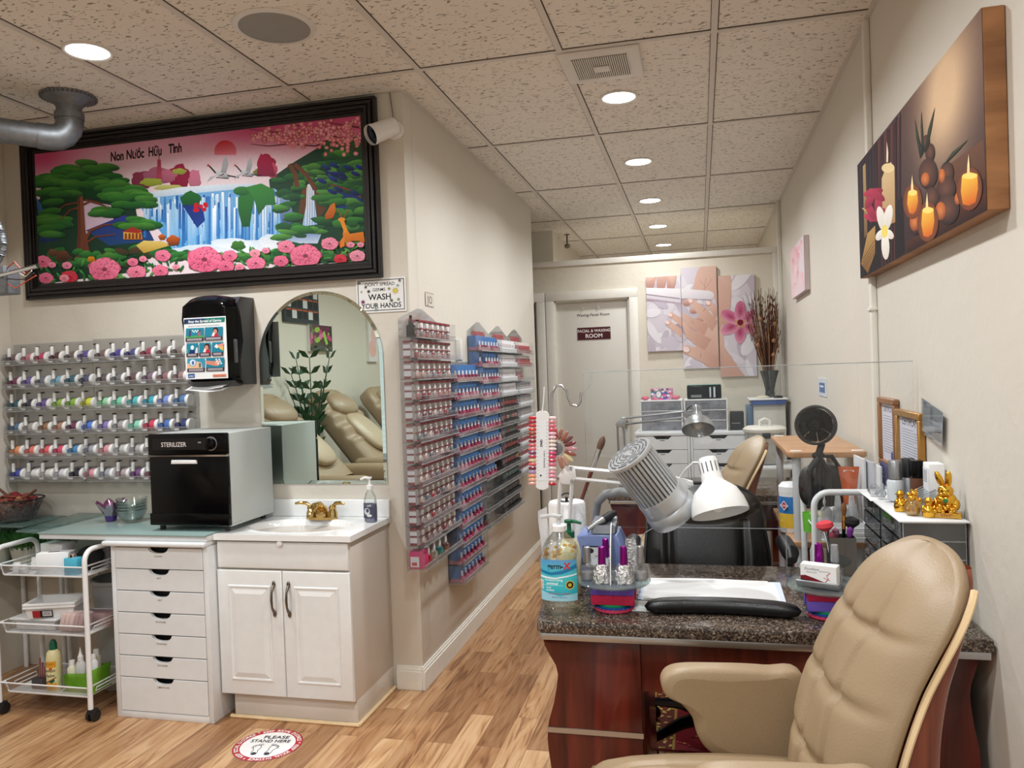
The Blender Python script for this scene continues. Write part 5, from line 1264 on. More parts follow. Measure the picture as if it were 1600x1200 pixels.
for i, x0 in enumerate((-0.465, -0.130)):
    o = thing('clear_drawer_tower', ['three-drawer clear organiser under the patterned tin', 'three-drawer clear organiser under the black case'][i], 'organiser', (x0, 6.2, 0.9305), group='clear three-drawer organisers on the rear cabinets')
    t = MB(); W = 0.325
    for z in (0, 0.078, 0.156, 0.234): t.box(0, W, 0, 0.34, z, z+0.010, 0.002, 1)
    t.box(0,0.01,0,0.34,0.01,0.234); t.box(W-0.01,W,0,0.34,0.01,0.234); t.box(0.01,W-0.01,0.33,0.34,0.01,0.234); t.build('frame', M_WHITE, o)
    for k in range(3):
        z = 0.010+0.078*k; t = MB(); t.box(0.012,W-0.012,-0.004,0.0,z+0.002,z+0.066,0.001,1); t.box(W/2-0.03,W/2+0.03,-0.012,-0.004,z+0.05,z+0.056); d = t.build('drawer', M_DRW, o)
        t = MB()
        for q in range(9):
            xx = 0.02+q*0.032; t.mi = r_.randrange(4); t.box(xx, xx+0.026, 0.02, 0.2, z+0.002, z+0.02+0.035*r_.random(), 0.003, 1)
        t.build('contents', [mat('stored_red', (150,60,70), .5), mat('stored_dark', (60,66,78), .5), mat('stored_white', (220,220,226), .5), mat('stored_blue', (90,120,160), .5)], d)['kind'] = 'stuff'
o = thing('patterned_tin', 'small box with a colourful floral pattern on the left clear organiser', 'tin', (-0.385, 6.27, 1.176))
t = MB(); t.box(0,0.17,0,0.12,0,0.088,0.004); t.build('box', mat('tin_pink', (200,120,160), 0.35), o)
A = Art(0.17,0.088,(206,150,180)); [A.ell(r_.random()*.17, r_.random()*.088, .012, .010, r_.choice([(120,50,140),(230,90,140),(70,90,180),(240,230,240),(60,130,120)]), n=9) for _ in range(60)]; A.ell(.062,.044,.026,.032,(60,130,110)); A.ell(.062,.044,.019,.025,(236,226,236)); A.build('print', M_PRINT, o, (0,-0.0005,0))
for x, n_ in ((-0.44,'left'),(-0.19,'right')):
    t = MB(); t.ell((0,0,0.016), 0.032, 0.03, 0.016, 12, 8); tag(t.build('soft_pouch', mat('pink_pouch', (206,96,120), .6), loc=(x+(0.012 if x < -.3 else 0), 6.27, 1.176)), 'small pink pouch at the %s of the patterned tin' % n_, 'pouch', 'pink pouches beside the tin')
o = thing('black_case', 'glossy black flat case with a reflective front on the right organiser', 'case', (-0.105, 6.26, 1.176))
MB().box(0,0.26,0,0.12,0,0.105,0.010,3).build('shell', M_BLACK, o); t = MB(); t.box(0.03,0.11,-0.002,0,0.012,0.032); t.box(0.17,0.182,-0.002,0,0.01,0.09); t.box(0.2,0.214,-0.002,0,0.01,0.09); t.build('trim', M_CHROME, o); MB().box(0.002,0.258,0.002,0.118,0.105,0.111,0.002).build('lid', mat('teal_lid', (120,160,150), .3), o)
o = thing('small_black_box', 'matte black cube box with a silver line beside the clear organiser', 'box', (0.215, 6.25, 0.9305)); MB().box(0,0.10,0,0.12,0,0.14,0.004).build('shell', M_BLACKM, o); MB().box(0.008,0.07,-0.002,0,0.05,0.056).build('trim', M_STEEL, o)
# white appliance under the dried grass
o = thing('white_cabinet', 'tall white storage cabinet with a blue-grey door edge in the rear corner', 'cabinet', (0.385, 6.30, 0))
t = MB(); t.box(0,0.24,0,0.34,0,1.12,0.006); t.build('body', mat('pale_enamel', (214,212,204), 0.35), o); MB().box(-0.045,-0.002,-0.02,0.2,0.84,1.115,0.008).build('door', mat('blue_grey_door', (84,110,136), 0.3), o)
o = thing('blue_tray', 'white and blue tray holding stones beneath the dried grass', 'tray', (0.375, 6.26, 1.1205))
t = MB(); t.mi = 0; t.box(0.0,0.25,0.0,0.3,0,0.034,0.006); t.mi = 1; t.box(-0.018,0.268,-0.018,0.318,0.034,0.046,0.004); t.build('tray', [mat('tray_blue', (70,104,176), .4), M_WHITE], o)
t = MB(); t.ell((0.09,0.1,0.052),0.05,0.05,0.014,14,8); tag(t.build('cream_stone', mat('stone_cream',(214,204,184),.7), loc=(0.375,6.26,1.1205)), 'cream flat stone on the blue tray', 'stone'); t = MB(); t.ell((0.20,0.06,0.052),0.036,0.036,0.013,14,8); tag(t.build('dark_stone', M_BLACKM, loc=(0.375,6.26,1.1205)), 'black flat stone on the blue tray', 'stone')
o = thing('dried_grass_vase', 'dark glass vase of tall reddish dried grasses in the rear corner', 'vase', (0.527, 6.46, 1.1668))
t = MB(); t.lathe([(0.032,0),(0.036,0.01),(0.034,0.06),(0.052,0.14),(0.072,0.21),(0.070,0.21),(0.05,0.14),(0.03,0.06)], n=24, cap=False); t.build('vase', glassm('smoke_vase', (90,92,94), .15, .6, .03, .3, (60,62,62)), o)
t = MB(); t.mi = 0
for k in range(130):
    a = r_.random()*2*PI; s_ = r_.random()**0.6*0.15; h_ = 0.45+r_.random()*0.42; tx, ty = s_*math.cos(a)*h_/0.6, s_*math.sin(a)*0.6
    tx = max(-0.17, min(0.075, tx)); t.mi = r_.randrange(3)
    t.tube([(0.01*math.cos(a),0.01*math.sin(a),0.02),(tx*0.4,ty*0.4,h_*0.45),(tx*0.8,ty*0.8,h_*0.75),(tx+0.02*math.sin(k),ty,h_)], [0.0022,0.0022,0.0018,0.001], 4)
    for q in range(3): t.ell((tx*0.85+0.008*math.sin(q*2+k),ty*.85,h_*(0.78+0.07*q)), 0.0035,0.0035,0.014, 5, 4)
t.build('grasses', [mat('grass_russet',(92,48,34),.8), mat('grass_brown',(70,42,30),.8), mat('grass_tan',(150,110,76),.8)], o)['kind'] = 'stuff'
for (x, z) in ((0.035,0.43),(-0.085,0.40),(0.03,0.32),(0.045,0.56),(-0.06,0.60)):
    t = MB(); t.tube([(0,0,0.05),(x*.6,-0.05,z*.6),(x,-0.06,z)], 0.0015, 4); t.ell((x,-0.06,z+0.01),0.016,0.014,0.018,10,7); t.build('seed_head', mat('grass_tan',(150,110,76),.8), o)
o = thing('lidded_bin', 'pale translucent bin with a white handled lid on the rear table', 'bin', (0.425, 5.75, 0.735))
t = MB(); t.lathe([(0.11,0),(0.125,0.01),(0.135,0.22)], n=36, cap=True); t.build('body', glassm('milky_bin', (226,226,222), .15, .5, .1, .35, (216,212,204)), o)
t = MB(); t.lathe([(0.14,0.22),(0.146,0.228),(0.146,0.245),(0.12,0.262),(0,0.268)], n=36); t.build('lid', mat('ivory_plastic',(226,224,214),.35), o)
t = MB(); t.tube([(-0.035,-0.05,0.255),(-0.032,-0.05,0.30),(0,-0.05,0.315),(0.032,-0.05,0.30),(0.035,-0.05,0.255)], 0.011, 10); t.build('handle', mat('ivory_plastic',(226,224,214),.35), o); MB().box(-0.025,0.03,-0.145,-0.13,0.185,0.222,0.004).build('latch', M_BLACKM, o)
o = thing('rear_side_table', 'white shelved side table under the lidded bin', 'table', (0.27, 5.55, 0))
for z in (0.08, 0.40, 0.715): MB().box(0,0.35,0,0.42,z,z+0.018,0.002).build('shelf', M_WLAC, o)
for x in (0.02,0.33):
    for y in (0.02,0.40): MB().cyl((x,y,0),(x,y,0.715),0.012,n=12).build('leg', M_WHITE, o)

# ================================================================== wood-topped rack with grey poles
o = thing('wood_top_rack', 'narrow wood-topped rack on pale grey tube legs against the right wall', 'table', (0.325, 3.25, 0))
MW = wood_mat('beech_laminate', (166,122,86), (190,146,106), 0.4, (3,24,24))
for z, y0 in ((1.068, 0.0), (0.715, 0.0), (0.35,0.0)):
    s_ = MB().prism([(0.02,y0),(0.28,y0),(0.295,y0+0.03),(0.295,0.76),(0.0,0.76),(0.0,y0+0.03)], 'z', z-0.010, z+0.012, 0.003).build('top' if z > 1 else 'shelf', MW, o)
    if z > 1:
        for x, y in ((0.035,0.035),(0.262,0.035),(0.035,0.73),(0.262,0.73)): MB().box(x-0.022,x+0.022,y-0.010,y+0.010,z+0.012,z+0.016,0.002).build('corner_cap', M_WHITE, s_)
for x, y in ((0.035,0.035),(0.262,0.035),(0.035,0.73),(0.262,0.73)): MB().cyl((x,y,0),(x,y,1.058),0.0165,n=20).build('leg', mat('grey_tube', (196,198,200), .35), o)
for x in (0.05, 0.075): MB().tube([(x,-0.01,0.30),(x,-0.01,0.70),(x+0.012,-0.01,0.735),(x+0.03,0.01,0.72),(x+0.032,0.02,0.5)], 0.004, 8).build('cable', M_WHITE, o)
o = thing('wipes_canister', 'disinfecting wipes canister with blue and yellow label on the rack shelf', 'canister', (0.352, 3.46, 0.7275))
t = MB(); t.lathe([(0.045,0),(0.047,0.004),(0.047,0.165)], n=30); t.mi = 1; t.lathe([(0.048,0.165),(0.048,0.19),(0.035,0.205),(0,0.208)], n=30); t.mi = 2; t.lathe([(0.0475,0.08),(0.0475,0.15)], n=30, cap=False); t.mi = 3; t.lathe([(0.0475,0.02),(0.0475,0.08)], n=30, cap=False)
t.build('canister', [M_WHITE, M_WHITE, mat('label_blue',(40,120,190),.35), mat('label_yellow',(226,186,60),.35)], o)
A = Art(.046,.05,(40,120,190),clip=False); A.V=[]; A.F=[]; A.C=[]; A.k=0; A.poly([(.004,.025),(.023,.046),(.042,.025),(.023,.004)],(226,230,236)); A.poly([(.008,.025),(.023,.041),(.038,.025),(.023,.009)],(196,40,50)); A.text('CLOROX',.023,.021,.010,(240,240,240),.02); A.build('logo', M_PRINT, o, (-0.048,-0.03,0.09), (0,0,-0.75))
for k, (c, n_) in enumerate([((200,50,50),'red'),((226,226,226),'white'),((170,40,44),'dark red')]):
    t = MB(); t.box(0.0,0.12,0,0.17,0,0.018); tag(t.build('booklet', mat('booklet_'+n_.replace(' ','_'), c, .5), loc=(0.335+0.006*k, 3.30, 0.3625+0.0185*k+0.20)), '%s booklet lying on the white drawer box under the rack' % n_, 'booklet', 'booklets on the white drawer box')
o = thing('white_drawer_box', 'small white plastic drawer tower under the wood-topped rack', 'organiser', (0.33, 3.29, 0.3625))
t = MB(); t.box(0,0.13,0,0.18,0,0.198,0.004); t.build('body', M_WHITE, o)
for z in (0.01, 0.075, 0.14): MB().box(0.008,0.122,-0.006,0.0,z,z+0.052,0.003).build('drawer', M_DRW, o)
# small wall card
o = thing('wall_card', 'small blue and white card taped to the right wall beyond the fan', 'card', (XR-0.0005, 4.80, 1.24), -PI/2)
A = Art(.30,.10,(206,212,222)); A.rect(.05,.02,.25,.075,(80,110,160)); A.rect(.07,.05,.2,.06,(220,226,236)); A.build('print', M_PRINT, o, (0,-0.003,0)); MB().box(0,.30,-0.0028,0,0,.10).build('card_back', M_PAPER, o)
# ================================================================== manicure desk
def desk(loc, label, group):
    o = thing('manicure_desk', label, 'desk', loc, group=group)
    t = MB(); t.prism([(0.012,0.0),(1.10,-0.0),(1.10,0.66),(-0.075,0.66),(0.0,0.014)], 'z', 0.733, 0.765, 0.004); t.build('granite_top', M_GRAN, o)
    t = MB(); t.prism([(0.014,0.004),(1.095,0.004),(1.095,0.65),(0.006,0.65),(0.006,0.014)], 'z', 0.715, 0.733, 0.001); t.build('metal_strip', M_STEEL, o)
    def ped(x_of, right):
        zs = [0.0+0.715*k/28 for k in range(29)]
        L = [(x_of(z), z) for z in zs]
        pr_ = L+[(right, 0.715), (right, 0.0)]
        t = MB(); t.prism(pr_, 'y', 0.03, 0.56, 0.002, 1); return t.build('pedestal', M_ROSE, o, ang=50)
    def wave(z):   # left flank: out at the top, waist, belly, waist
        return 0.006+0.030*math.exp(-((z-0.63)/0.045)**2)*1.0+0.028*math.exp(-((z-0.56)/0.07)**2)-0.0+0.014*math.exp(-((z-0.30)/0.10)**2)+0.010*(1-z)
    p = ped(wave, 0.272)
    for z in (0.455,):
        t = MB(); t.box(wave(z)-0.001, 0.274, 0.027, 0.032, z, z+0.014); t.build('silver_band', M_STEEL, p)
    # right pedestal: plain mirrored profile
    zs = [0.715*k/28 for k in range(29)]
    t = MB(); t.prism([(0.835,0.0),(0.835,0.715)]+[(1.09-wave(z)*0.6, z) for z in reversed(zs)], 'y', 0.05, 0.56, 0.002, 1); p2 = t.build('pedestal', M_ROSE, o, ang=50)
    t = MB(); t.box(0.832, 1.07, 0.047, 0.052, 0.40, 0.414); t.build('silver_band', M_STEEL, p2)
    MB().box(0.272, 0.835, 0.045, 0.065, 0.575, 0.715).build('apron', M_ROSE, o)
    return o
D1 = desk((-0.448, 2.045, 0), 'near manicure desk with brown granite top and curved rosewood pedestal', 'granite manicure desks')
D2 = desk((-0.50, 4.16, 0), 'second manicure desk behind the black technician chair', 'granite manicure desks')
DT = 0.7655
# red patterned mat under the desk
o = thing('patterned_rug', 'red floor mat with a gold floral border under the near desk', 'rug', (-0.235, 2.95, 0.001))
A = Art(0.66, 1.0, (120,24,34)); A.rect(0,0,.10,1.25,(150,124,60)); A.rect(.008,0,.012,1.25,(110,30,30)); A.rect(.012,.0,.09,1.25,(96,40,30)); A.rect(.56,0,.66,1.25,(150,124,60))
r2 = random.Random(9)
for k in range(150):
    x, y = .014+r2.random()*.074, r2.random()*1.0; A.ell(x, y, .006, .010, r2.choice([(178,150,80),(150,120,56),(196,170,100)]), rot=r2.random()*3, n=8)
for k in range(160):
    x, y = .11+r2.random()*.44, r2.random()*1.0; A.ell(x, y, .005, .005, r2.choice([(170,60,60),(190,140,80),(80,14,24)]), n=7)
a_ = A.build('pattern', M_CANVAS, o)
for v in a_.data.vertices: v.co = (v.co.x, v.co.z, 0.0084-v.co.y)
MB().box(0, .66, 0, 1.0, 0, 0.008, 0.003).build('pile', mat('rug_red', (110,24,32), .95), o)

# ------------------------------------------------------------------ sanitiser bottle
o = thing('sanitizer_bottle', 'large clear hand sanitizer bottle with a turquoise label at the desk corner', 'bottle', (-0.393, 2.135, DT))
t = MB()
def sq(r, z, e=4.0): return r, z
prof = [(0.046,0.0),(0.051,0.006),(0.051,0.032),(0.0475,0.040),(0.047,0.05),(0.047,0.150),(0.049,0.165),(0.048,0.178),(0.038,0.200),(0.022,0.218),(0.0165,0.224),(0.0165,0.230)]
def bot(u, v, s_=1.0):
    i = min(int(v*(len(prof)-1)), len(prof)-2); f = v*(len(prof)-1)-i; r = prof[i][0]+(prof[i+1][0]-prof[i][0])*f; z = prof[i][1]+(prof[i+1][1]-prof[i][1])*f
    a = 2*PI*u; e = 0.62 if z < 0.19 else 1.0
    return (s_*r*math.copysign(abs(math.cos(a))**e, math.cos(a)), s_*r*0.86*math.copysign(abs(math.sin(a))**e, math.sin(a)), z)
t.grid(bot, 48, 44, cu=True); t.build('bottle', M_GLASS, o, ang=70)
t = MB(); 
def gel(u, v): x, y, z = bot(u, v*0.68, 0.955); return (x, y, min(max(z, 0.004), 0.158))
t.grid(gel, 40, 36, cu=True); t.raw([gel(k/40, 1.0) for k in range(40)], [tuple(range(40))]); t.build('gel', glassm('gel', (252,250,240), 0.05, 0.2, 0.02, 0.05, (230,232,226)), o, ang=70)
A = Art(0.095, 0.112, (44,160,196), clip=True, eps=1.2e-5); A.field(lambda u, v: (30+60*v, 150+40*math.sin(v*3), 190+20*v), 12, 14)
A.poly([(0,.076),(.03,.070),(.06,.074),(.095,.088),(.095,.10),(.06,.084),(.03,.078),(0,.084)], (20,120,170)); A.poly([(0,.062),(.04,.060),(.095,.07),(.095,.074),(.04,.064),(0,.068)], (226,240,246))
A.poly([(0,.0),(.095,.0),(.095,.02),(.05,.014),(0,.026)], (150,206,226)); A.rect(0,.042,.06,.0435,(160,214,230))
A.text('germ', .0385, .088, .0215, (14,14,18), .022, .12, .84); A.text('-', .0600, .088, .022, (14,14,18), .03); A.text('X', .0715, .088, .024, (206,30,44), .04, .1, 0.95)
A.text('moisturizing', .036, .0545, .0098, (240,250,252), .006); A.text('original', .032, .0445, .0105, (236,248,252), .02); A.text('hand', .022,.0345,.007,(236,248,252),.015); A.text('sanitizer', .026,.0275,.007,(236,248,252),.015)
A.ell(.078,.044,.011,.012,(206,176,60),n=24); A.ell(.078,.044,.0085,.0095,(28,28,34),n=24); A.ell(.078,.044,.0045,.005,(206,176,60),n=16)
A.text('67.6 FL OZ (2 L)', .05, .0085, .0058, (40,70,100), .01); A.text('KILLS 99.99% OF GERMS', .05,.0185,.0054,(190,50,60),.01); A.rect(.0,.03,.008,.055,(240,240,240)); [A.rect(.001,.031+.002*k,.007,.0318+.002*k,(30,30,30)) for k in range(11)]
l_ = A.build('label', M_PRINTG, o); slice_x(l_)
for v in l_.data.vertices:   # wrap the label round the front of the bottle
    x = (v.co.x/0.095*2-1)*0.0505; off = -v.co.y; q = abs(x/0.0505)**3.2
    v.co = (x*0.985, -0.0425*(1-q*0.42)-off-0.0016, v.co.z+0.042)
t = MB(); t.lathe([(0.0195,0.226),(0.0195,0.240),(0.017,0.243),(0,0.244)], n=28); t.build('cap', M_WHITE, o)
t = MB(); t.lathe([(0.006,0.243),(0.006,0.262)], n=14); t.tube([(0.0,0,0.262),(0,0,0.268)], 0.010, 12); t.tube([(0.006,0,0.264),(-0.02,0,0.268),(-0.050,0,0.263)], 0.0055, 8); t.build('pump', glassm('pump_clear', (236,240,240), .15, .5, .1, .45), o)
t = MB()
for k in range(18):
    a = r2.random()*2*PI; t.ell((0.041*math.cos(a), 0.034*math.sin(a), 0.160+0.02*r2.random()), 0.006, 0.004, 0.0045, 7, 5)
t.build('gold_specks', glassm('amber_residue', (250,226,170), .1, .3, .1, .12, (226,186,96)), o)
# lotion with green pump, paper roll
o = thing('green_pump_bottle', 'cream bottle with a dark green pump behind the sanitizer', 'bottle', (-0.395, 2.31, DT))
MB().lathe([(0.030,0),(0.033,0.005),(0.033,0.13),(0.026,0.155),(0.015,0.168),(0.013,0.172)], n=26).build('bottle', mat('cream_bottle',(222,216,178),.35), o)
t = MB(); t.lathe([(0.016,0.170),(0.016,0.188),(0.007,0.192),(0.006,0.212),(0.014,0.214),(0.014,0.222)], n=18); t.tube([(0,0,0.217),(0.018,-0.003,0.218),(0.038,-0.006,0.214)], 0.005, 8); t.build('pump', mat('dark_green',(10,92,62),.3), o)
o = thing('paper_towel_roll', 'white paper towel roll on a dark holder at the back of the desk', 'paper roll', (-0.452, 2.60, DT))
o.location = (-0.452, 2.615, DT)
t = MB(); t.lathe([(0.018,0.004),(0.060,0.004),(0.0625,0.02),(0.0625,0.218),(0.058,0.226),(0.020,0.226),(0.018,0.2)], n=40, cap=False)
t.grid(lambda u, v: (-0.062-0.025*u+0.004*math.sin(v*5), -0.015-0.03*u, 0.01+0.20*v-0.01*u), 5, 12); t.build('roll', mat('paper_towel',(240,240,240),.9,bump=.2,bscale=180), o)
t = MB(); t.lathe([(0.07,0),(0.07,0.004)], n=32); t.cyl((0,0,0),(0,0,0.24),0.005); t.tube([(0.022*math.cos(a),0.022*math.sin(a),0.238+0.012*math.sin(a*1)) for a in [2*PI*k/20 for k in range(20)]], 0.003, 6, closed=True); t.build('holder', M_BLACKM, o)
# nail drill
o = thing('nail_drill_machine', 'periwinkle blue nail drill control box with grey handpiece cradle', 'nail drill', (-0.385, 2.385, DT))
t = MB(); t.prism([(0,0.0),(0.15,0),(0.15,0.105),(0.125,0.165),(0.01,0.165),(0,0.155)], 'y', 0.0, 0.13, 0.010, 3); t.build('housing', mat('periwinkle', (112,128,176), .35), o)
A = Art(0.088, 0.056, (24,24,28)); A.rect(.008,.005,.086,.052,(198,202,204)); A.ell(.024,.041,.010,.008,(40,40,44)); A.ell(.016,.014,.009,.009,(36,36,40)); A.text('SPEED',.06,.036,.010,(50,50,60),.01); A.text('FWD / REV',.056,.022,.008,(50,50,60),.01); A.rect(.034,.008,.08,.014,(90,96,104))
A.build('panel', M_PRINTG, o, (0.018, -0.0015, 0.072)); 
t = MB(); 
for k in range(7): t.box(0.03+k*0.011, 0.036+k*0.011, 0.02, 0.07, 0.1655, 0.167)
t.build('vent_slot', M_BLACKM, o)
t = MB(); t.prism([(0.0,0.166),(0.07,0.166),(0.085,0.205),(0.05,0.20),(0.03,0.185),(0.01,0.19)], 'x', 0.045, 0.12, 0.006); t.build('cradle', mat('cradle_grey',(104,106,112),.4), o)
t = MB(); t.tube([(0.035,0.0,0.178),(0.06,0.02,0.193),(0.08,0.035,0.203)], [0.006,0.009,0.011], 14); t.build('handpiece', M_SILVER, o); 
t = MB(); t.tube([(0.08,0.035,0.203),(0.10,0.05,0.214),(0.115,0.06,0.22)], [0.012,0.013,0.009], 14); t.build('handpiece_grip', M_BLACKM, o)
# clear caddy under/behind the turntable
o = thing('clear_caddy', 'clear acrylic caddy box behind the first turntable', 'caddy', (-0.345, 2.30, DT))
t = MB(); t.box(0,0.06,0,0.003,0,0.085); t.box(0,0.003,0.003,0.08,0,0.085); t.box(0.057,0.06,0.003,0.08,0,0.085); t.box(0.003,0.057,0.077,0.08,0,0.085); t.box(0.003,0.057,0.003,0.077,0,0.003); t.build('box', M_ACRYL, o)
MB().box(-0.002,0.062,-0.002,0.082,0.085,0.090).build('rim', M_AEDGE, o)

# ------------------------------------------------------------------ turntables with buffer sponges
def turntable(loc, label, top=True):
    o = thing('supply_turntable', label, 'turntable', loc, group='clear turntables ringed with buffer blocks')
    t = MB(); t.lathe([(0.052,0),(0.057,0.002),(0.057,0.008),(0.052,0.010)], n=40); t.build('base', mat('hot_pink', (206,60,96), .4), o)
    t = MB()
    for k in range(26):
        a = 2*PI*k/26; t.ell((0.055*math.cos(a),0.055*math.sin(a),0.011), 0.0035,0.0035,0.002,6,4)
    t.lathe([(0.054,0.010),(0.054,0.014),(0.051,0.015)], n=40); t.build('blue_ring', mat('royal_blue', (30,70,150), .4), o)
    MB().lathe([(0.050,0.0145),(0.051,0.019),(0.048,0.021)], n=40).build('green_ring', mat('bright_green', (20,140,90), .4), o)
    MB().cyl((0,0,0.019),(0,0,0.078),0.012).build('stem', M_ACRYL, o)
    MB().lathe([(0,0.076),(0.101,0.076),(0.103,0.0785),(0.103,0.081),(0.101,0.083),(0,0.083)], n=64).build('disc', glassm('turntable_glass',(222,236,234),.15,.6,.02,.14,(200,212,214)), o)
    return o
T1 = turntable((-0.253, 2.185, DT), 'clear turntable of polish bottles beside the sanitizer')
T2 = turntable((0.312, 2.19, DT), 'clear turntable holding business cards near the tan chair')
def blocks(T, cols, grp, where):
    x0, y0, z0 = T.location
    k = 0
    for (z, h_, c, n_, rot) in cols:
        m = mat('buffer_'+n_.replace(' ', '_'), c, .85, bump=.25, bscale=200)
        for s_ in (-1, 1):
            t = MB(); t.box(-0.059, 0.059, -0.016, 0.016, 0, h_, 0.002)
            q = t.build('buffer_block', m); q.location = (x0+0.0*s_, y0+s_*0.030, z0+z); q.rotation_euler = (0,0,0)
            tag(q, '%s foam buffer block on the %s side of the %s turntable' % (n_, 'near' if s_ < 0 else 'far', where), 'buffer block', grp); k += 1
blocks(T1, [(0.0212,0.0265,(196,28,72),'crimson',0.0),(0.048,0.0275,(112,84,186),'violet',0.1)], 'foam buffer blocks on the turntables', 'first')
blocks(T2, [(0.0212,0.0265,(112,84,186),'violet',0.05),(0.048,0.0275,(196,28,72),'crimson',0.0)], 'foam buffer blocks on the turntables', 'second')
# divider on turntable 1
o = thing('turntable_divider', 'clear arched divider panel standing across the first turntable', 'divider', (-0.253, 2.185, DT+0.0835))
t = MB(); t.prism([(-0.07,0),(0.07,0),(0.068,0.05),(0.05,0.10),(0.02,0.145),(0.0,0.155),(-0.015,0.15),(-0.04,0.11),(-0.06,0.05)], 'x', -0.0015, 0.0015); t.build('panel', M_ACRYL, o)
MB().tube([(0,-0.07,0),(0,-0.06,0.05),(0,-0.04,0.11),(0,-0.015,0.15),(0,0.0,0.155)], 0.0016, 6).build('edge', M_WHITE, o)
MB().box(-0.075,0.075,-0.001,0.001,0,0.006).build('cross_rib', M_AEDGE, o)
MF = mat('crumpled_foil', (214,214,216), .22, 1.0, var=.15, scale=80, bump=1.0, bscale=160)
MPU = mat('metallic_purple', (150,30,150), .22, .8)
def polish(x, y, z, label, cap, caph, foil=False, grp='bottles on the first turntable'):
    b = thing('nail_bottle', label, 'bottle', (x, y, z), group=grp); b.scale = (1.25, 1.25, 1.12)
    if foil:
        t = MB(); t.grid(lambda u, v: ((0.0225-0.010*v*v+0.0015*math.sin(u*40+v*9))*math.cos(2*PI*u), (0.0225-0.010*v*v+0.0015*math.cos(u*36-v*7))*math.sin(2*PI*u), 0.044*v+0.001*math.sin(u*25)*v), 30, 10, cu=True); t.raw([(0.012*math.cos(a),0.012*math.sin(a),0.044) for a in [2*PI*k/12 for k in range(12)]], [tuple(range(12))]); t.build('foil_wrap', MF, b)
    else:
        t = MB(); t.lathe([(0.014,0),(0.017,0.004),(0.016,0.028),(0.007,0.040),(0.0065,0.044)], n=20); t.build('glass', M_GLASS, b); MB().lathe([(0.013,0.002),(0.0145,0.005),(0.014,0.02),(0,0.02)], n=18).build('liquid', glassm('clear_coat',(236,230,232),.1,.3,.03,.3,(226,220,224)), b)
    t = MB(); t.lathe([(0.0085,0.043),(0.009,0.046),(0.0075,0.043+caph),(0.0062,0.044+caph),(0,0.044+caph)], n=20); t.build('cap', cap, b); return b
z = DT+0.0835
polish(-0.322, 2.165, z, 'clear polish bottle with a silver cap, left edge of the first turntable', M_SILVER, 0.038)
polish(-0.279, 2.150, z, 'foil-wrapped bottle with purple cap nearest the divider', MPU, 0.042, True)
polish(-0.278, 2.232, z, 'purple-capped bottle behind the two foil-wrapped ones', MPU, 0.046)
polish(-0.219, 2.150, z, 'foil-wrapped bottle with purple cap right of the divider', MPU, 0.044, True)
polish(-0.176, 2.178, z, 'clear polish bottle with a silver cap, right edge of the first turntable', M_SILVER, 0.040)
o = thing('foil_roll', 'crumpled silver foil packet standing behind the first turntable', 'foil', (-0.215, 2.335, DT))
t = MB(); t.grid(lambda u, v: ((0.022-0.008*v+0.002*math.sin(u*31+v*11))*math.cos(2*PI*u), (0.018-0.007*v+0.002*math.cos(u*27-v*9))*math.sin(2*PI*u), 0.165*v), 24, 14, cu=True); t.build('foil', MF, o)
polish(0.292, 2.215, z, 'purple-capped bottle behind the business cards', MPU, 0.046, False, 'bottles on the second turntable')
polish(0.335, 2.235, z, 'clear capped bottle beside the brush holder', glassm('clear_cap',(226,230,236),.2,.5,.05,.3), 0.04, False, 'bottles on the second turntable')
o = thing('card_holder', 'clear curved tray holder carrying the business cards', 'card holder', (0.283, 2.152, z), math.radians(-24))
t = MB(); t.prism([(-0.020,0.004),(-0.026,0.018),(-0.022,0.020),(-0.012,0.008),(0.02,0.006),(0.024,0.03),(0.028,0.03),(0.026,0.0),(-0.012,0.0)], 'x', -0.052, 0.052, 0.001); t.build('tray', glassm('frosted_tray',(214,218,220),.2,.5,.15,.4,(200,204,208)), o)
o = thing('business_cards', 'stack of white business cards with a red wave in the holder', 'business cards', (0.283, 2.150, z+0.0085), math.radians(-24))
t = MB()
for k in range(5): t.box(-0.045+0.001*(k % 2), 0.045+0.001*(k % 2), -0.006+0.0062*k, -0.0012+0.0062*k, 0.0, 0.050+0.001*(k % 3))
t.build('cards', M_PAPER, o)
A = Art(.09,.05,(240,240,240)); A.poly([(0,.0),(.09,.0),(.09,.004),(.06,.008),(.035,.016),(.012,.022),(0,.020)], (120,20,30)); A.poly([(0,0),(.05,0),(.03,.008),(0,.012)], (40,14,18)); A.text('Excellent', .028, .036, .010, (60,60,70), .0, .3); A.text('NAILS & SPA', .028, .029, .005, (80,80,90), .005); A.text('appointment', .06,.034,.005,(90,90,100)); A.line([(.062,.008),(.070,.018),(.066,.026),(.075,.034)], .002, (190,30,40)); A.line([(.058,.020),(.074,.014)], .0015, (190,30,40)); A.build('print', M_PRINT, o, (-0.045,-0.0065,0))

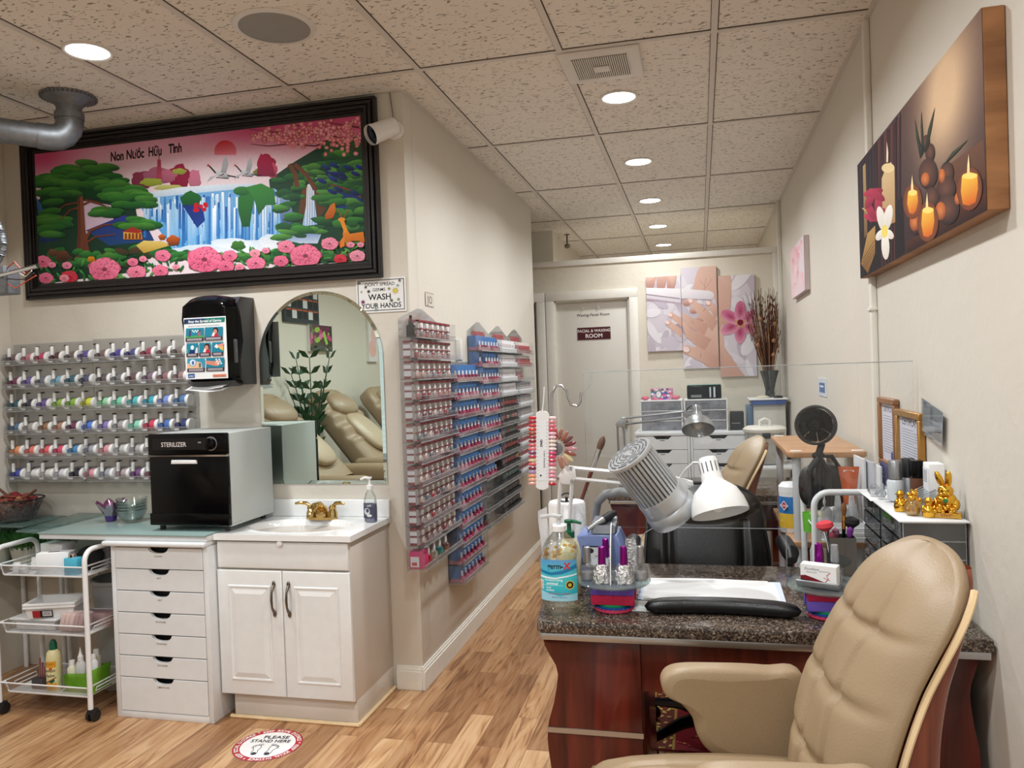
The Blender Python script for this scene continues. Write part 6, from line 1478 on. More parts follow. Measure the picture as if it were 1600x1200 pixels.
# papers, wrist rest
for k, (x0, x1, y0, y1, r_, lab) in enumerate([(-0.195,0.215,2.27,2.505,-0.015,'bottom pale blue-white sheet under the papers on the desk'),(-0.185,0.20,2.262,2.49,0.01,'middle white sheet of the papers on the desk'),(-0.178,0.18,2.268,2.50,-0.004,'top white sheet of the papers on the desk')]):
    t = MB(); cx, cy = (x0+x1)/2, (y0+y1)/2
    t.grid(lambda u, v, x0=x0, x1=x1, y0=y0, y1=y1, cx=cx, cy=cy, k=k: (x0+(x1-x0)*u-cx, y0+(y1-y0)*v-cy, 0.0003+0.0016*k+0.001*(1+math.sin(u*5+k))*(1-v)+0.003*math.exp(-((u-0.5)/0.3)**2)*(k == 2)), 16, 6)
    q = t.build('paper_sheet', mat('bluish_paper',(206,216,234),.8) if k == 0 else M_PAPER, loc=(cx, cy, DT), rot=(0,0,r_)); tag(q, lab, 'paper', 'papers spread on the near desk')
o = thing('folded_towel', 'folded white paper towel at the left end of the wrist rest', 'towel', (-0.20, 2.255, DT+0.0002)); MB().box(-0.018,0.05,-0.05,0.04,0,0.005,0.002).build('fold', mat('paper_towel',(240,240,240),.9), o)
o.location = (-0.185, 2.21, DT)
t = MB()
P_ = [(-0.165+0.40*k/20, 2.172-0.028*(2*k/20-1)**2+0.012, DT+0.019) for k in range(21)]
for i, p in enumerate(P_): pass
def rest(u, v):
    a = 2*PI*v; s_ = 2*u-1; k = max(0.0, 1-abs(s_)**9)**0.5; x = -0.167+0.405*u; yc = 2.180-0.030*s_*s_
    return (x, yc+0.033*k*math.copysign(abs(math.cos(a))**0.8, math.cos(a)), DT+0.0195+0.0190*max(k,0.05)*math.copysign(abs(math.sin(a))**0.7, math.sin(a)))
t = MB(); t.grid(rest, 48, 24, cv=True); tag(t.build('wrist_rest', M_BLACKL, ang=80), 'curved black padded wrist rest on the granite desk', 'wrist rest')

# ------------------------------------------------------------------ fume extractor
MEX = mat('extractor_silver', (192,195,198), .32, .55, var=.03); MEXD = mat('extractor_dark', (96,98,102), .5, .3)
top_c = Vector((-0.212, 2.33, 1.178)); bot_c = Vector((-0.098, 2.40, 1.005)); ax = (top_c-bot_c).normalized(); Lx = (top_c-bot_c).length
o = thing('fume_extractor', 'silver cylindrical dust extractor head with slotted top tilted over the desk', 'dust extractor', tuple(bot_c))
o.scale = (1.15, 1.15, 1.0); o.rotation_mode = 'QUATERNION'; o.rotation_quaternion = Vector((0,0,1)).rotation_difference(ax)
t = MB(); t.lathe([(0.055,-0.03),(0.066,-0.024),(0.069,-0.012),(0.069,0.012),(0.064,0.020),(0.0655,0.028),(0.064,0.034),(0.064,0.062),(0.0625,0.070)], n=56); t.build('lower_body', MEX, o)
t = MB(); t.mi = 0; t.lathe([(0.055,0.066),(0.0575,Lx-0.006)], n=56, cap=True)
t.mi = 1
for k in range(34):
    a = 2*PI*k/34; c, s_ = math.cos(a), math.sin(a)
    t.raw([((0.0555+d)*c-w*s_, (0.0555+d)*s_+w*c, z_) for z_ in (0.068, Lx-0.008) for d, w in ((0,-0.0042),(0.0062,-0.0033),(0.0062,0.0033),(0,0.0042))], [(0,1,5,4),(1,2,6,5),(2,3,7,6),(0,3,2,1),(4,5,6,7)])
t.build('ribbed_body', [MEXD, MEX], o)
t = MB(); t.mi = 1; t.lathe([(0.064,Lx-0.010),(0.0655,Lx-0.004),(0.064,Lx+0.002),(0.05,Lx+0.004),(0,Lx+0.004)], n=56); t.mi = 0
for rr_, nn in ((0.016,4),(0.026,5),(0.036,6),(0.046,8),(0.055,10)):
    for k in range(nn):
        a0 = 2*PI*k/nn+rr_*40; a1 = a0+2*PI/nn*0.82
        P2 = []
        for q in range(9): a = a0+(a1-a0)*q/8; P2.append(((rr_-0.0022)*math.cos(a),(rr_-0.0022)*math.sin(a),Lx+0.0046))
        for q in range(8,-1,-1): a = a0+(a1-a0)*q/8; P2.append(((rr_+0.0022)*math.cos(a),(rr_+0.0022)*math.sin(a),Lx+0.0046))
        n_ = 9; t.raw(P2, [(q, q+1, 17-q-1, 17-q) for q in range(8)])
t.build('top_grille', [MEXD, MEX], o)
t = MB(); t.lathe([(0.012,0),(0.010,0.004),(0,0.005)], (0,0,Lx+0.004), 20); t.build('grille_hub', MEX, o)
t = MB(); t.lathe([(0.0,-0.033),(0.05,-0.033),(0.055,-0.03)], n=40, cap=False); t.build('intake', MEXD, o)
o2 = thing('extractor_arm', 'thick grey gooseneck arm carrying the dust extractor', 'arm', (-0.33, 2.578, DT))
q0 = Vector((-0.33,2.578,DT)); conn = Vector((-0.185,2.415,1.045))
pts = [(0,0,0.0),(-0.015,0,0.10),(-0.022,-0.005,0.18),(-0.008,-0.03,0.235),(0.025,-0.07,0.268),(0.075,-0.11,0.282),tuple(conn-q0)]
MB().tube(pts, 0.0135, 14).build('gooseneck', mat('gooseneck_grey',(138,142,144),.4), o2); MB().lathe([(0.05,0),(0.05,0.012),(0.02,0.02)], n=30).build('base', mat('gooseneck_grey',(138,142,144),.4), o2)
d_ = (conn-q0-Vector(pts[5])).normalized(); MB().tube([tuple(conn-q0-d_*0.03), tuple(conn-q0+d_*0.02)], 0.019, 16).build('coupling', MEX, o2)

# ------------------------------------------------------------------ white swing-arm lamp
def arm_lamp(loc, label, base, elbow, wrist, shade_top, shade_bot, mm, R=0.082, cord=None, group=None):
    o = thing('desk_lamp', label, 'lamp', loc, group=group); B = Vector(loc)
    b, e, w_ = [Vector(v)-B for v in (base, elbow, wrist)]
    MB().lathe([(0.028,0),(0.028,0.02),(0.016,0.026),(0.014,0.05)], tuple(b), 20).build('clamp', mm, o)
    def bars(p, q, gap, name):
        for s_ in (-1, 1):
            d = (q-p).normalized(); nrm = Vector((d.z,0,-d.x)).normalized()*gap*s_; t = MB()
            t.tube([tuple(p+nrm), tuple(q+nrm)], 0.0062, 4); t.build(name, mm, o)
    bars(b+Vector((0,0,0.05)), e+Vector((0,0,-0.025)), 0.019, 'lower_rod'); bars(e+Vector((0.022,0,0.0)), w_+Vector((-0.012,0,0)), 0.017, 'upper_rod')
    t = MB(); t.prism([(e.x-0.034,e.z-0.018),(e.x+0.004,e.z+0.026),(e.x+0.032,e.z+0.022),(e.x+0.034,e.z-0.014),(e.x+0.018,e.z-0.036),(e.x-0.014,e.z-0.034)], 'y', e.y-0.006, e.y+0.006, 0.002); t.build('elbow_plate', mm, o)
    t = MB()
    for dx, dz in ((-0.026,-0.016),(0.018,0.018),(0.02,-0.024)): t.cyl((e.x+dx,e.y-0.010,e.z+dz),(e.x+dx,e.y+0.008,e.z+dz),0.005,n=10)
    t.build('elbow_bolt', M_STEEL, o)
    t = MB(); t.prism([(w_.x-0.016,w_.z-0.014),(w_.x-0.014,w_.z+0.022),(w_.x+0.012,w_.z+0.016),(w_.x+0.04,w_.z+0.008),(w_.x+0.042,w_.z-0.006),(w_.x+0.02,w_.z-0.018)], 'y', w_.y-0.006, w_.y+0.006, 0.002); t.cyl((w_.x+0.03,w_.y-0.012,w_.z+0.002),(w_.x+0.03,w_.y+0.012,w_.z+0.002),0.007,n=12); t.build('wrist_bracket', mm, o)
    st, sb = Vector(shade_top)-B, Vector(shade_bot)-B; a = (st-sb).normalized(); L = (st-sb).length
    s = L/0.155
    t = MB(); t.lathe([(R,0),(R*0.985,0.012*s),(R*0.92,0.034*s),(R*0.76,0.062*s),(R*0.50,0.080*s),(0.030*s,0.088*s),(0.0285*s,0.095*s),(0.026*s,0.148*s),(0.023*s,0.155*s),(0,0.155*s)], tuple(sb), 48, False, tuple(a))
    t.lathe([(R*0.985,0.001),(R*0.9,0.034*s),(R*0.74,0.060*s),(R*0.48,0.077*s),(0.0,0.084*s)], tuple(sb), 40, False, tuple(a)); sh_ = t.build('shade', mm, o)
    Rm = Vector((0,0,1)).rotation_difference(a).to_matrix().to_4x4(); t = MB(); t.M = Matrix.Translation(sb) @ Rm
    for k in range(14):
        an = 2*PI*k/14; c, s_ = math.cos(an), math.sin(an); r0 = 0.0287*s
        t.raw([(r0*c-w*s_, r0*s_+w*c, z_*s) for z_, w in ((0.112,-0.0015),(0.112,0.0015),(0.140,0.0015),(0.140,-0.0015))], [(0,1,2,3)])
    t.build('cooling_slot', M_BLACKM, sh_)
    MB().ell(tuple(sb+a*0.035), 0.026, 0.026, 0.030, 16, 10).build('bulb', mat('opal_bulb',(236,234,228),.4), o)
    c0 = w_+Vector((0,0.0,0.016)); c1_ = st-a*0.02; mid = (c0+c1_)/2+Vector((-0.0,0,0.028))
    MB().tube([tuple(c0), tuple(c0*0.6+mid*0.4+Vector((0,0,0.006))), tuple(mid), tuple(c1_*0.7+mid*0.3+Vector((0,0,0.004))), tuple(c1_)], 0.0032, 8).build('cord', cord or mm, o)
    return o
MLW = mat('lamp_white', (232,232,230), .22)
arm_lamp((-0.455,2.495,DT), 'white swing-arm desk lamp with a wide bell shade', (-0.455,2.495,DT), (-0.430,2.49,1.103), (-0.072,2.475,1.072), (0.012,2.40,1.158), (0.045,2.34,1.004), MLW, 0.083, group='swing-arm lamps')
t = MB(); t.tube([(-0.50,2.56,1.10),(-0.48,2.56,1.135),(-0.45,2.555,1.145),(-0.425,2.55,1.12)], 0.003, 6)
o = arm_lamp((-0.46,4.60,DT), 'silver swing-arm lamp on the second desk', (-0.46,4.62,DT), (-0.46,4.60,1.125), (-0.085,4.55,1.16), (-0.026,4.50,1.205), (-0.020,4.42,1.082), M_SILVER, 0.088, M_BLACKM, group='swing-arm lamps')
t.bm.free()

# big powder brush standing in a cup
o = thing('dust_brush', 'long-handled brown dust brush leaning behind the lamp arm', 'brush', (-0.455, 2.66, DT+0.0))
o.location = (-0.49, 2.66, DT)
p0, p1 = Vector((0.0,0,0.01)), Vector((0.165,0.0,0.44)); 
P1 = lambda k: tuple(p0+(p1-p0)*k)
MB().tube([P1(0.0),P1(0.45),P1(0.74)], [0.004,0.0055,0.007], 10).build('handle', mat('brush_handle',(96,46,34),.3), o); MB().tube([P1(0.74),P1(0.90)], [0.0075,0.0095], 12).build('ferrule', M_CHROME, o)
MB().tube([P1(0.90),P1(0.94),P1(0.975),P1(1.0)], [0.010,0.0125,0.0105,0.003], 12).build('bristles', mat('bristle_brown',(96,70,54),.8), o)
MB().lathe([(0.024,0),(0.026,0.09),(0.024,0.09),(0.022,0.004),(0,0.004)], n=22, cap=False).build('cup', M_SMOKE, o)

# ------------------------------------------------------------------ acrylic shield across the desk
o = thing('acrylic_shield', 'large clear acrylic sneeze guard across the near desk with a hand opening', 'sneeze guard', (0, 2.675, DT))
y = 0.0; x0, x1, zt, zo = -0.39, 0.64, 0.660, 0.129
t = MB()
for (a, b, c, d) in ((x0,-0.215,0,zo),(0.255,0.485,0,zo),(x0,0.485,zo,zt),(0.485,0.645,0.262,zt)): t.box(a, b, -0.002, 0.002, c, d)
t.build('panel', M_SHIELD, o)
t = MB(); arcp = [(-0.215,0.0,0.0),(-0.215,0,0.07),(-0.21,0,0.095),(-0.195,0,0.112),(-0.175,0,0.124),(-0.155,0,zo),(0.255,0,zo)]
t.tube(arcp, 0.0016, 6); t.tube([(0.255,0,zo),(0.255,0,0)], 0.0016, 6); t.tube([(x0,0,0),(x0,0,zt),(0.645,0,zt)], 0.0016, 6); t.build('polished_edge', M_AEDGE, o)
for x in (x0+0.04, 0.31): MB().box(x-0.02,x+0.02,-0.03,0.03,0,0.012,0.003).build('foot', M_ACRYL, o)

# ------------------------------------------------------------------ hanging colour swatches on an S hook
o = thing('hanging_hook', 'bent steel S hook hanging at the left edge of the acrylic shield', 'hook', (-0.44, 2.50, 1.34))
MB().tube([(-0.030,0,-0.13),(-0.030,0,-0.01),(-0.028,0,0.02),(-0.015,0,0.045),(0.004,0,0.046),(0.020,0,0.028),(0.024,0,0.005),(0.034,0,-0.018),(0.052,0,-0.022),(0.064,0,-0.008),(0.066,0,0.022)], 0.0042, 10).build('hook', M_STEEL, o)
MB().tube([(0.066,0,0.01),(0.10,0.02,0.05),(0.10,0.03,0.088)], 0.0016, 6).build('tie', M_ACRYL, o)
o = thing('swatch_stick', 'white double-sided nail colour swatch stick with red and pink tips', 'colour swatch', (-0.49, 2.42, 1.185)); o.rotation_euler = (0, math.radians(2.0), math.radians(10))
t = MB(); t.prism([(0.021*math.cos(a)*1.0, (0.112 if math.sin(a) > 0 else -0.112)+0.021*0.6*math.sin(a)) for a in [2*PI*k/24+0.001 for k in range(24)]], 'y', -0.0022, 0.0022, 0.0008, 1); t.build('stick', M_WHITE, o)
A = Art(.036,.19,(236,238,242)); 
for k in range(17):
    for x in (.004,.032): A.ell(x, .01+k*.0108, .0012, .0012, (90,130,120), n=8)
A.text('DND', .018, .118, .010, (20,20,24), .03, rot=PI/2); A.text('Color Swatches', .022, .068, .0085, (80,80,90), .0, .3, rot=-PI/2); A.ell(.013,.016,.0028,.0028,(30,30,34),n=12); A.build('print', M_PRINT, o, (-0.018,-0.0030,-0.095))
Lc = [(190,24,34),(170,30,60),(200,50,60),(214,60,40),(150,60,40),(150,30,40),(140,20,40),(214,90,100),(224,110,120),(130,60,110),(190,60,80),(222,196,150),(220,90,100),(120,20,60),(170,140,180),(236,150,110),(232,170,140),(220,160,150)]
Rc = [(236,206,206),(230,140,150),(226,110,130),(220,90,110),(236,190,206),(240,200,206),(236,216,206),(240,220,214),(240,214,214),(222,80,130),(220,60,110),(206,60,90),(226,110,140),(238,210,206),(238,160,180),(238,150,170),(244,214,216),(190,30,50)]
for s_, cs in ((-1, Lc), (1, Rc)):
    for k, c in enumerate(cs):
        zz = 0.102-k*0.0122; t = MB(); t.ell((s_*0.031, -0.001, zz), 0.0135, 0.0035, 0.0052, 10, 6, 0.75)
        t.build('nail_tip', mat('tip_%d_%d_%d' % c, c, .15, coat=.6), o)
MB().tube([(0,0,0.122),(0.004,0,0.16),(0.006,0,0.20)], 0.002, 6).build('strap', M_WHITE, o)
o = thing('nail_colour_display', 'round nail colour wheel of brown and nude tips behind the swatch stick', 'colour wheel', (-0.455, 2.47, 1.185))
MB().lathe([(0.018,0),(0.022,0.002),(0.022,0.006),(0.010,0.008),(0,0.008)], (0,0,0), 28, True, (0,-1,0)).build('hub', mat('wheel_grey',(120,120,124),.3), o)
Wc = [(176,120,100),(196,150,130),(224,206,160),(150,84,70),(206,150,160),(120,50,60),(110,60,60),(160,100,80),(150,100,84),(190,60,50),(150,40,40),(90,30,40),(214,200,180),(190,160,150),(226,206,60),(90,190,196)]
for k, c in enumerate(Wc):
    a = -1.3+k*0.32; cx, cz = 0.048*math.cos(a), 0.048*math.sin(a)
    t = MB(); t.M = Matrix.Translation((cx,0,cz)) @ Matrix.Rotation(-a,4,'Y'); t.ell((0,0,0), 0.020, 0.003, 0.0068, 10, 6, 0.85); t.build('nail_tip', mat('tip_%d_%d_%d' % c, c, .15, coat=.6), o)
# ================================================================== chairs
def leather_chair(name, label, hw=0.25, leather=None, shell=True, welt=None, bh=0.60, quilted=True, group=None):
    """office chair, seat centre at the origin, facing local -y"""
    o = thing(name, label, 'chair', (0,0,0), group=group)
    ml = leather or M_TAN; SZ = 0.545 if shell else 0.47
    def half(v):   # half width of the backrest at height fraction v
        if v < 0.10: return hw*(0.80+0.20*math.sin(v/0.10*PI/2))
        if v < 0.58: return hw*(1.0+0.04*math.sin((v-0.10)/0.48*PI))
        q = (v-0.58)/0.42; return hw*max(0.0, 1-q**3.8)**(1/2.3)
    def cen(v):    # depth of the backrest face at v: lumbar curve then rake
        return 0.20+0.19*v-0.035*math.sin(v*PI*1.15)
    def vv(t): return 1-(1-t)**1.7 if t > 0.5 else t*(1-0.5**1.7)/0.5
    def pt(u, v, off):
        h = half(v); return (u*h, cen(v)+off, SZ+0.02+v*bh)
    def front(a, b):
        u = 2*a-1; v = vv(b); e = (1-abs(u)**5)*(1-max(0, (v-0.80)/0.20)**3)
        off = -0.055*e
        if quilted:
            for us in (-0.30, 0.30): off += 0.014*math.exp(-((u-us-0.04*math.sin(v*9))/0.055)**2)*max(0, 1-max(0, (v-.70)/.22))
            for vs in (0.20, 0.46, 0.70): off += 0.012*math.exp(-((v-vs-0.03*abs(u))/0.022)**2)*(1-abs(u)**3)
            off += 0.0035*math.sin(u*PI*1.6)*math.sin(v*11)*(1-u*u)
        else:
            for us in (-0.55, 0.55): off += 0.022*math.exp(-((u-us*(1+0.25*v))/0.07)**2)*(1 if v < .7 else 0.1)
            off += 0.030*math.exp(-((v-0.70-0.10*(u*u))/0.020)**2)
            if v > 0.72: off -= 0.030*math.sin(min(1, (v-0.72)/0.22)*PI)*(1-u**4)
        p = pt(u, v, off); return p
    t = MB(); t.grid(front, 72, 84)
    if shell:   # leather wraps round the rim before the wooden shell begins
        B_ = [(-1.0, vv(i/84)) for i in range(85)]+[(1.0, vv((84-i)/84)) for i in range(85)]
        def wrap(a, b):
            u, v = B_[min(int(round(a*169)), 169)]; k = math.sin(b*PI)*0.010; q = pt(u, v, 0.030*b); h = half(v)
            sx = 1+ (k-0.012*b)/max(h, 0.05); return (q[0]*sx, q[1], q[2]+(k-0.016*b)*max(0, (v-0.7)/0.3))
        t.grid(wrap, 169, 6)
    t.build('backrest_pad', ml, o, ang=80)
    if shell:
        def sh(a, b):
            u = 2*a-1; v = vv(b); dep = 0.018+0.090*min(1, (1-v)*1.35)
            x = math.copysign(1-(1-abs(u))**2.2, u); y = dep*(1-abs(u)**3.4)
            p = pt(x*(0.975-0.10*max(0, (v-0.7)/0.3)), v*0.95, 0.028+y); return p
        t = MB(); t.grid(sh, 40, 60); t.build('shell', M_ROSE2, o, ang=80)
        n = 50
        for s_ in (-1, 1): MB().tube([pt(s_*1.0, 0.90*i/n, 0.034) for i in range(n+1)], 0.0065, 6).build('shell_edge', M_MAPLE, o)
    else:
        def sh(a, b):
            u = 2*a-1; v = vv(b); return pt(math.copysign(1-(1-abs(u))**2.2, u), v, 0.06*(1-abs(u)**4))
        t = MB(); t.grid(sh, 32, 40); t.build('backrest_back', ml, o, ang=80)
        n = 60; E_ = [pt(-1.0, vv(i/n*0.99), 0.0) for i in range(n)]+[pt(1.0, vv((n-i)/n*0.99), 0.0) for i in range(n+1)]
        t = MB(); t.tube(E_, 0.008, 6); t.build('piping', ml, o)
    def seat(a, b):
        x = (2*a-1); y = (2*b-1); r = (abs(x)**5+abs(y)**5)**0.2
        z = SZ+0.045*(1-max(abs(x), abs(y))**6)+0.016*math.cos(x*1.6)*math.cos(y*1.5)-0.02*max(0, -y-0.6)
        for us in (-0.42, 0.42): z -= 0.007*math.exp(-((x-us-0.05*y)/0.03)**2)
        z += 0.004*math.sin(x*7+y*3)*(1-abs(x))
        f = 1/max(1e-6, (abs(x)**6+abs(y)**6)**(1/6)) if False else 1.0
        # squircle plan
        k = math.sqrt(max(0, 1-0.22*y*y)); k2 = math.sqrt(max(0, 1-0.22*x*x))
        return (x*k*(hw+0.03), y*k2*0.265-0.02, z)
    t = MB(); t.grid(seat, 56, 56)
    def under(a, b):
        x = (2*a-1); y = (2*b-1); k = math.sqrt(max(0, 1-0.22*y*y)); k2 = math.sqrt(max(0, 1-0.22*x*x)); e = max(abs(x), abs(y))
        return (x*k*(hw+0.03), y*k2*0.265-0.02, SZ-0.09*(1-e**8))
    t.grid(under, 28, 28); t.build('seat', ml, o, ang=80)
    if shell:
        t = MB(); t.prism([(x*(hw+0.02), y*0.24-0.02) for x, y in [(math.copysign(abs(math.cos(a))**.5, math.cos(a)), math.copysign(abs(math.sin(a))**.5, math.sin(a))) for a in [2*PI*k/40 for k in range(40)]]], 'z', SZ-0.105, SZ-0.075, 0.004); t.build('seat_shell', M_ROSE2, o)
    for s_ in (-1, 1):
        if shell:
            prof = [(0.22,SZ+0.19),(0.14,SZ+0.208),(0.03,SZ+0.214),(-0.06,SZ+0.212),(-0.092,SZ+0.19),(-0.088,SZ+0.155),(-0.055,SZ+0.135),(-0.028,SZ+0.10),(-0.015,SZ+0.055),(0.015,SZ+0.020),(0.08,SZ+0.0),(0.18,SZ-0.01),(0.22,SZ+0.01)]
            x0, x1 = sorted((s_*(hw+0.005), s_*(hw+0.068)))
            prof = smoothpts(prof, 6); cy_ = sum(p[0] for p in prof)/len(prof); cz_ = sum(p[1] for p in prof)/len(prof); t = MB()
            def armf(a, b, x0=x0, x1=x1):
                q = prof[int(round(a*len(prof))) % len(prof)]; g_ = b*2-1; ins = 0.026*(1-(1-abs(g_)**3.2)**0.5)
                dy, dz = q[0]-cy_, q[1]-cz_; l = math.hypot(dy, dz); k = (l-ins)/l
                return ((x0+x1)/2+(x1-x0)/2*math.copysign(abs(g_)**0.75, g_), cy_+dy*k, cz_+dz*k)
            t.grid(armf, len(prof), 16, cu=True)
            for b_ in (0.0, 1.0): t.raw([armf(i/len(prof), b_) for i in range(len(prof))], [tuple(range(len(prof)))])
            a_ = t.build('armrest', ml, o, ang=60)
        else:
            x = s_*(hw+0.045)
            t = MB(); t.tube([(x,-0.13,SZ+0.255),(x,-0.10,SZ+0.275),(x,0.05,SZ+0.28),(x,0.16,SZ+0.265)], [0.018,0.03,0.03,0.02], 16); a_ = t.build('armrest', ml, o)
            t = MB(); t.tube([(x,-0.08,SZ+0.26),(x*1.02,-0.05,SZ+0.05),(x*0.8,-0.02,SZ-0.07),(s_*0.1,0,SZ-0.08)], 0.014, 10); t.build('arm_bracket', M_BLACK, a_)
    MB().cyl((0,0,0.10),(0,0,SZ-0.07),0.026).build('gas_column', M_BLACK if not shell else M_CHROME, o)
    for k in range(5):
        a = 2*PI*k/5+(0.3 if shell else 0.0); c, s2 = math.cos(a), math.sin(a)
        t = MB(); t.tube([(0.02*c,0.02*s2,0.11),(0.15*c,0.15*s2,0.105),(0.29*c,0.29*s2,0.075)], [0.026,0.022,0.016], 10); l_ = t.build('base_leg', M_ROSE2 if shell else M_BLACK, o)
        t = MB(); t.cyl((0.29*c-0.02*s2,0.29*s2+0.02*c,0.027),(0.29*c+0.02*s2,0.29*s2-0.02*c,0.027),0.027,n=16); t.cyl((0.29*c,0.29*s2,0.04),(0.29*c,0.29*s2,0.08),0.008,n=8); t.build('caster', M_BLACK, l_)
    return o
c1 = leather_chair('client_chair', 'tan quilted leather chair with rosewood shell in the right foreground', hw=0.190, bh=0.515)
c1.location = (0.020, 1.585, 0); c1.rotation_euler = (0, 0, math.radians(-81))
c2 = dup(c1, (-0.145, 3.83, 0.0095), math.radians(-82), 'tan leather chair with rosewood shell at the second manicure desk')
c1['group'] = c2['group'] = 'tan client chairs at the manicure desks'
c3 = leather_chair('technician_chair', 'black leather technician chair behind the near manicure desk', hw=0.235, leather=M_BLACKL, shell=False, bh=0.435, quilted=False)
c3.location = (0.01, 3.03, 0.0095); c3.rotation_euler = (0, 0, math.radians(2))
# ================================================================== white utility carts
def arc_pts(p, q, h, r=0.05, n=6, up=Vector((0,0,1))):
    """leg p up, rounded over to q and down: inverted-U tube path"""
    p = Vector(p); q = Vector(q); d = (q-p).normalized(); P = [p]
    for k in range(n+1):
        a = PI/2*k/n; P.append(p+up*(h-r)+d*(r*(1-math.cos(a)))+up*(r*math.sin(a)))
    for k in range(n+1):
        a = PI/2*k/n; P.append(q+up*(h-r)-d*(r*math.cos(PI/2-a-0)*0+r*(1-math.sin(a)))+up*(r*math.cos(a)))
    P.append(q); return [tuple(v) for v in P]
def cart(loc, label, W, D, H, tiers, group, fx=0.0):
    """hoops run front to back at each end"""
    o = thing('utility_cart', label, 'cart', loc, group=group)
    for x in (0, W):
        MB().tube(arc_pts((x,0,0.055),(x,D,0.055),H-0.055,0.05), 0.011, 12).build('end_hoop', M_WHITE, o)
    for x in (0, W):
        for y in (0, D):
            t = MB(); t.cyl((x,y,0.03),(x,y,0.06),0.008,n=10); t.box(x-0.014,x+0.014,y-0.010,y+0.03,0.034,0.052,0.004)
            for s_ in (-1,1): t.cyl((x+s_*0.006,y+0.012,0.024),(x+s_*0.019,y+0.012,0.024),0.024,n=20)
            t.build('caster', M_BLACKM, o)
    mesh = glassm('basket_mesh', (226,228,230), .1, .3, .3, .3, (214,216,220))
    for z in tiers:
        t = MB(); zt = z+0.058; a = 0.012
        for zz, ins in ((zt, a),(z+0.012, a+0.022)):
            t.tube([(ins,-0.012+ins,zz),(W-ins,-0.012+ins,zz),(W-ins,D+0.012-ins,zz),(ins,D+0.012-ins,zz)], 0.0034, 8, closed=True)
        for x in (a, W-a):
            s_ = 1 if x < W/2 else -1
            for y in (0.02, D-0.02): t.tube([(x,y,zt),(x+s_*0.02,y,z+0.012)], 0.003, 6)
            xs = x+s_*0.012; t.tube([(xs,0.06,z+0.024),(xs-s_*0.004,0.06,z+0.040),(xs-s_*0.004,D-0.06,z+0.040),(xs,D-0.06,z+0.024)], 0.003, 6, closed=True)
        b = t.build('basket_rim', M_WHITE, o)
        t = MB(); i0, i1 = a, a+0.022
        q0 = [(i0,-0.012+i0,zt),(W-i0,-0.012+i0,zt),(W-i0,D+0.012-i0,zt),(i0,D+0.012-i0,zt)]; q1 = [(i1,-0.012+i1,z+0.012),(W-i1,-0.012+i1,z+0.012),(W-i1,D+0.012-i1,z+0.012),(i1,D+0.012-i1,z+0.012)]
        t.raw(q0+q1, [(0,1,5,4),(2,3,7,6)]); t.build('basket_mesh', mesh, b)
        MB().box(i1-0.002,W-i1+0.002,i1-0.014,D+0.014-i1,z+0.008,z+0.0125).build('basket_floor', M_WHITE, b)
    return o
cart((-3.055, 2.818, 0), 'white three-tier utility cart beside the drawer cabinet', 0.475, 0.24, 0.735, [0.605, 0.35, 0.085], 'white wheeled carts')
LX, LY = -3.055, 2.818
# ---- top tier
Z1 = 0.605+0.0128
def cbox(name, label, cat, x, y, z, w, d, h, m, rz=0.0, b=0.002, group=None, parts=None):
    o = thing(name, label, cat, (x, y, z), rz, group); MB().box(-w/2,w/2,-d/2,d/2,0,h,b).build('body', m, o); return o
cbox('white_box', 'small white carton lying at the back of the cart top tier', 'box', -2.875, 2.99, Z1, 0.13, 0.075, 0.112, M_PAPER, -0.1)
o = cbox('white_box', 'long white carton with a black slot on the cart top tier', 'box', -2.80, 2.90, Z1, 0.145, 0.065, 0.092, M_PAPER, 0.35)
MB().box(-0.03,0.015,-0.012,0.0,0.0923,0.093).build('slot', M_BLACKM, o)
o = thing('turquoise_bottle', 'turquoise square bottle with a shiny silver dome cap on the cart', 'bottle', (-2.690, 2.875, Z1), 0.1)
MB().box(-0.031,0.031,-0.020,0.020,0,0.074,0.003).build('body', mat('turquoise', (84,186,212), .35), o); MB().lathe([(0.018,0.074),(0.020,0.080),(0.018,0.092),(0.009,0.100),(0,0.101)], n=26).build('cap', M_CHROME, o)
o = thing('powder_puff', 'round black powder brush lying on the cart top tier', 'brush', (-2.665, 2.945, Z1), 0.6)
t = MB(); t.ell((0,0,0.060),0.056,0.034,0.050,24,14); t.build('bristles', mat('black_bristle',(12,12,14),.9,bump=.5,bscale=300), o); MB().tube([(-0.02,0.01,0.05),(-0.07,0.04,0.03)], 0.008, 10).build('handle', M_BLACK, o)
o = thing('clear_bag_box', 'clear crinkled plastic bag in a box at the right of the cart', 'box', (-2.575+(-0.045), 3.00, Z1), 0.0)
o.location = (-2.645, 3.015, Z1)
t = MB(); t.box(-0.04,0.045,-0.03,0.03,0,0.105,0.003); t.build('box', glassm('crinkled_plastic',(214,212,216),.2,.6,.12,.35,(170,166,172)), o); MB().grid(lambda u, v: (-0.035+0.075*u, -0.025+0.05*v, 0.02+0.06*abs(math.sin(u*7+v*4))*u), 12, 10).build('bag', M_PAPER, o)
for k, (x, y, h_, c, n_) in enumerate([(-2.985,2.87,0.045,(236,236,236),'white'),(-2.94,2.86,0.040,(226,226,226),'pale'),(-2.735,2.935,0.08,(214,214,220),'tall clear'),(-2.715,2.97,0.085,(120,70,130),'purple'),(-2.955,2.94,0.055,(240,238,236),'stout white')]):
    t = MB(); t.lathe([(0.014,0),(0.019,0.003),(0.019,h_*.6),(0.015,h_*.72),(0.015,h_),(0,h_)], n=20); tag(t.build('small_jar', mat('jar_'+n_.replace(' ','_'), c, .3), loc=(x, y, Z1)), '%s small jar on the top tier of the left cart' % n_, 'jar', 'small jars on the cart')
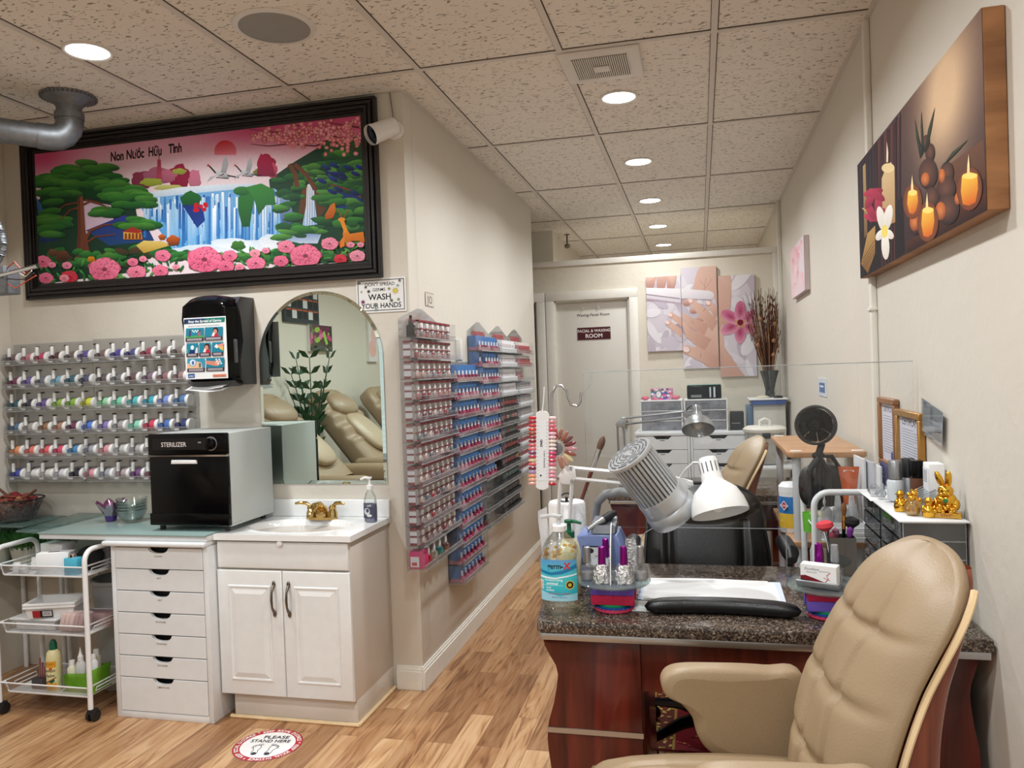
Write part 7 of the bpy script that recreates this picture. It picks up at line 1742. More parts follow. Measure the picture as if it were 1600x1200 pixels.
# ---- middle tier
Z2 = 0.35+0.0128
o = thing('plastic_bin', 'wide rimmed white plastic tray on the cart middle tier', 'tray', (-2.93, 2.94, Z2+0.032), 0.05)
t = MB(); t.prism([(-0.115,-0.085),(0.125,-0.09),(0.13,0.09),(-0.115,0.09)], 'z', 0.025, 0.036, 0.004); t.prism([(-0.095,-0.07),(0.10,-0.07),(0.10,0.07),(-0.095,0.07)], 'z', -0.02, 0.0245, 0.004); t.build('tray', M_WHITE, o); o.location = (-2.905, 2.94, Z2+0.022)
for k in range(2):
    o = thing('plastic_bin', ['lower white rectangular bin with a barcode label on the cart', 'upper white rectangular bin nested in the stack on the cart'][k], 'bin', (-2.835+0.0*k, 2.93, Z2+0.060+0.0125*k), 0.32, 'stacked white bins on the cart')
    t = MB(); a, b, c, d = 0.105, 0.075, 0.093, 0.065
    hz = 0.055
    q0 = [(-c,-d,0),(c,-d,0),(c,d,0),(-c,d,0)]; q1 = [(-a,-b,hz),(a,-b,hz),(a,b,hz),(-a,b,hz)]; q2 = [(-a+.008,-b+.008,hz),(a-.008,-b+.008,hz),(a-.008,b-.008,hz),(-a+.008,b-.008,hz)]; q3 = [(-c+.008,-d+.008,0.006),(c-.008,-d+.008,0.006),(c-.008,d-.008,0.006),(-c+.008,d-.008,0.006)]
    F = [(3,2,1,0)]
    for r_ in range(3): F += [(r_*4+i, r_*4+(i+1) % 4, (r_+1)*4+(i+1) % 4, (r_+1)*4+i) for i in range(4)]
    F.append((12,13,14,15)); t.raw(q0+q1+q2+q3, F); t.build('bin', M_WHITE, o, smooth=False)
    t = MB(); t.box(-a-0.006,a+0.006,-b-0.006,-b,hz-0.010,hz+0.001,0.002); t.box(-a-0.006,a+0.006,b,b+0.006,hz-0.010,hz+0.001,0.002); t.box(-a-0.006,-a,-b,b,hz-0.010,hz+0.001,0.002); t.box(a,a+0.006,-b,b,hz-0.010,hz+0.001,0.002); t.build('rim', M_WHITE, o)
    if k == 0:
        A = Art(.085,.032,(24,24,26)); A.rect(0,0,.032,.032,(170,40,48)); A.rect(.042,.006,.08,.028,(236,236,236)); [A.rect(.045+.004*q,.009,.047+.004*q,.026,(20,20,20)) for q in range(8)]; A.build('label', M_PRINT, o, (-0.07,-0.0735,0.006), (0.16,0,0))
for k in range(5):
    t = MB(); t.box(-0.011,0.011,-0.03,0.03,0,0.075,0.003); b = t.build('nail_file_block', mat('pale_pink_foam',(222,196,190),.8) if k < 3 else mat('pale_mauve_foam',(190,160,160),.8)); b.location = (-2.755+0.0235*k, 2.885, Z2+0.012); b.rotation_euler = (0, 0.30, 0); tag(b, 'leaning pinkish foam block in the cart, %s from the left' % ORD[k], 'foam block', 'foam blocks on the cart middle tier')
o = cbox('cardboard_flap', 'dusty pink flat carton at the right of the middle tier', 'box', -2.655, 3.00, Z2, 0.11, 0.06, 0.055, mat('dusty_pink_card',(170,140,140),.7), 0.1)
# ---- bottom tier
Z3 = 0.085+0.0128
o = thing('lotion_bottle', 'cream and yellow lotion bottle with a green cap on the cart bottom tier', 'bottle', (-2.825, 2.885, Z3))
t = MB(); t.lathe([(0.028,0),(0.031,0.004),(0.031,0.145),(0.026,0.170),(0.014,0.182)], n=30); t.build('bottle', mat('cream_lotion',(232,224,170),.35), o); t = MB(); t.lathe([(0.016,0.180),(0.016,0.205),(0.012,0.214),(0.009,0.222),(0,0.223)], n=20); t.build('cap', mat('bottle_green',(16,96,70),.35), o)
A = Art(.058,.13,(230,222,168)); A.rect(0,0,.058,.030,(226,160,30)); A.rect(0,.098,.058,.124,(224,160,40)); A.poly([(0,.018),(.058,.050),(.058,.056),(0,.026)],(190,90,40)); A.text('Lemon', .028,.078,.019,(30,24,20),.02,.2); A.text('balm', .034,.056,.019,(30,24,20),.02,.2); A.poly([(.028,.036),(.050,.050),(.052,.036),(.04,.028)],(20,90,60)); A.ell(.038,.092,.007,.006,(206,90,40)); A.text('HAND & BODY',.029,.111,.0065,(120,60,20),.01)
l_ = A.build('label', M_PRINTG, o); slice_x(l_)
for v in l_.data.vertices: a = (v.co.x/0.058-0.5)*2.0; off = 0.0006-v.co.y; v.co = ((0.0312+off)*math.sin(a), -(0.0312+off)*math.cos(a), v.co.z+0.01)
MG = glassm('green_translucent', (150,206,80), .1, .4, .1, .5, (130,196,50))
o = thing('green_basket', 'translucent lime green basket holding bottles on the cart', 'basket', (-2.690, 2.925, Z3))
t = MB(); t.grid(lambda u, v: ((0.080+0.010*v)*math.copysign(abs(math.cos(2*PI*u))**.4, math.cos(2*PI*u)), (0.055+0.008*v)*math.copysign(abs(math.sin(2*PI*u))**.4, math.sin(2*PI*u)), 0.002+0.085*v*(1.0+0.25*math.cos(2*PI*u))), 48, 8, cu=True); t.build('basket_wall', MG, o); MB().box(-0.08,0.08,-0.055,0.055,0,0.003).build('basket_base', MG, o)
MBT = mat('milky_plastic', (212,214,214), .35)
for k, (x, y, h_, nz, r_, mm, lab) in enumerate([(-2.74,2.897,0.095,0,0.020,mat('pale_yellow_bottle',(222,222,196),.35),'short pale yellow bottle with a white cap in the green basket'),(-2.697,2.90,0.115,1,0.022,MBT,'grey nozzle bottle in the middle of the green basket'),(-2.66,2.95,0.13,0,0.020,mat('ivory_bottle',(214,208,190),.35),'ivory bottle at the back of the green basket'),(-2.635,2.905,0.125,2,0.021,MBT,'tall milky bottle with a wide cap at the right of the basket')]):
    b = thing('supply_bottle', lab, 'bottle', (x, y, Z3+0.0035), group='bottles in the green basket')
    t = MB(); t.lathe([(r_-0.002,0),(r_,0.004),(r_,h_),(r_*.5,h_+0.014)], n=22, sy=0.75 if k != 0 else 1.0); t.build('bottle', mm, b)
    t = MB(); t.lathe([(0.012,h_+0.012),(0.012,h_+0.032)]+([(0.008,h_+0.036),(0.002,h_+0.07)] if nz == 1 else [(0.0,h_+0.034)]), n=18); t.build('cap', M_WHITE, b)
o = thing('brush_stand', 'small clear stand of pink brushes at the left of the bottom tier', 'brush stand', (-2.905, 2.90, Z3))
t = MB(); t.box(-0.035,0.035,-0.025,0.025,0,0.045,0.002); t.build('stand', M_SMOKE, o)
for k in range(3): MB().tube([(-0.015+0.012*k,0,0.01),(-0.012+0.012*k,0.004,0.13-0.02*k)], 0.004, 8).build('brush', mat('dusty_rose',(150,90,90),.4), o)

# ---- corner stand, planters, potpourri, waste bin
o = thing('corner_stand', 'two-level white and green-glass corner stand behind the cart', 'stand', (-3.45, 3.05, 0))
MB().box(0,0.50,0.03,0.30,0.585,0.597,0.002).build('glass_shelf', M_FROST, o); MB().box(0.0,0.29,0.03,0.30,0.772,0.783,0.003).build('top_shelf', M_GREENG, o)
for x, y, h_ in ((0.015,0.045,0.765),(0.015,0.285,0.765),(0.285,0.285,0.765),(0.48,0.05,0.585),(0.48,0.28,0.585)): MB().cyl((x,y,0),(x,y,h_),0.011,n=12).build('leg', M_WHITE, o)
rg = random.Random(5)
for k, (x, y, s_, lab) in enumerate([(-3.36,3.12,1.15,'pot of bright green artificial grass at the far left'),(-3.185,3.12,1.15,'pot of artificial grass in front of the potpourri bowl'),(-3.03,3.15,0.9,'small pot of artificial grass tucked under the white tabletop')]):
    o = thing('potted_grass', lab, 'potted plant', (x, y, 0.5975), group='potted artificial grass')
    MB().lathe([(0.042*s_,0),(0.048*s_,0.004),(0.062*s_,0.075*s_),(0.058*s_,0.075*s_),(0.05*s_,0.06*s_),(0,0.06*s_)], n=28).build('pot', mat('pale_stone_pot',(170,172,160),.7), o)
    t = MB(); 
    for q in range(420):
        a = rg.random()*2*PI; r_ = 0.055*s_*math.sqrt(rg.random()); b0 = Vector((r_*math.cos(a), r_*math.sin(a), 0.055*s_)); d = Vector((r_*math.cos(a)*1.1+rg.gauss(0,.014), r_*math.sin(a)*1.1+rg.gauss(0,.014), 0.062*s_+rg.random()*0.030*s_)); n_ = Vector((-math.sin(a),math.cos(a),0))*0.0024; t.mi = rg.randrange(2)
        t.raw([b0-n_, b0+n_, b0+d*0.6+n_*0.8, b0+d, b0+d*0.6-n_*0.8], [(0,1,2,3,4)])
    t.build('grass', [mat('grass_green',(52,110,42),.6), mat('grass_dark',(30,78,34),.6)], o)['kind'] = 'stuff'
o = thing('potpourri_bowl', 'cut-glass bowl on the corner stand at the far left', 'bowl', (-3.31, 3.19, 0.7835))
t = MB(); t.grid(lambda u, v: ((0.07+0.055*v**0.8+0.003*math.sin(u*2*PI*24+v*6))*math.cos(2*PI*u), (0.07+0.055*v**0.8+0.003*math.sin(u*2*PI*24+v*6))*math.sin(2*PI*u), 0.004+0.105*v), 96, 14, cu=True); t.build('bowl', glassm('cut_glass',(196,186,190),.3,.8,.03,.25,(120,104,110)), o, ang=20)
t = MB(); t.tube([(0.126*math.cos(a),0.126*math.sin(a),0.110) for a in [2*PI*k/48 for k in range(48)]], 0.004, 8, closed=True); t.build('rim', glassm('smoke_vase',(90,92,94)), o)
t = MB()
for k in range(90):
    a = rg.random()*2*PI; r_ = 0.10*math.sqrt(rg.random()); t.mi = rg.randrange(4); hgt = 0.085+0.055*(1-r_/0.1)*rg.random()+rg.random()*0.015
    t.M = Matrix.Translation((r_*math.cos(a), r_*math.sin(a), hgt)) @ Matrix.Rotation(rg.random()*3,4,'Z') @ Matrix.Rotation(rg.random()*0.8,4,'X'); t.ell((0,0,0), 0.024, 0.018, 0.008, 9, 6)
t.build('potpourri', [mat('petal_dark_red',(110,24,28),.8), mat('petal_orange',(124,56,40),.8), mat('petal_brown',(110,66,44),.8), mat('petal_tan',(150,106,74),.8)], o)['kind'] = 'stuff'
for a, l in ((0.15,0.10),(2.7,0.12)): MB().tube([(0.03*math.cos(a),0.03*math.sin(a),0.10),((l+0.02)*math.cos(a),(l+0.02)*math.sin(a)*0.5,0.155+0.03*(l > .14))], [0.009,0.006], 9).build('cinnamon_stick', mat('cinnamon',(100,64,46),.7), o)
o = thing('waste_bin', 'translucent grey waste bin on the floor behind the cart', 'waste bin', (-2.74, 3.215, 0))
MB().lathe([(0.095,0),(0.10,0.005),(0.125,0.50),(0.132,0.505),(0.132,0.52),(0.12,0.52)], n=40, cap=False).build('bin', mat('grey_bin',(186,188,190),.45), o)

# ================================================================== right side: drawers, figures, frames
MSM = glassm('smoked_drawer', (120,122,126), .2, .6, .06, .45, (96,98,102))
for i, (y0, y1) in enumerate(((2.225, 2.465), (2.475, 2.715))):
    o = thing('smoked_drawer_tower', ['nearer smoked clear five-drawer tower against the right wall', 'farther smoked clear five-drawer tower against the right wall'][i], 'organiser', (0.502, y0, DT), group='smoked clear drawer towers on the desk')
    W, D, H = 0.150, y1-y0, 0.243
    t = MB(); 
    for z in (0, H-0.003): t.box(0,W,0,D,z,z+0.003)
    t.box(0,W,0,0.003,0.003,H-0.003); t.box(0,W,D-0.003,D,0.003,H-0.003); t.box(W-0.003,W,0.003,D-0.003,0.003,H-0.003); t.build('housing', MSM, o)
    t = MB()
    for k in range(6): t.box(-0.001,W,-0.0012,0.0,k*0.0475,k*0.0475+0.003); 
    t.box(-0.001,0.002,-0.0015,0,0,H); t.box(W-0.002,W,-0.0015,0,0,H); t.build('housing_edge', M_AEDGE, o)
    for k in range(5):
        z = 0.006+0.0475*k; t = MB(); t.box(-0.004,0.0,0.005,D-0.005,z,z+0.040); t.box(0.0,W-0.006,0.005,0.007,z,z+0.036); t.box(0,W-0.006,D-0.007,D-0.005,z,z+0.036); t.box(0.0,W-0.006,0.007,D-0.007,z,z+0.002); d = t.build('drawer', M_SMOKE, o)
        for q in (0.28,0.72): MB().ell((-0.008, D*q, z+0.02), 0.006,0.007,0.007,10,7).build('knob', M_ACRYL, d)
        rg.random(); t = MB()
        for q in range(7): t.mi = rg.randrange(3); yy = 0.012+q*0.031; t.box(0.01+0.1*rg.random()*.3,0.12,yy,yy+0.026,z+0.003,z+0.012+0.022*rg.random(),0.002,1)
        t.build('contents', [mat('stored_dark',(60,66,78),.5), mat('stored_white',(220,220,226),.5), mat('magenta_stock',(140,30,70),.4) if k == 3 else mat('stored_grey',(120,122,126),.4)], d)['kind'] = 'stuff'
o = thing('white_board', 'thin white board covering both smoked drawer towers', 'board', (0.490, 2.205, DT+0.2435)); MB().box(0,0.165,0,0.32,0,0.0045,0.001).build('panel', M_WHITE, o)
o = thing('white_paper_pad', 'curled white paper pad over the farther drawer tower', 'paper', (0.485, 2.535, DT+0.2435)); t = MB(); t.grid(lambda u, v: (0.165*u, 0.205*v, 0.001+0.008*(1-u)*v*0.4+0.001*math.sin(v*7)), 8, 10); t.build('sheet', M_PAPER, o)
TZ = DT+0.2485
# gold figurines
def gold_base(t, w, d, h): t.box(-w,w,-d,d,0,h,0.002)
o = thing('gold_rabbit_figurine', 'large shiny gold seated rabbit figurine with tall ears on a plinth', 'figurine', (0.617, 2.262, TZ), math.radians(-20))
t = MB(); t.box(-0.036,0.036,-0.020,0.022,0,0.014,0.002); t.build('plinth', M_GOLD, o)
A = Art(.064,.009,(196,150,60)); A.text('SLGPG', .032,.0015,.008,(150,30,30),.02); A.build('lettering', M_PRINTG, o, (-0.032,-0.0206,0.003))
t = MB(); t.ell((0,0.002,0.040),0.027,0.022,0.028,22,14); t.ell((-0.014,-0.012,0.022),0.012,0.012,0.010,12,8); t.ell((0.014,-0.012,0.022),0.012,0.012,0.010,12,8); t.ell((0.022,0.0,0.034),0.011,0.013,0.016,12,8); t.ell((-0.022,0.0,0.034),0.011,0.013,0.016,12,8); t.build('body', M_GOLD, o)
t = MB(); t.ell((0,-0.006,0.070),0.019,0.018,0.017,18,12); t.ell((0,-0.021,0.065),0.007,0.006,0.006,10,7); t.ell((-0.008,-0.020,0.063),0.006,0.005,0.005,8,6); t.ell((0.008,-0.020,0.063),0.006,0.005,0.005,8,6); t.build('head', M_GOLD, o)
for s_ in (-1,1):
    t = MB(); t.M = Matrix.Translation((s_*0.010-0.004,0.002,0.098)) @ Matrix.Rotation(s_*0.22-0.15,4,'Y'); t.ell((0,0,0),0.0085,0.005,0.024,14,10); t.build('ear', M_GOLD, o)
    MB().ell((s_*0.007,-0.022,0.073),0.0018,0.0015,0.0022,8,6).build('eye', M_BLACK, o)
t = MB(); 
for k in range(9): t.ell((-0.024+0.006*k,-0.022+0.003*math.sin(k*2),0.018+0.007*(k % 3)),0.0055,0.005,0.0055,9,6)
t.build('coins', M_GOLD, o); MB().ell((0,-0.020,0.046),0.006,0.004,0.006,10,7).build('gem', mat('emerald',(20,120,70),.1), o)
def figurine(x, y, h, label, hat, rz=0.0, pot=False):
    o = thing('gold_figurine', label, 'figurine', (x, y, TZ), rz, 'small gold lucky figurines')
    if pot:
        MB().lathe([(0.010,0),(0.018,0.006),(0.021,0.020),(0.014,0.036),(0.009,0.042)], n=22).build('pot', glassm('gold_pot',(240,214,140),.3,.6,.05,.3,(206,170,90)), o)
        t = MB(); [t.ell((0.011*math.cos(k*2.2),0.011*math.sin(k*2.2),0.012+0.006*(k % 2)),0.007,0.006,0.005,8,6) for k in range(5)]; t.build('nuggets', M_GOLD, o)
        t = MB(); t.ell((0,0,0.047),0.012,0.010,0.008,12,8); t.ell((0.006,0,0.057),0.007,0.006,0.007,10,7); t.ell((-0.008,0,0.054),0.006,0.005,0.008,10,7); t.build('lid_figure', M_GOLD, o)
    else:
        t = MB(); t.lathe([(0.014,0),(0.016,0.003),(0.017,0.016),(0.014,h*0.5),(0.009,h*0.62)], n=22); t.ell((-0.013,-0.004,h*.42),0.005,0.006,0.010,9,7); t.ell((0.013,-0.004,h*.46),0.005,0.006,0.010,9,7); t.ell((0,-0.011,h*.30),0.010,0.007,0.010,12,8); t.build('body', M_GOLD, o)
        t = MB(); t.ell((0,-0.001,h*.74),0.0105,0.0095,0.0105,14,10); t.ell((0,-0.010,h*.72),0.0035,0.003,0.003,8,6); t.build('head', M_GOLD, o)
        t = MB(); 
        if hat: t.lathe([(0.013,h*.80),(0.013,h*.84),(0.009,h*.86),(0.006,h)], n=16)
        else: t.ell((-0.006,0,h*.88),0.004,0.003,0.006,8,6); t.ell((0.006,0,h*.88),0.004,0.003,0.006,8,6)
        t.build('hat', M_GOLD, o)
    return o
figurine(0.525, 2.345, 0.058, 'gold figurine with a silver companion, leftmost of the small gold figures', True, 0.3)
figurine(0.541, 2.285, 0.060, 'clear gold pot with a small figure on its lid, middle of the row', False, 0, True)
figurine(0.575, 2.262, 0.052, 'stout gold figurine beside the gold rabbit', True, -0.2)
figurine(0.560, 2.345, 0.064, 'small gold figurine with ears standing at the back of the row', False, 0.1)
o = thing('silver_figurine', 'small silver lucky figurine between the gold ones', 'figurine', (0.547, 2.318, TZ)); MB().lathe([(0.009,0),(0.012,0.01),(0.007,0.025)], n=16).build('body', M_CHROME, o); MB().ell((0,0,0.032),0.008,0.007,0.008,12,8).build('head', M_CHROME, o)
for k, (x, y, cc, n_) in enumerate([(0.548,2.50,mat('silver_cap',(150,152,154),.3,.7),'silver-capped'),(0.590,2.53,M_BLACKM,'charcoal-capped')]):
    b = thing('gel_polish_bottle', '%s pale gel bottle on the drawer towers' % n_, 'bottle', (x, y, TZ+(0.004 if k == 0 else 0.006)), group='large gel bottles on the towers')
    MB().lathe([(0.019,0),(0.022,0.004),(0.024,0.055),(0.020,0.062)], n=26).build('bottle', mat('pale_gel_bottle',(200,206,210),.25), b); MB().lathe([(0.019,0.063),(0.019,0.115),(0.017,0.118),(0,0.118)], n=26).build('cap', cc, b)
    A = Art(.03,.036,(206,210,214)); [A.rect(.003,.004+.006*q,.027,.006+.006*q,(120,126,134)) for q in range(5)]; A.build('label', M_PRINT, b, (-0.030,0.012,0.012), (0,0,-PI/2-0.5))
o = thing('spare_white_box', 'white upright carton behind the gold rabbit', 'box', (0.628, 2.41, TZ), 0); MB().box(-0.02,0.02,-0.03,0.03,0,0.125,0.002).build('body', M_PAPER, o)
A = Art(.058,.10,(230,230,232)); [A.rect(.006,.06+.005*q,.04,.062+.005*q,(90,90,96)) for q in range(7)]; A.build('print', M_PRINT, o, (-0.0206,0.029,0.012), (0,0,-PI/2))
o = thing('black_capped_box', 'brown and white box with a black lid behind the acrylic stand', 'box', (0.60, 2.475, TZ), 0.0); MB().box(-0.015,0.015,-0.02,0.02,0,0.075,0.002).build('body', mat('brown_card',(96,56,36),.4), o); MB().box(-0.016,0.016,-0.021,0.021,0.0755,0.125,0.002).build('lid', M_BLACK, o)
o = thing('tape_ring', 'white roll with a black core standing beside the carton', 'roll', (0.62, 2.455+0.0, TZ)); t = MB(); t.lathe([(0.013,-0.012),(0.032,-0.012),(0.032,0.012),(0.013,0.012)], (0,0,0.0325), 32, False, (1,0.15,0)); t.build('roll', M_WHITE, o); MB().lathe([(0.0128,-0.0125),(0.0128,0.0125)], (0,0,0.0325), 24, True, (1,0.15,0)).build('core', M_BLACKM, o); o.location = (0.632, 2.50, TZ+0.045)
o = thing('acrylic_tilted_stand', 'clear acrylic tilted divided stand on the drawer towers', 'stand', (0.585, 2.40, TZ), math.radians(8))
t = MB()
for k in range(6):
    y = -0.045+0.018*k; t.prism([(-0.045,0),(0.035,0),(0.035,0.055),(-0.045,0.018)], 'y', y, y+0.002)
t.build('divider', M_ACRYL, o); t = MB()
for k in range(6): y = -0.044+0.018*k; t.tube([(-0.045,y,0.018),(0.035,y,0.055)], 0.0014, 5)
t.build('divider_edge', M_AEDGE, o)
for k, (x, y, r_, lab) in enumerate([(0.520,2.56,0.017,'faceted glass dome nearest the acrylic stand'),(0.512,2.615,0.020,'larger faceted glass dome at the far end of the paper pad')]):
    t = MB(); t.lathe([(r_*.7,0),(r_,r_*.5),(r_*.8,r_*1.1),(r_*.35,r_*1.5),(0,r_*1.55)], n=9); tag(t.build('glass_dome', glassm('facet_glass',(236,240,244),.35,.8,.0,.12), smooth=False, loc=(x,y,TZ+0.004)), lab, 'ornament', 'faceted glass domes')

# framed certificates and the plastic card holder, leaning to the right wall
def certificate(y0, y1, z0, z1, lab, mfr, lean):
    o = thing('framed_certificate', lab, 'certificate', (XR-0.002, y1, z0), -PI/2, 'framed certificates on the right wall'); W, H = y1-y0, z1-z0; fb = 0.022
    t = MB(); frame_ring(t, W, H, 0, fb, 0.0, 0.020, 0.003); t.build('frame', mfr, o)
    A = Art(W-2*fb, H-2*fb, (214,214,226)); w_, h_ = W-2*fb, H-2*fb; A.text('CERTIFICATE', w_/2, h_*0.86, w_*0.13, (50,50,60), .01)
    for q in range(15): A.rect(w_*0.12, h_*(0.78-0.045*q), w_*(0.86-0.2*((q*7) % 5 == 0)), h_*(0.79-0.045*q), (120,124,140))
    A.ell(w_*0.7, h_*0.10, w_*.09, w_*.09, (70,90,160)); A.build('print', M_PRINT, o, (fb,-0.008,fb)); return o
MOAK = wood_mat('oak_frame', (126,76,34), (164,108,52), .35, (30,30,4))
certificate(2.915, 3.17, 1.045, 1.295, 'brown wood framed certificate beside the white wall trim', MOAK, 0)
certificate(2.60, 2.905, 1.03, 1.265, 'wood and gold framed certificate nearer the plastic card holder', mat('gold_brown_frame',(170,122,54),.3,.3), 0)
o = thing('card_sleeve', 'tilted clear plastic sleeve of grey cards stuck to the right wall', 'card holder', (XR-0.004, 2.60, 1.215)); o.rotation_euler = (math.radians(-12), 0, -PI/2)
o.rotation_mode = 'XYZ'; o.rotation_euler = (0.0, math.radians(9), -PI/2)
o.location = (XR-0.006, 2.60, 1.215)
A = Art(.205,.098,(176,182,186)); A.rect(.008,.078,.045,.092,(120,126,134)); A.text('VISA', .025,.080,.012,(60,66,90),.02); A.ell(.095,.066,.016,.026,(120,126,130)); A.rect(.12,.06,.195,.064,(120,124,130)); A.rect(.13,.02,.19,.055,(130,134,140)); [A.rect(.015,.06-.012*q,.06,.063-.012*q,(140,146,156)) for q in range(4)]; A.rect(.0,.0,.2,.008,(226,228,230)); A.poly([(.07,.05),(.13,.056),(.205,.07),(.205,.06),(.13,.046)],(226,230,232))
A.build('cards', M_PRINTG, o, (0,-0.006,0)); MB().box(-0.003,.208,-0.009,-0.0075,-0.003,.101).build('sleeve', M_ACRYL, o)

# ---- brush holder and brushes on the second turntable side
o = thing('brush_holder', 'tall clear box holding makeup brushes beside the second turntable', 'brush holder', (0.372, 2.36, DT))
t = MB(); t.box(-0.035,0.035,-0.03,-0.028,0,0.175); t.box(-0.035,0.035,0.028,0.03,0,0.175); t.box(-0.035,-0.033,-0.028,0.028,0,0.175); t.box(0.033,0.035,-0.028,0.028,0,0.175); t.box(-0.033,0.033,-0.028,0.028,0,0.003); t.build('box', M_SMOKE, o)
for k, (dx, dy, L_, col, n_, r_, hc) in enumerate([(-0.045,-0.005,0.215,(206,60,72),'red fan-topped',0.024,M_STEEL),(0.010,0.0,0.265,(110,74,40),'gold-ferruled pointed',0.008,M_BLACK),(0.030,0.005,0.225,(18,16,18),'fluffy black',0.023,M_BLACK),(-0.012,0.018,0.19,(150,90,110),'mauve',0.010,M_STEEL),(0.022,-0.018,0.20,(110,40,130),'purple metallic',0.009,MPU),(-0.028,-0.018,0.185,(140,60,80),'rose',0.009,M_STEEL)]):
    b = thing('makeup_brush', '%s makeup brush in the clear brush holder' % n_, 'makeup brush', (0.372+dx*0.25, 2.36+dy*0.5, DT+0.004), group='makeup brushes in the clear holder')
    e = Vector((dx*0.75, dy*0.5, L_)); P = lambda k: tuple(e*k)
    MB().tube([(0,0,0),P(0.5),P(0.72)], [0.004,0.0045,0.005], 9).build('handle', hc, b)
    MB().tube([P(0.72),P(0.86)], [0.0055,min(r_*.6,.009)], 10).build('ferrule', M_GOLD if k == 1 else M_CHROME, b)
    MB().tube([P(0.86),P(0.92),P(0.97),P(1.0)], [min(r_*.6,.009),r_,r_*0.9,r_*0.25], 14).build('bristles', mat('bristle_%d_%d' % (col[0], k), col, .85, bump=.4, bscale=300), b)
# ---- second (taller) cart by the right wall
ct = cart((0.632, 2.86, 0), 'tall white wheeled cart against the right wall behind the desk', 0.30, 0.265, 0.985, [0.80, 0.50, 0.20], 'white wheeled carts'); ct.rotation_euler = (0, 0, PI/2)
Z4 = 0.8128
o = thing('white_tub', 'white rectangular tub of bottles in the tall cart', 'tub', (0.445, 2.945, Z4)); t = MB(); t.box(-0.065,0.09,-0.04,0.05,0,0.004); t.box(-0.065,0.09,-0.043,-0.04,0,0.06,0.001); t.box(-0.065,0.09,0.05,0.053,0,0.06,0.001); t.box(-0.068,-0.065,-0.043,0.053,0,0.06,0.001); t.box(0.09,0.093,-0.043,0.053,0,0.06,0.001); t.build('tub', M_WHITE, o)
for k, (x, y) in enumerate(((0.415,2.93),(0.455,2.935),(0.50,2.93))):
    b = thing('nozzle_bottle', 'translucent nozzle bottle, %s from the left in the white tub' % ORD[k], 'bottle', (x, y, Z4+0.0045), group='nozzle bottles in the white tub')
    MB().lathe([(0.017,0),(0.018,0.003),(0.018,0.095),(0.010,0.108)], n=20).build('bottle', glassm('milky_bottle',(232,232,234),.1,.4,.1,.4), b); MB().lathe([(0.011,0.108),(0.0105,0.125),(0.005,0.165),(0.0,0.166)], n=16).build('nozzle', M_WHITE, b)
o = thing('wrapped_bundle', 'white wrapped plastic bundle lying over the tub', 'bundle', (0.50, 2.99, Z4+0.066)); MB().ell((0,0,0.022),0.055,0.035,0.022,20,12,0.7).build('bundle', mat('wrap_white',(232,230,230),.3,bump=.4,bscale=60), o)
o.location = (0.47, 2.96, Z4+0.062)
o = thing('green_cup', 'lime green cup in the tall cart', 'cup', (0.374, 3.04, Z4)); MB().lathe([(0.022,0),(0.026,0.07),(0.024,0.07),(0.02,0.004),(0,0.004)], n=24, cap=False).build('cup', mat('lime_plastic',(110,196,60),.35), o)
o = thing('black_handbag', 'black bag hanging over the tall cart handle', 'bag', (0.43, 3.10, 0.885)); t = MB(); t.ell((0,0,0.085),0.085,0.045,0.085,24,14,0.7); t.build('bag', mat('black_nylon',(22,22,24),.5,bump=.3,bscale=50), o); MB().tube([(-0.05,-0.02,0.15),(-0.02,-0.03,0.20),(0.03,-0.03,0.20),(0.06,-0.02,0.15)], 0.008, 8).build('strap', M_BLACKM, o)
o = thing('cream_cushion', 'cream rolled towel beneath the black bag in the cart', 'towel', (0.42, 3.09, Z4)); MB().ell((0,0,0.036),0.06,0.05,0.036,20,12,.7).build('roll', mat('cream_towel',(206,198,160),.9), o)
o = thing('orange_tube', 'orange squeeze tube of cream standing in the cart', 'tube', (0.515, 3.06, Z4), -0.15)
t = MB(); t.mi = 0; t.grid(lambda u, v: ((0.020+0.016*v)*math.cos(2*PI*u), (0.020*(1-v)+0.003)*math.sin(2*PI*u), 0.10+0.135*v), 28, 12, cu=True); t.mi = 0; t.build('tube', mat('copper_orange',(206,104,66),.35,.3), o); MB().lathe([(0.021,0),(0.021,0.098),(0.018,0.10)], n=24).build('cap', M_WHITE, o); MB().box(-0.018,0.018,-0.005,-0.0035,0.212,0.222).build('label', M_PAPER, o)
for k, (c, n_, r_) in enumerate([((214,214,216),'white',0.05),((190,190,196),'grey',0.12),((226,226,226),'pale',0.0),((40,44,110),'navy-topped',-0.05)]):
    b = thing('magazine', '%s magazine standing between the tube and the certificates' % n_, 'magazine', (0.575+0.014*k, 3.00-0.03*k, 0.87), r_, 'magazines standing in the cart')
    b.location = (0.560+0.016*k, 3.10-0.06*k, Z4); MB().box(-0.004,0.004,-0.075,0.075,0,0.265-0.006*k,0.001).build('pages', mat('mag_'+n_.replace('-','_'), (206,206,210) if k == 3 else c, .5), b)
    if k == 3:
        MB().box(-0.0045,0.0045,-0.0755,0.0755,0.19,0.262).build('band', mat('navy_band',(36,40,96),.4), b); A = Art(.05,.022,(226,226,232)); A.text('NAIL MART',.025,.006,.010,(30,40,100),.01); A.build('label', M_PRINT, b, (-0.0052,0.04,0.215), (0,0,-PI/2))
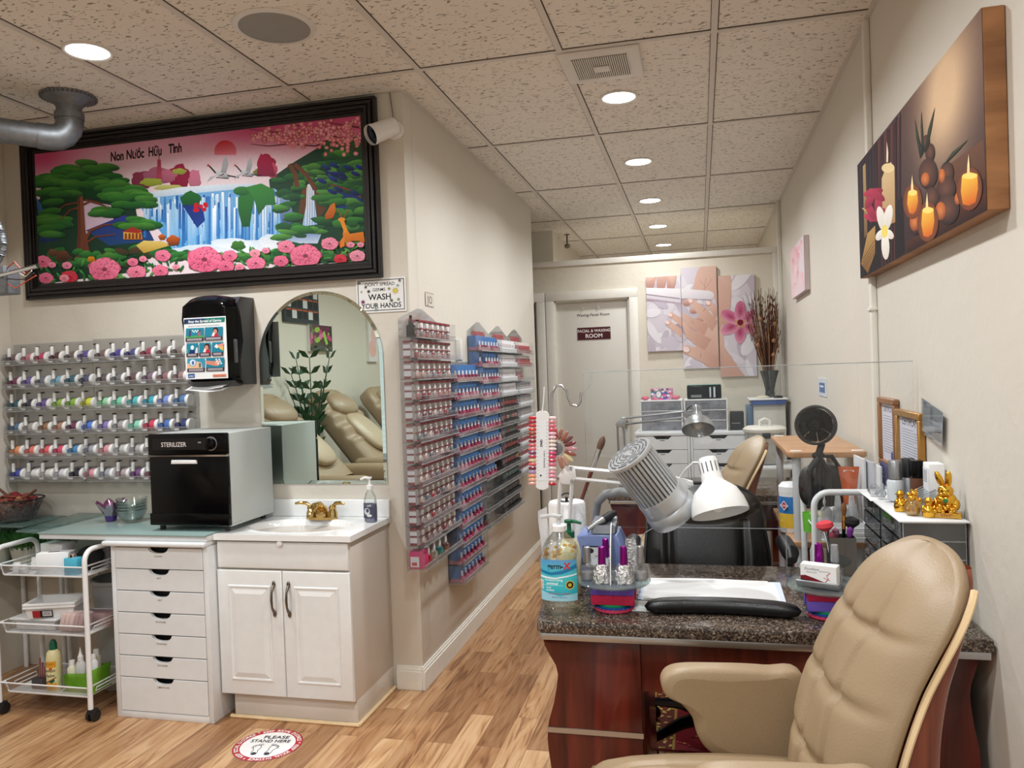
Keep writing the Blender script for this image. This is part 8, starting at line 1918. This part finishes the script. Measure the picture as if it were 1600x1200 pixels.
# clip fan
fc = Vector((0.385, 2.90, 1.226)); o = thing('clip_fan', 'black round clip-on fan with flexible tripod legs on the cart handle', 'fan', (0.385, 2.90, 0.985))
F = fc-Vector(o.location); fn = Vector((-0.35,-0.92,0.12)).normalized(); Rm = Matrix.Translation(F) @ Vector((0,0,1)).rotation_difference(fn).to_matrix().to_4x4()
t = MB(); t.M = Rm; t.lathe([(0.060,-0.028),(0.068,-0.020),(0.070,0.010),(0.066,0.020),(0.062,0.020),(0.064,0.008),(0.062,-0.018)], n=48, cap=False); t.build('housing', M_BLACKM, o)
t = MB(); t.M = Rm
for k in range(54):
    a = 2*PI*k/54; t.tube([(0.017*math.cos(a),0.017*math.sin(a),0.021),(0.040*math.cos(a+0.35),0.040*math.sin(a+0.35),0.023),(0.064*math.cos(a+0.75),0.064*math.sin(a+0.75),0.016)], 0.0013, 4)
t.lathe([(0.018,0.020),(0.018,0.024),(0,0.025)], n=24); t.build('grille', M_BLACK, o)
t = MB(); t.M = Rm
for k in range(7):
    a = 2*PI*k/7; t.grid(lambda u, v, a=a: ((0.012+0.046*u)*math.cos(a+v*0.9), (0.012+0.046*u)*math.sin(a+v*0.9), -0.006+0.012*v), 4, 6)
t.build('blades', mat('fan_blade',(34,34,36),.4), o)
t = MB(); t.tube([tuple(F+Vector((0.02,0.01,-0.066))),(0.012,0.0,0.155),(0.006,0,0.135)], 0.012, 12); t.ell((0.006,0,0.135),0.022,0.014,0.014,14,9); t.build('neck', M_BLACKM, o)
for k, x in enumerate((-0.026, 0.006, 0.034)):
    t = MB(); P = [(0.006+(x-0.006)*min(1,q/3), -0.012+0.004*(k-1), 0.13-0.0155*q) for q in range(12)]
    t.tube(P, [0.0085+0.0035*(q % 2) for q in range(12)], 10); t.build('leg', M_BLACKM, o)
o.location = (0.385, 2.90, 0.972)
# standing things near the cart
t = MB(); t.box(0,0.07,0,0.05,0,0.085,0.003); o = tag(t.build('white_card_box', M_PAPER, loc=(0.385,3.0,0.5128)), 'small white box in the middle tier of the tall cart', 'box')

# ================================================================== left wall, seen in the arched mirror
o = thing('price_board', 'dark grey price board with white and orange cards, seen in the mirror', 'board', (XL+0.002, -0.02, 1.945), PI/2)
A = Art(0.62, 0.52, (58,62,66)); 
for j in range(5):
    for k in range(6):
        A.rect(.02+.098*k, .03+.098*j, .10+.098*k, .10+.098*j, [(34,36,40),(210,212,214),(34,36,40)][(j*2+k) % 3]); A.rect(.02+.098*k,.10+.098*j,.10+.098*k,.112+.098*j,(196,90,40))
A.build('print', M_PRINT, o, (0,-0.022,0)); MB().box(-0.01,.63,-0.02,0,-0.01,.53,.003).build('board', mat('board_grey',(60,64,68),.4), o)
def wallart(y, z, w, h, lab, kind):
    o = thing('wall_canvas', lab, 'canvas', (XL+0.001, y, z), PI/2, 'small spa canvases on the left wall')
    A = Art(w, h, [(60,70,50),(90,100,70),(120,70,90),(70,60,60)] if kind == 0 else [(226,222,222)]*4)
    q = random.Random(kind+3)
    if kind == 0:
        for k in range(16): A.ell(q.random()*w, h*(.35+.5*q.random()), w*.12, h*.10, q.choice([(190,80,130),(214,120,160),(150,190,80),(120,50,80)]), rot=q.random()*3)
        for k in range(14): A.ell(q.random()*w, h*.14*q.random()+h*.04, w*.09, h*.05, q.choice([(40,44,44),(90,94,90),(160,160,150)]))
        A.poly([(w*.2,h*.3),(w*.35,h*.8),(w*.45,h*.7),(w*.3,h*.25)], (150,200,90)); A.poly([(w*.8,h*.2),(w*.9,h),(w*.98,h)], (60,140,60))
    else:
        A.poly([(0,h*.0),(w,0),(w,h*.3),(0,h*.25)], (180,40,50)) if kind == 1 else A.ell(w*.6,h*.3,w*.4,h*.2,(236,190,180)); A.ell(w*.4,h*.6,w*.3,h*.25,(240,196,196))
    t = MB(); t.box(0,w,-0.03,0,0,h); t.build('stretched_canvas', M_WHITE, o); A.build('print', M_CANVAS, o, (0,-0.0305,0))
wallart(-0.26, 1.69, 0.44, 0.245, 'purple orchid and stones canvas seen in the mirror', 0)
wallart(0.78, 1.66, 0.16, 0.26, 'pale canvas with a red band at the left of the mirror', 1)
wallart(-1.36, 1.60, 0.24, 0.46, 'narrow pale canvas at the right edge of the mirror', 2)
def massage_chair(loc, label):
    """pedicure chair, back toward -x, facing +x"""
    o = thing('massage_chair', label, 'massage chair', loc, group='tan reclining massage chairs along the left wall')
    ml = mat('tan_massage_leather', (148,126,100), .42, bump=.1, bscale=120)
    def back(u, v, s_=1):
        a = 2*PI*u; w_ = 0.33*(1-0.10*v-0.45*max(0,(v-0.82)/0.18)**2); th = 0.12*(1-0.35*v); x = -0.10-0.62*v; z = 0.62+0.70*v
        ca, sa = math.cos(a), math.sin(a); e = 0.5
        dx = th*math.copysign(abs(ca)**e, ca); dy = w_*math.copysign(abs(sa)**e, sa); dx += 0.012*math.cos(v*40)*(ca > 0.2)*(0.3 < v < 0.75)*(1 if abs(sa) > .4 else .3)
        k = 1-max(0,(v-0.93)/0.07)**2; return (x+dx*0.75*k, dy*k, z+dx*0.66*k)
    t = MB(); t.grid(back, 40, 50, cu=True); t.build('backrest', ml, o, ang=70)
    t = MB(); t.M = Matrix.Translation((-0.52,0,1.17)) @ Matrix.Rotation(-0.85,4,'Y'); t.ell((0.03,0,0),0.07,0.21,0.13,24,16,0.75); t.build('head_pillow', ml, o, ang=70)
    t = MB(); t.M = Matrix.Translation((-0.30,0,0.90)) @ Matrix.Rotation(-0.85,4,'Y'); t.ell((0.075,0,0),0.05,0.19,0.24,24,16,0.7); t.build('back_pad', mat('tan_light',(170,150,124),.4,bump=.15,bscale=60), o, ang=70)
    MB().box(-0.16,0.42,-0.27,0.27,0.48,0.64,0.06,4).build('seat', ml, o)
    for s_ in (-1,1): MB().box(-0.22,0.40,s_*0.36-0.06,s_*0.36+0.06,0.60,0.76,0.05,4).build('armrest', ml, o)
    MB().box(-0.35,0.40,-0.34,0.34,0.06,0.50,0.05,3).build('base', mat('base_black',(24,22,24),.3), o)
    return o
mc = massage_chair((-2.62, 1.35, 0), 'tan reclining massage chair, left one in the mirror')
dup(mc, (-2.62, 0.25, 0), 0, 'tan reclining massage chair, right one in the mirror')
dup(mc, (-2.62, -0.85, 0), 0, 'tan reclining massage chair at the right edge of the mirror')
o = thing('leafy_plant', 'dark green leafy zz plant between the massage chairs, seen in the mirror', 'plant', (-3.12, 0.80, 0))
MB().lathe([(0.12,0),(0.16,0.30),(0.15,0.30),(0.13,0.26),(0,0.26)], n=28).build('pot', mat('white_pot',(226,224,220),.4), o)
MB().lathe([(0.15,0.30),(0.10,0.7),(0,0.72)], n=12).build('soil_mound', mat('dark_soil',(40,32,26),.9), o)
for k in range(9):
    a = 2*PI*k/9+0.4; L_ = 0.75+0.25*((k*5) % 3)/2; lean = 0.10+0.05*((k*7) % 4)
    P = [Vector((0.03*math.cos(a),0.03*math.sin(a),0.6))+Vector((math.cos(a)*lean*q*q, math.sin(a)*lean*q*q, L_*q)) for q in [j/8 for j in range(9)]]
    t = MB(); t.tube(P, [0.009-0.0007*j for j in range(9)], 6)
    for j in range(2, 9):
        for s_ in (-1,1):
            d = (P[j]-P[j-1]).normalized(); sd = Vector((-math.sin(a),math.cos(a),0))*s_; tip = P[j]+sd*0.085+d*0.075; n_ = d*0.022; m_ = (P[j]+tip)/2
            t.raw([P[j], m_-n_+sd*0.01, tip, m_+n_-sd*0.01], [(0,1,2,3)])
    t.build('stem', mat('zz_leaf',(24,64,36),.3), o)
o = thing('foot_spa_lamp', 'slender silver task lamp between the massage chairs', 'lamp', (-2.15, 0.80, 0)); MB().lathe([(0.07,0),(0.07,0.02)], n=24).build('base', M_SILVER, o); MB().tube([(0,0,0.02),(0,0,0.75),(0.03,0,0.95),(0.12,0,1.08)], 0.010, 10).build('stem', M_SILVER, o); MB().ell((0.13,0,1.09),0.05,0.03,0.02,16,8).build('head', M_SILVER, o)
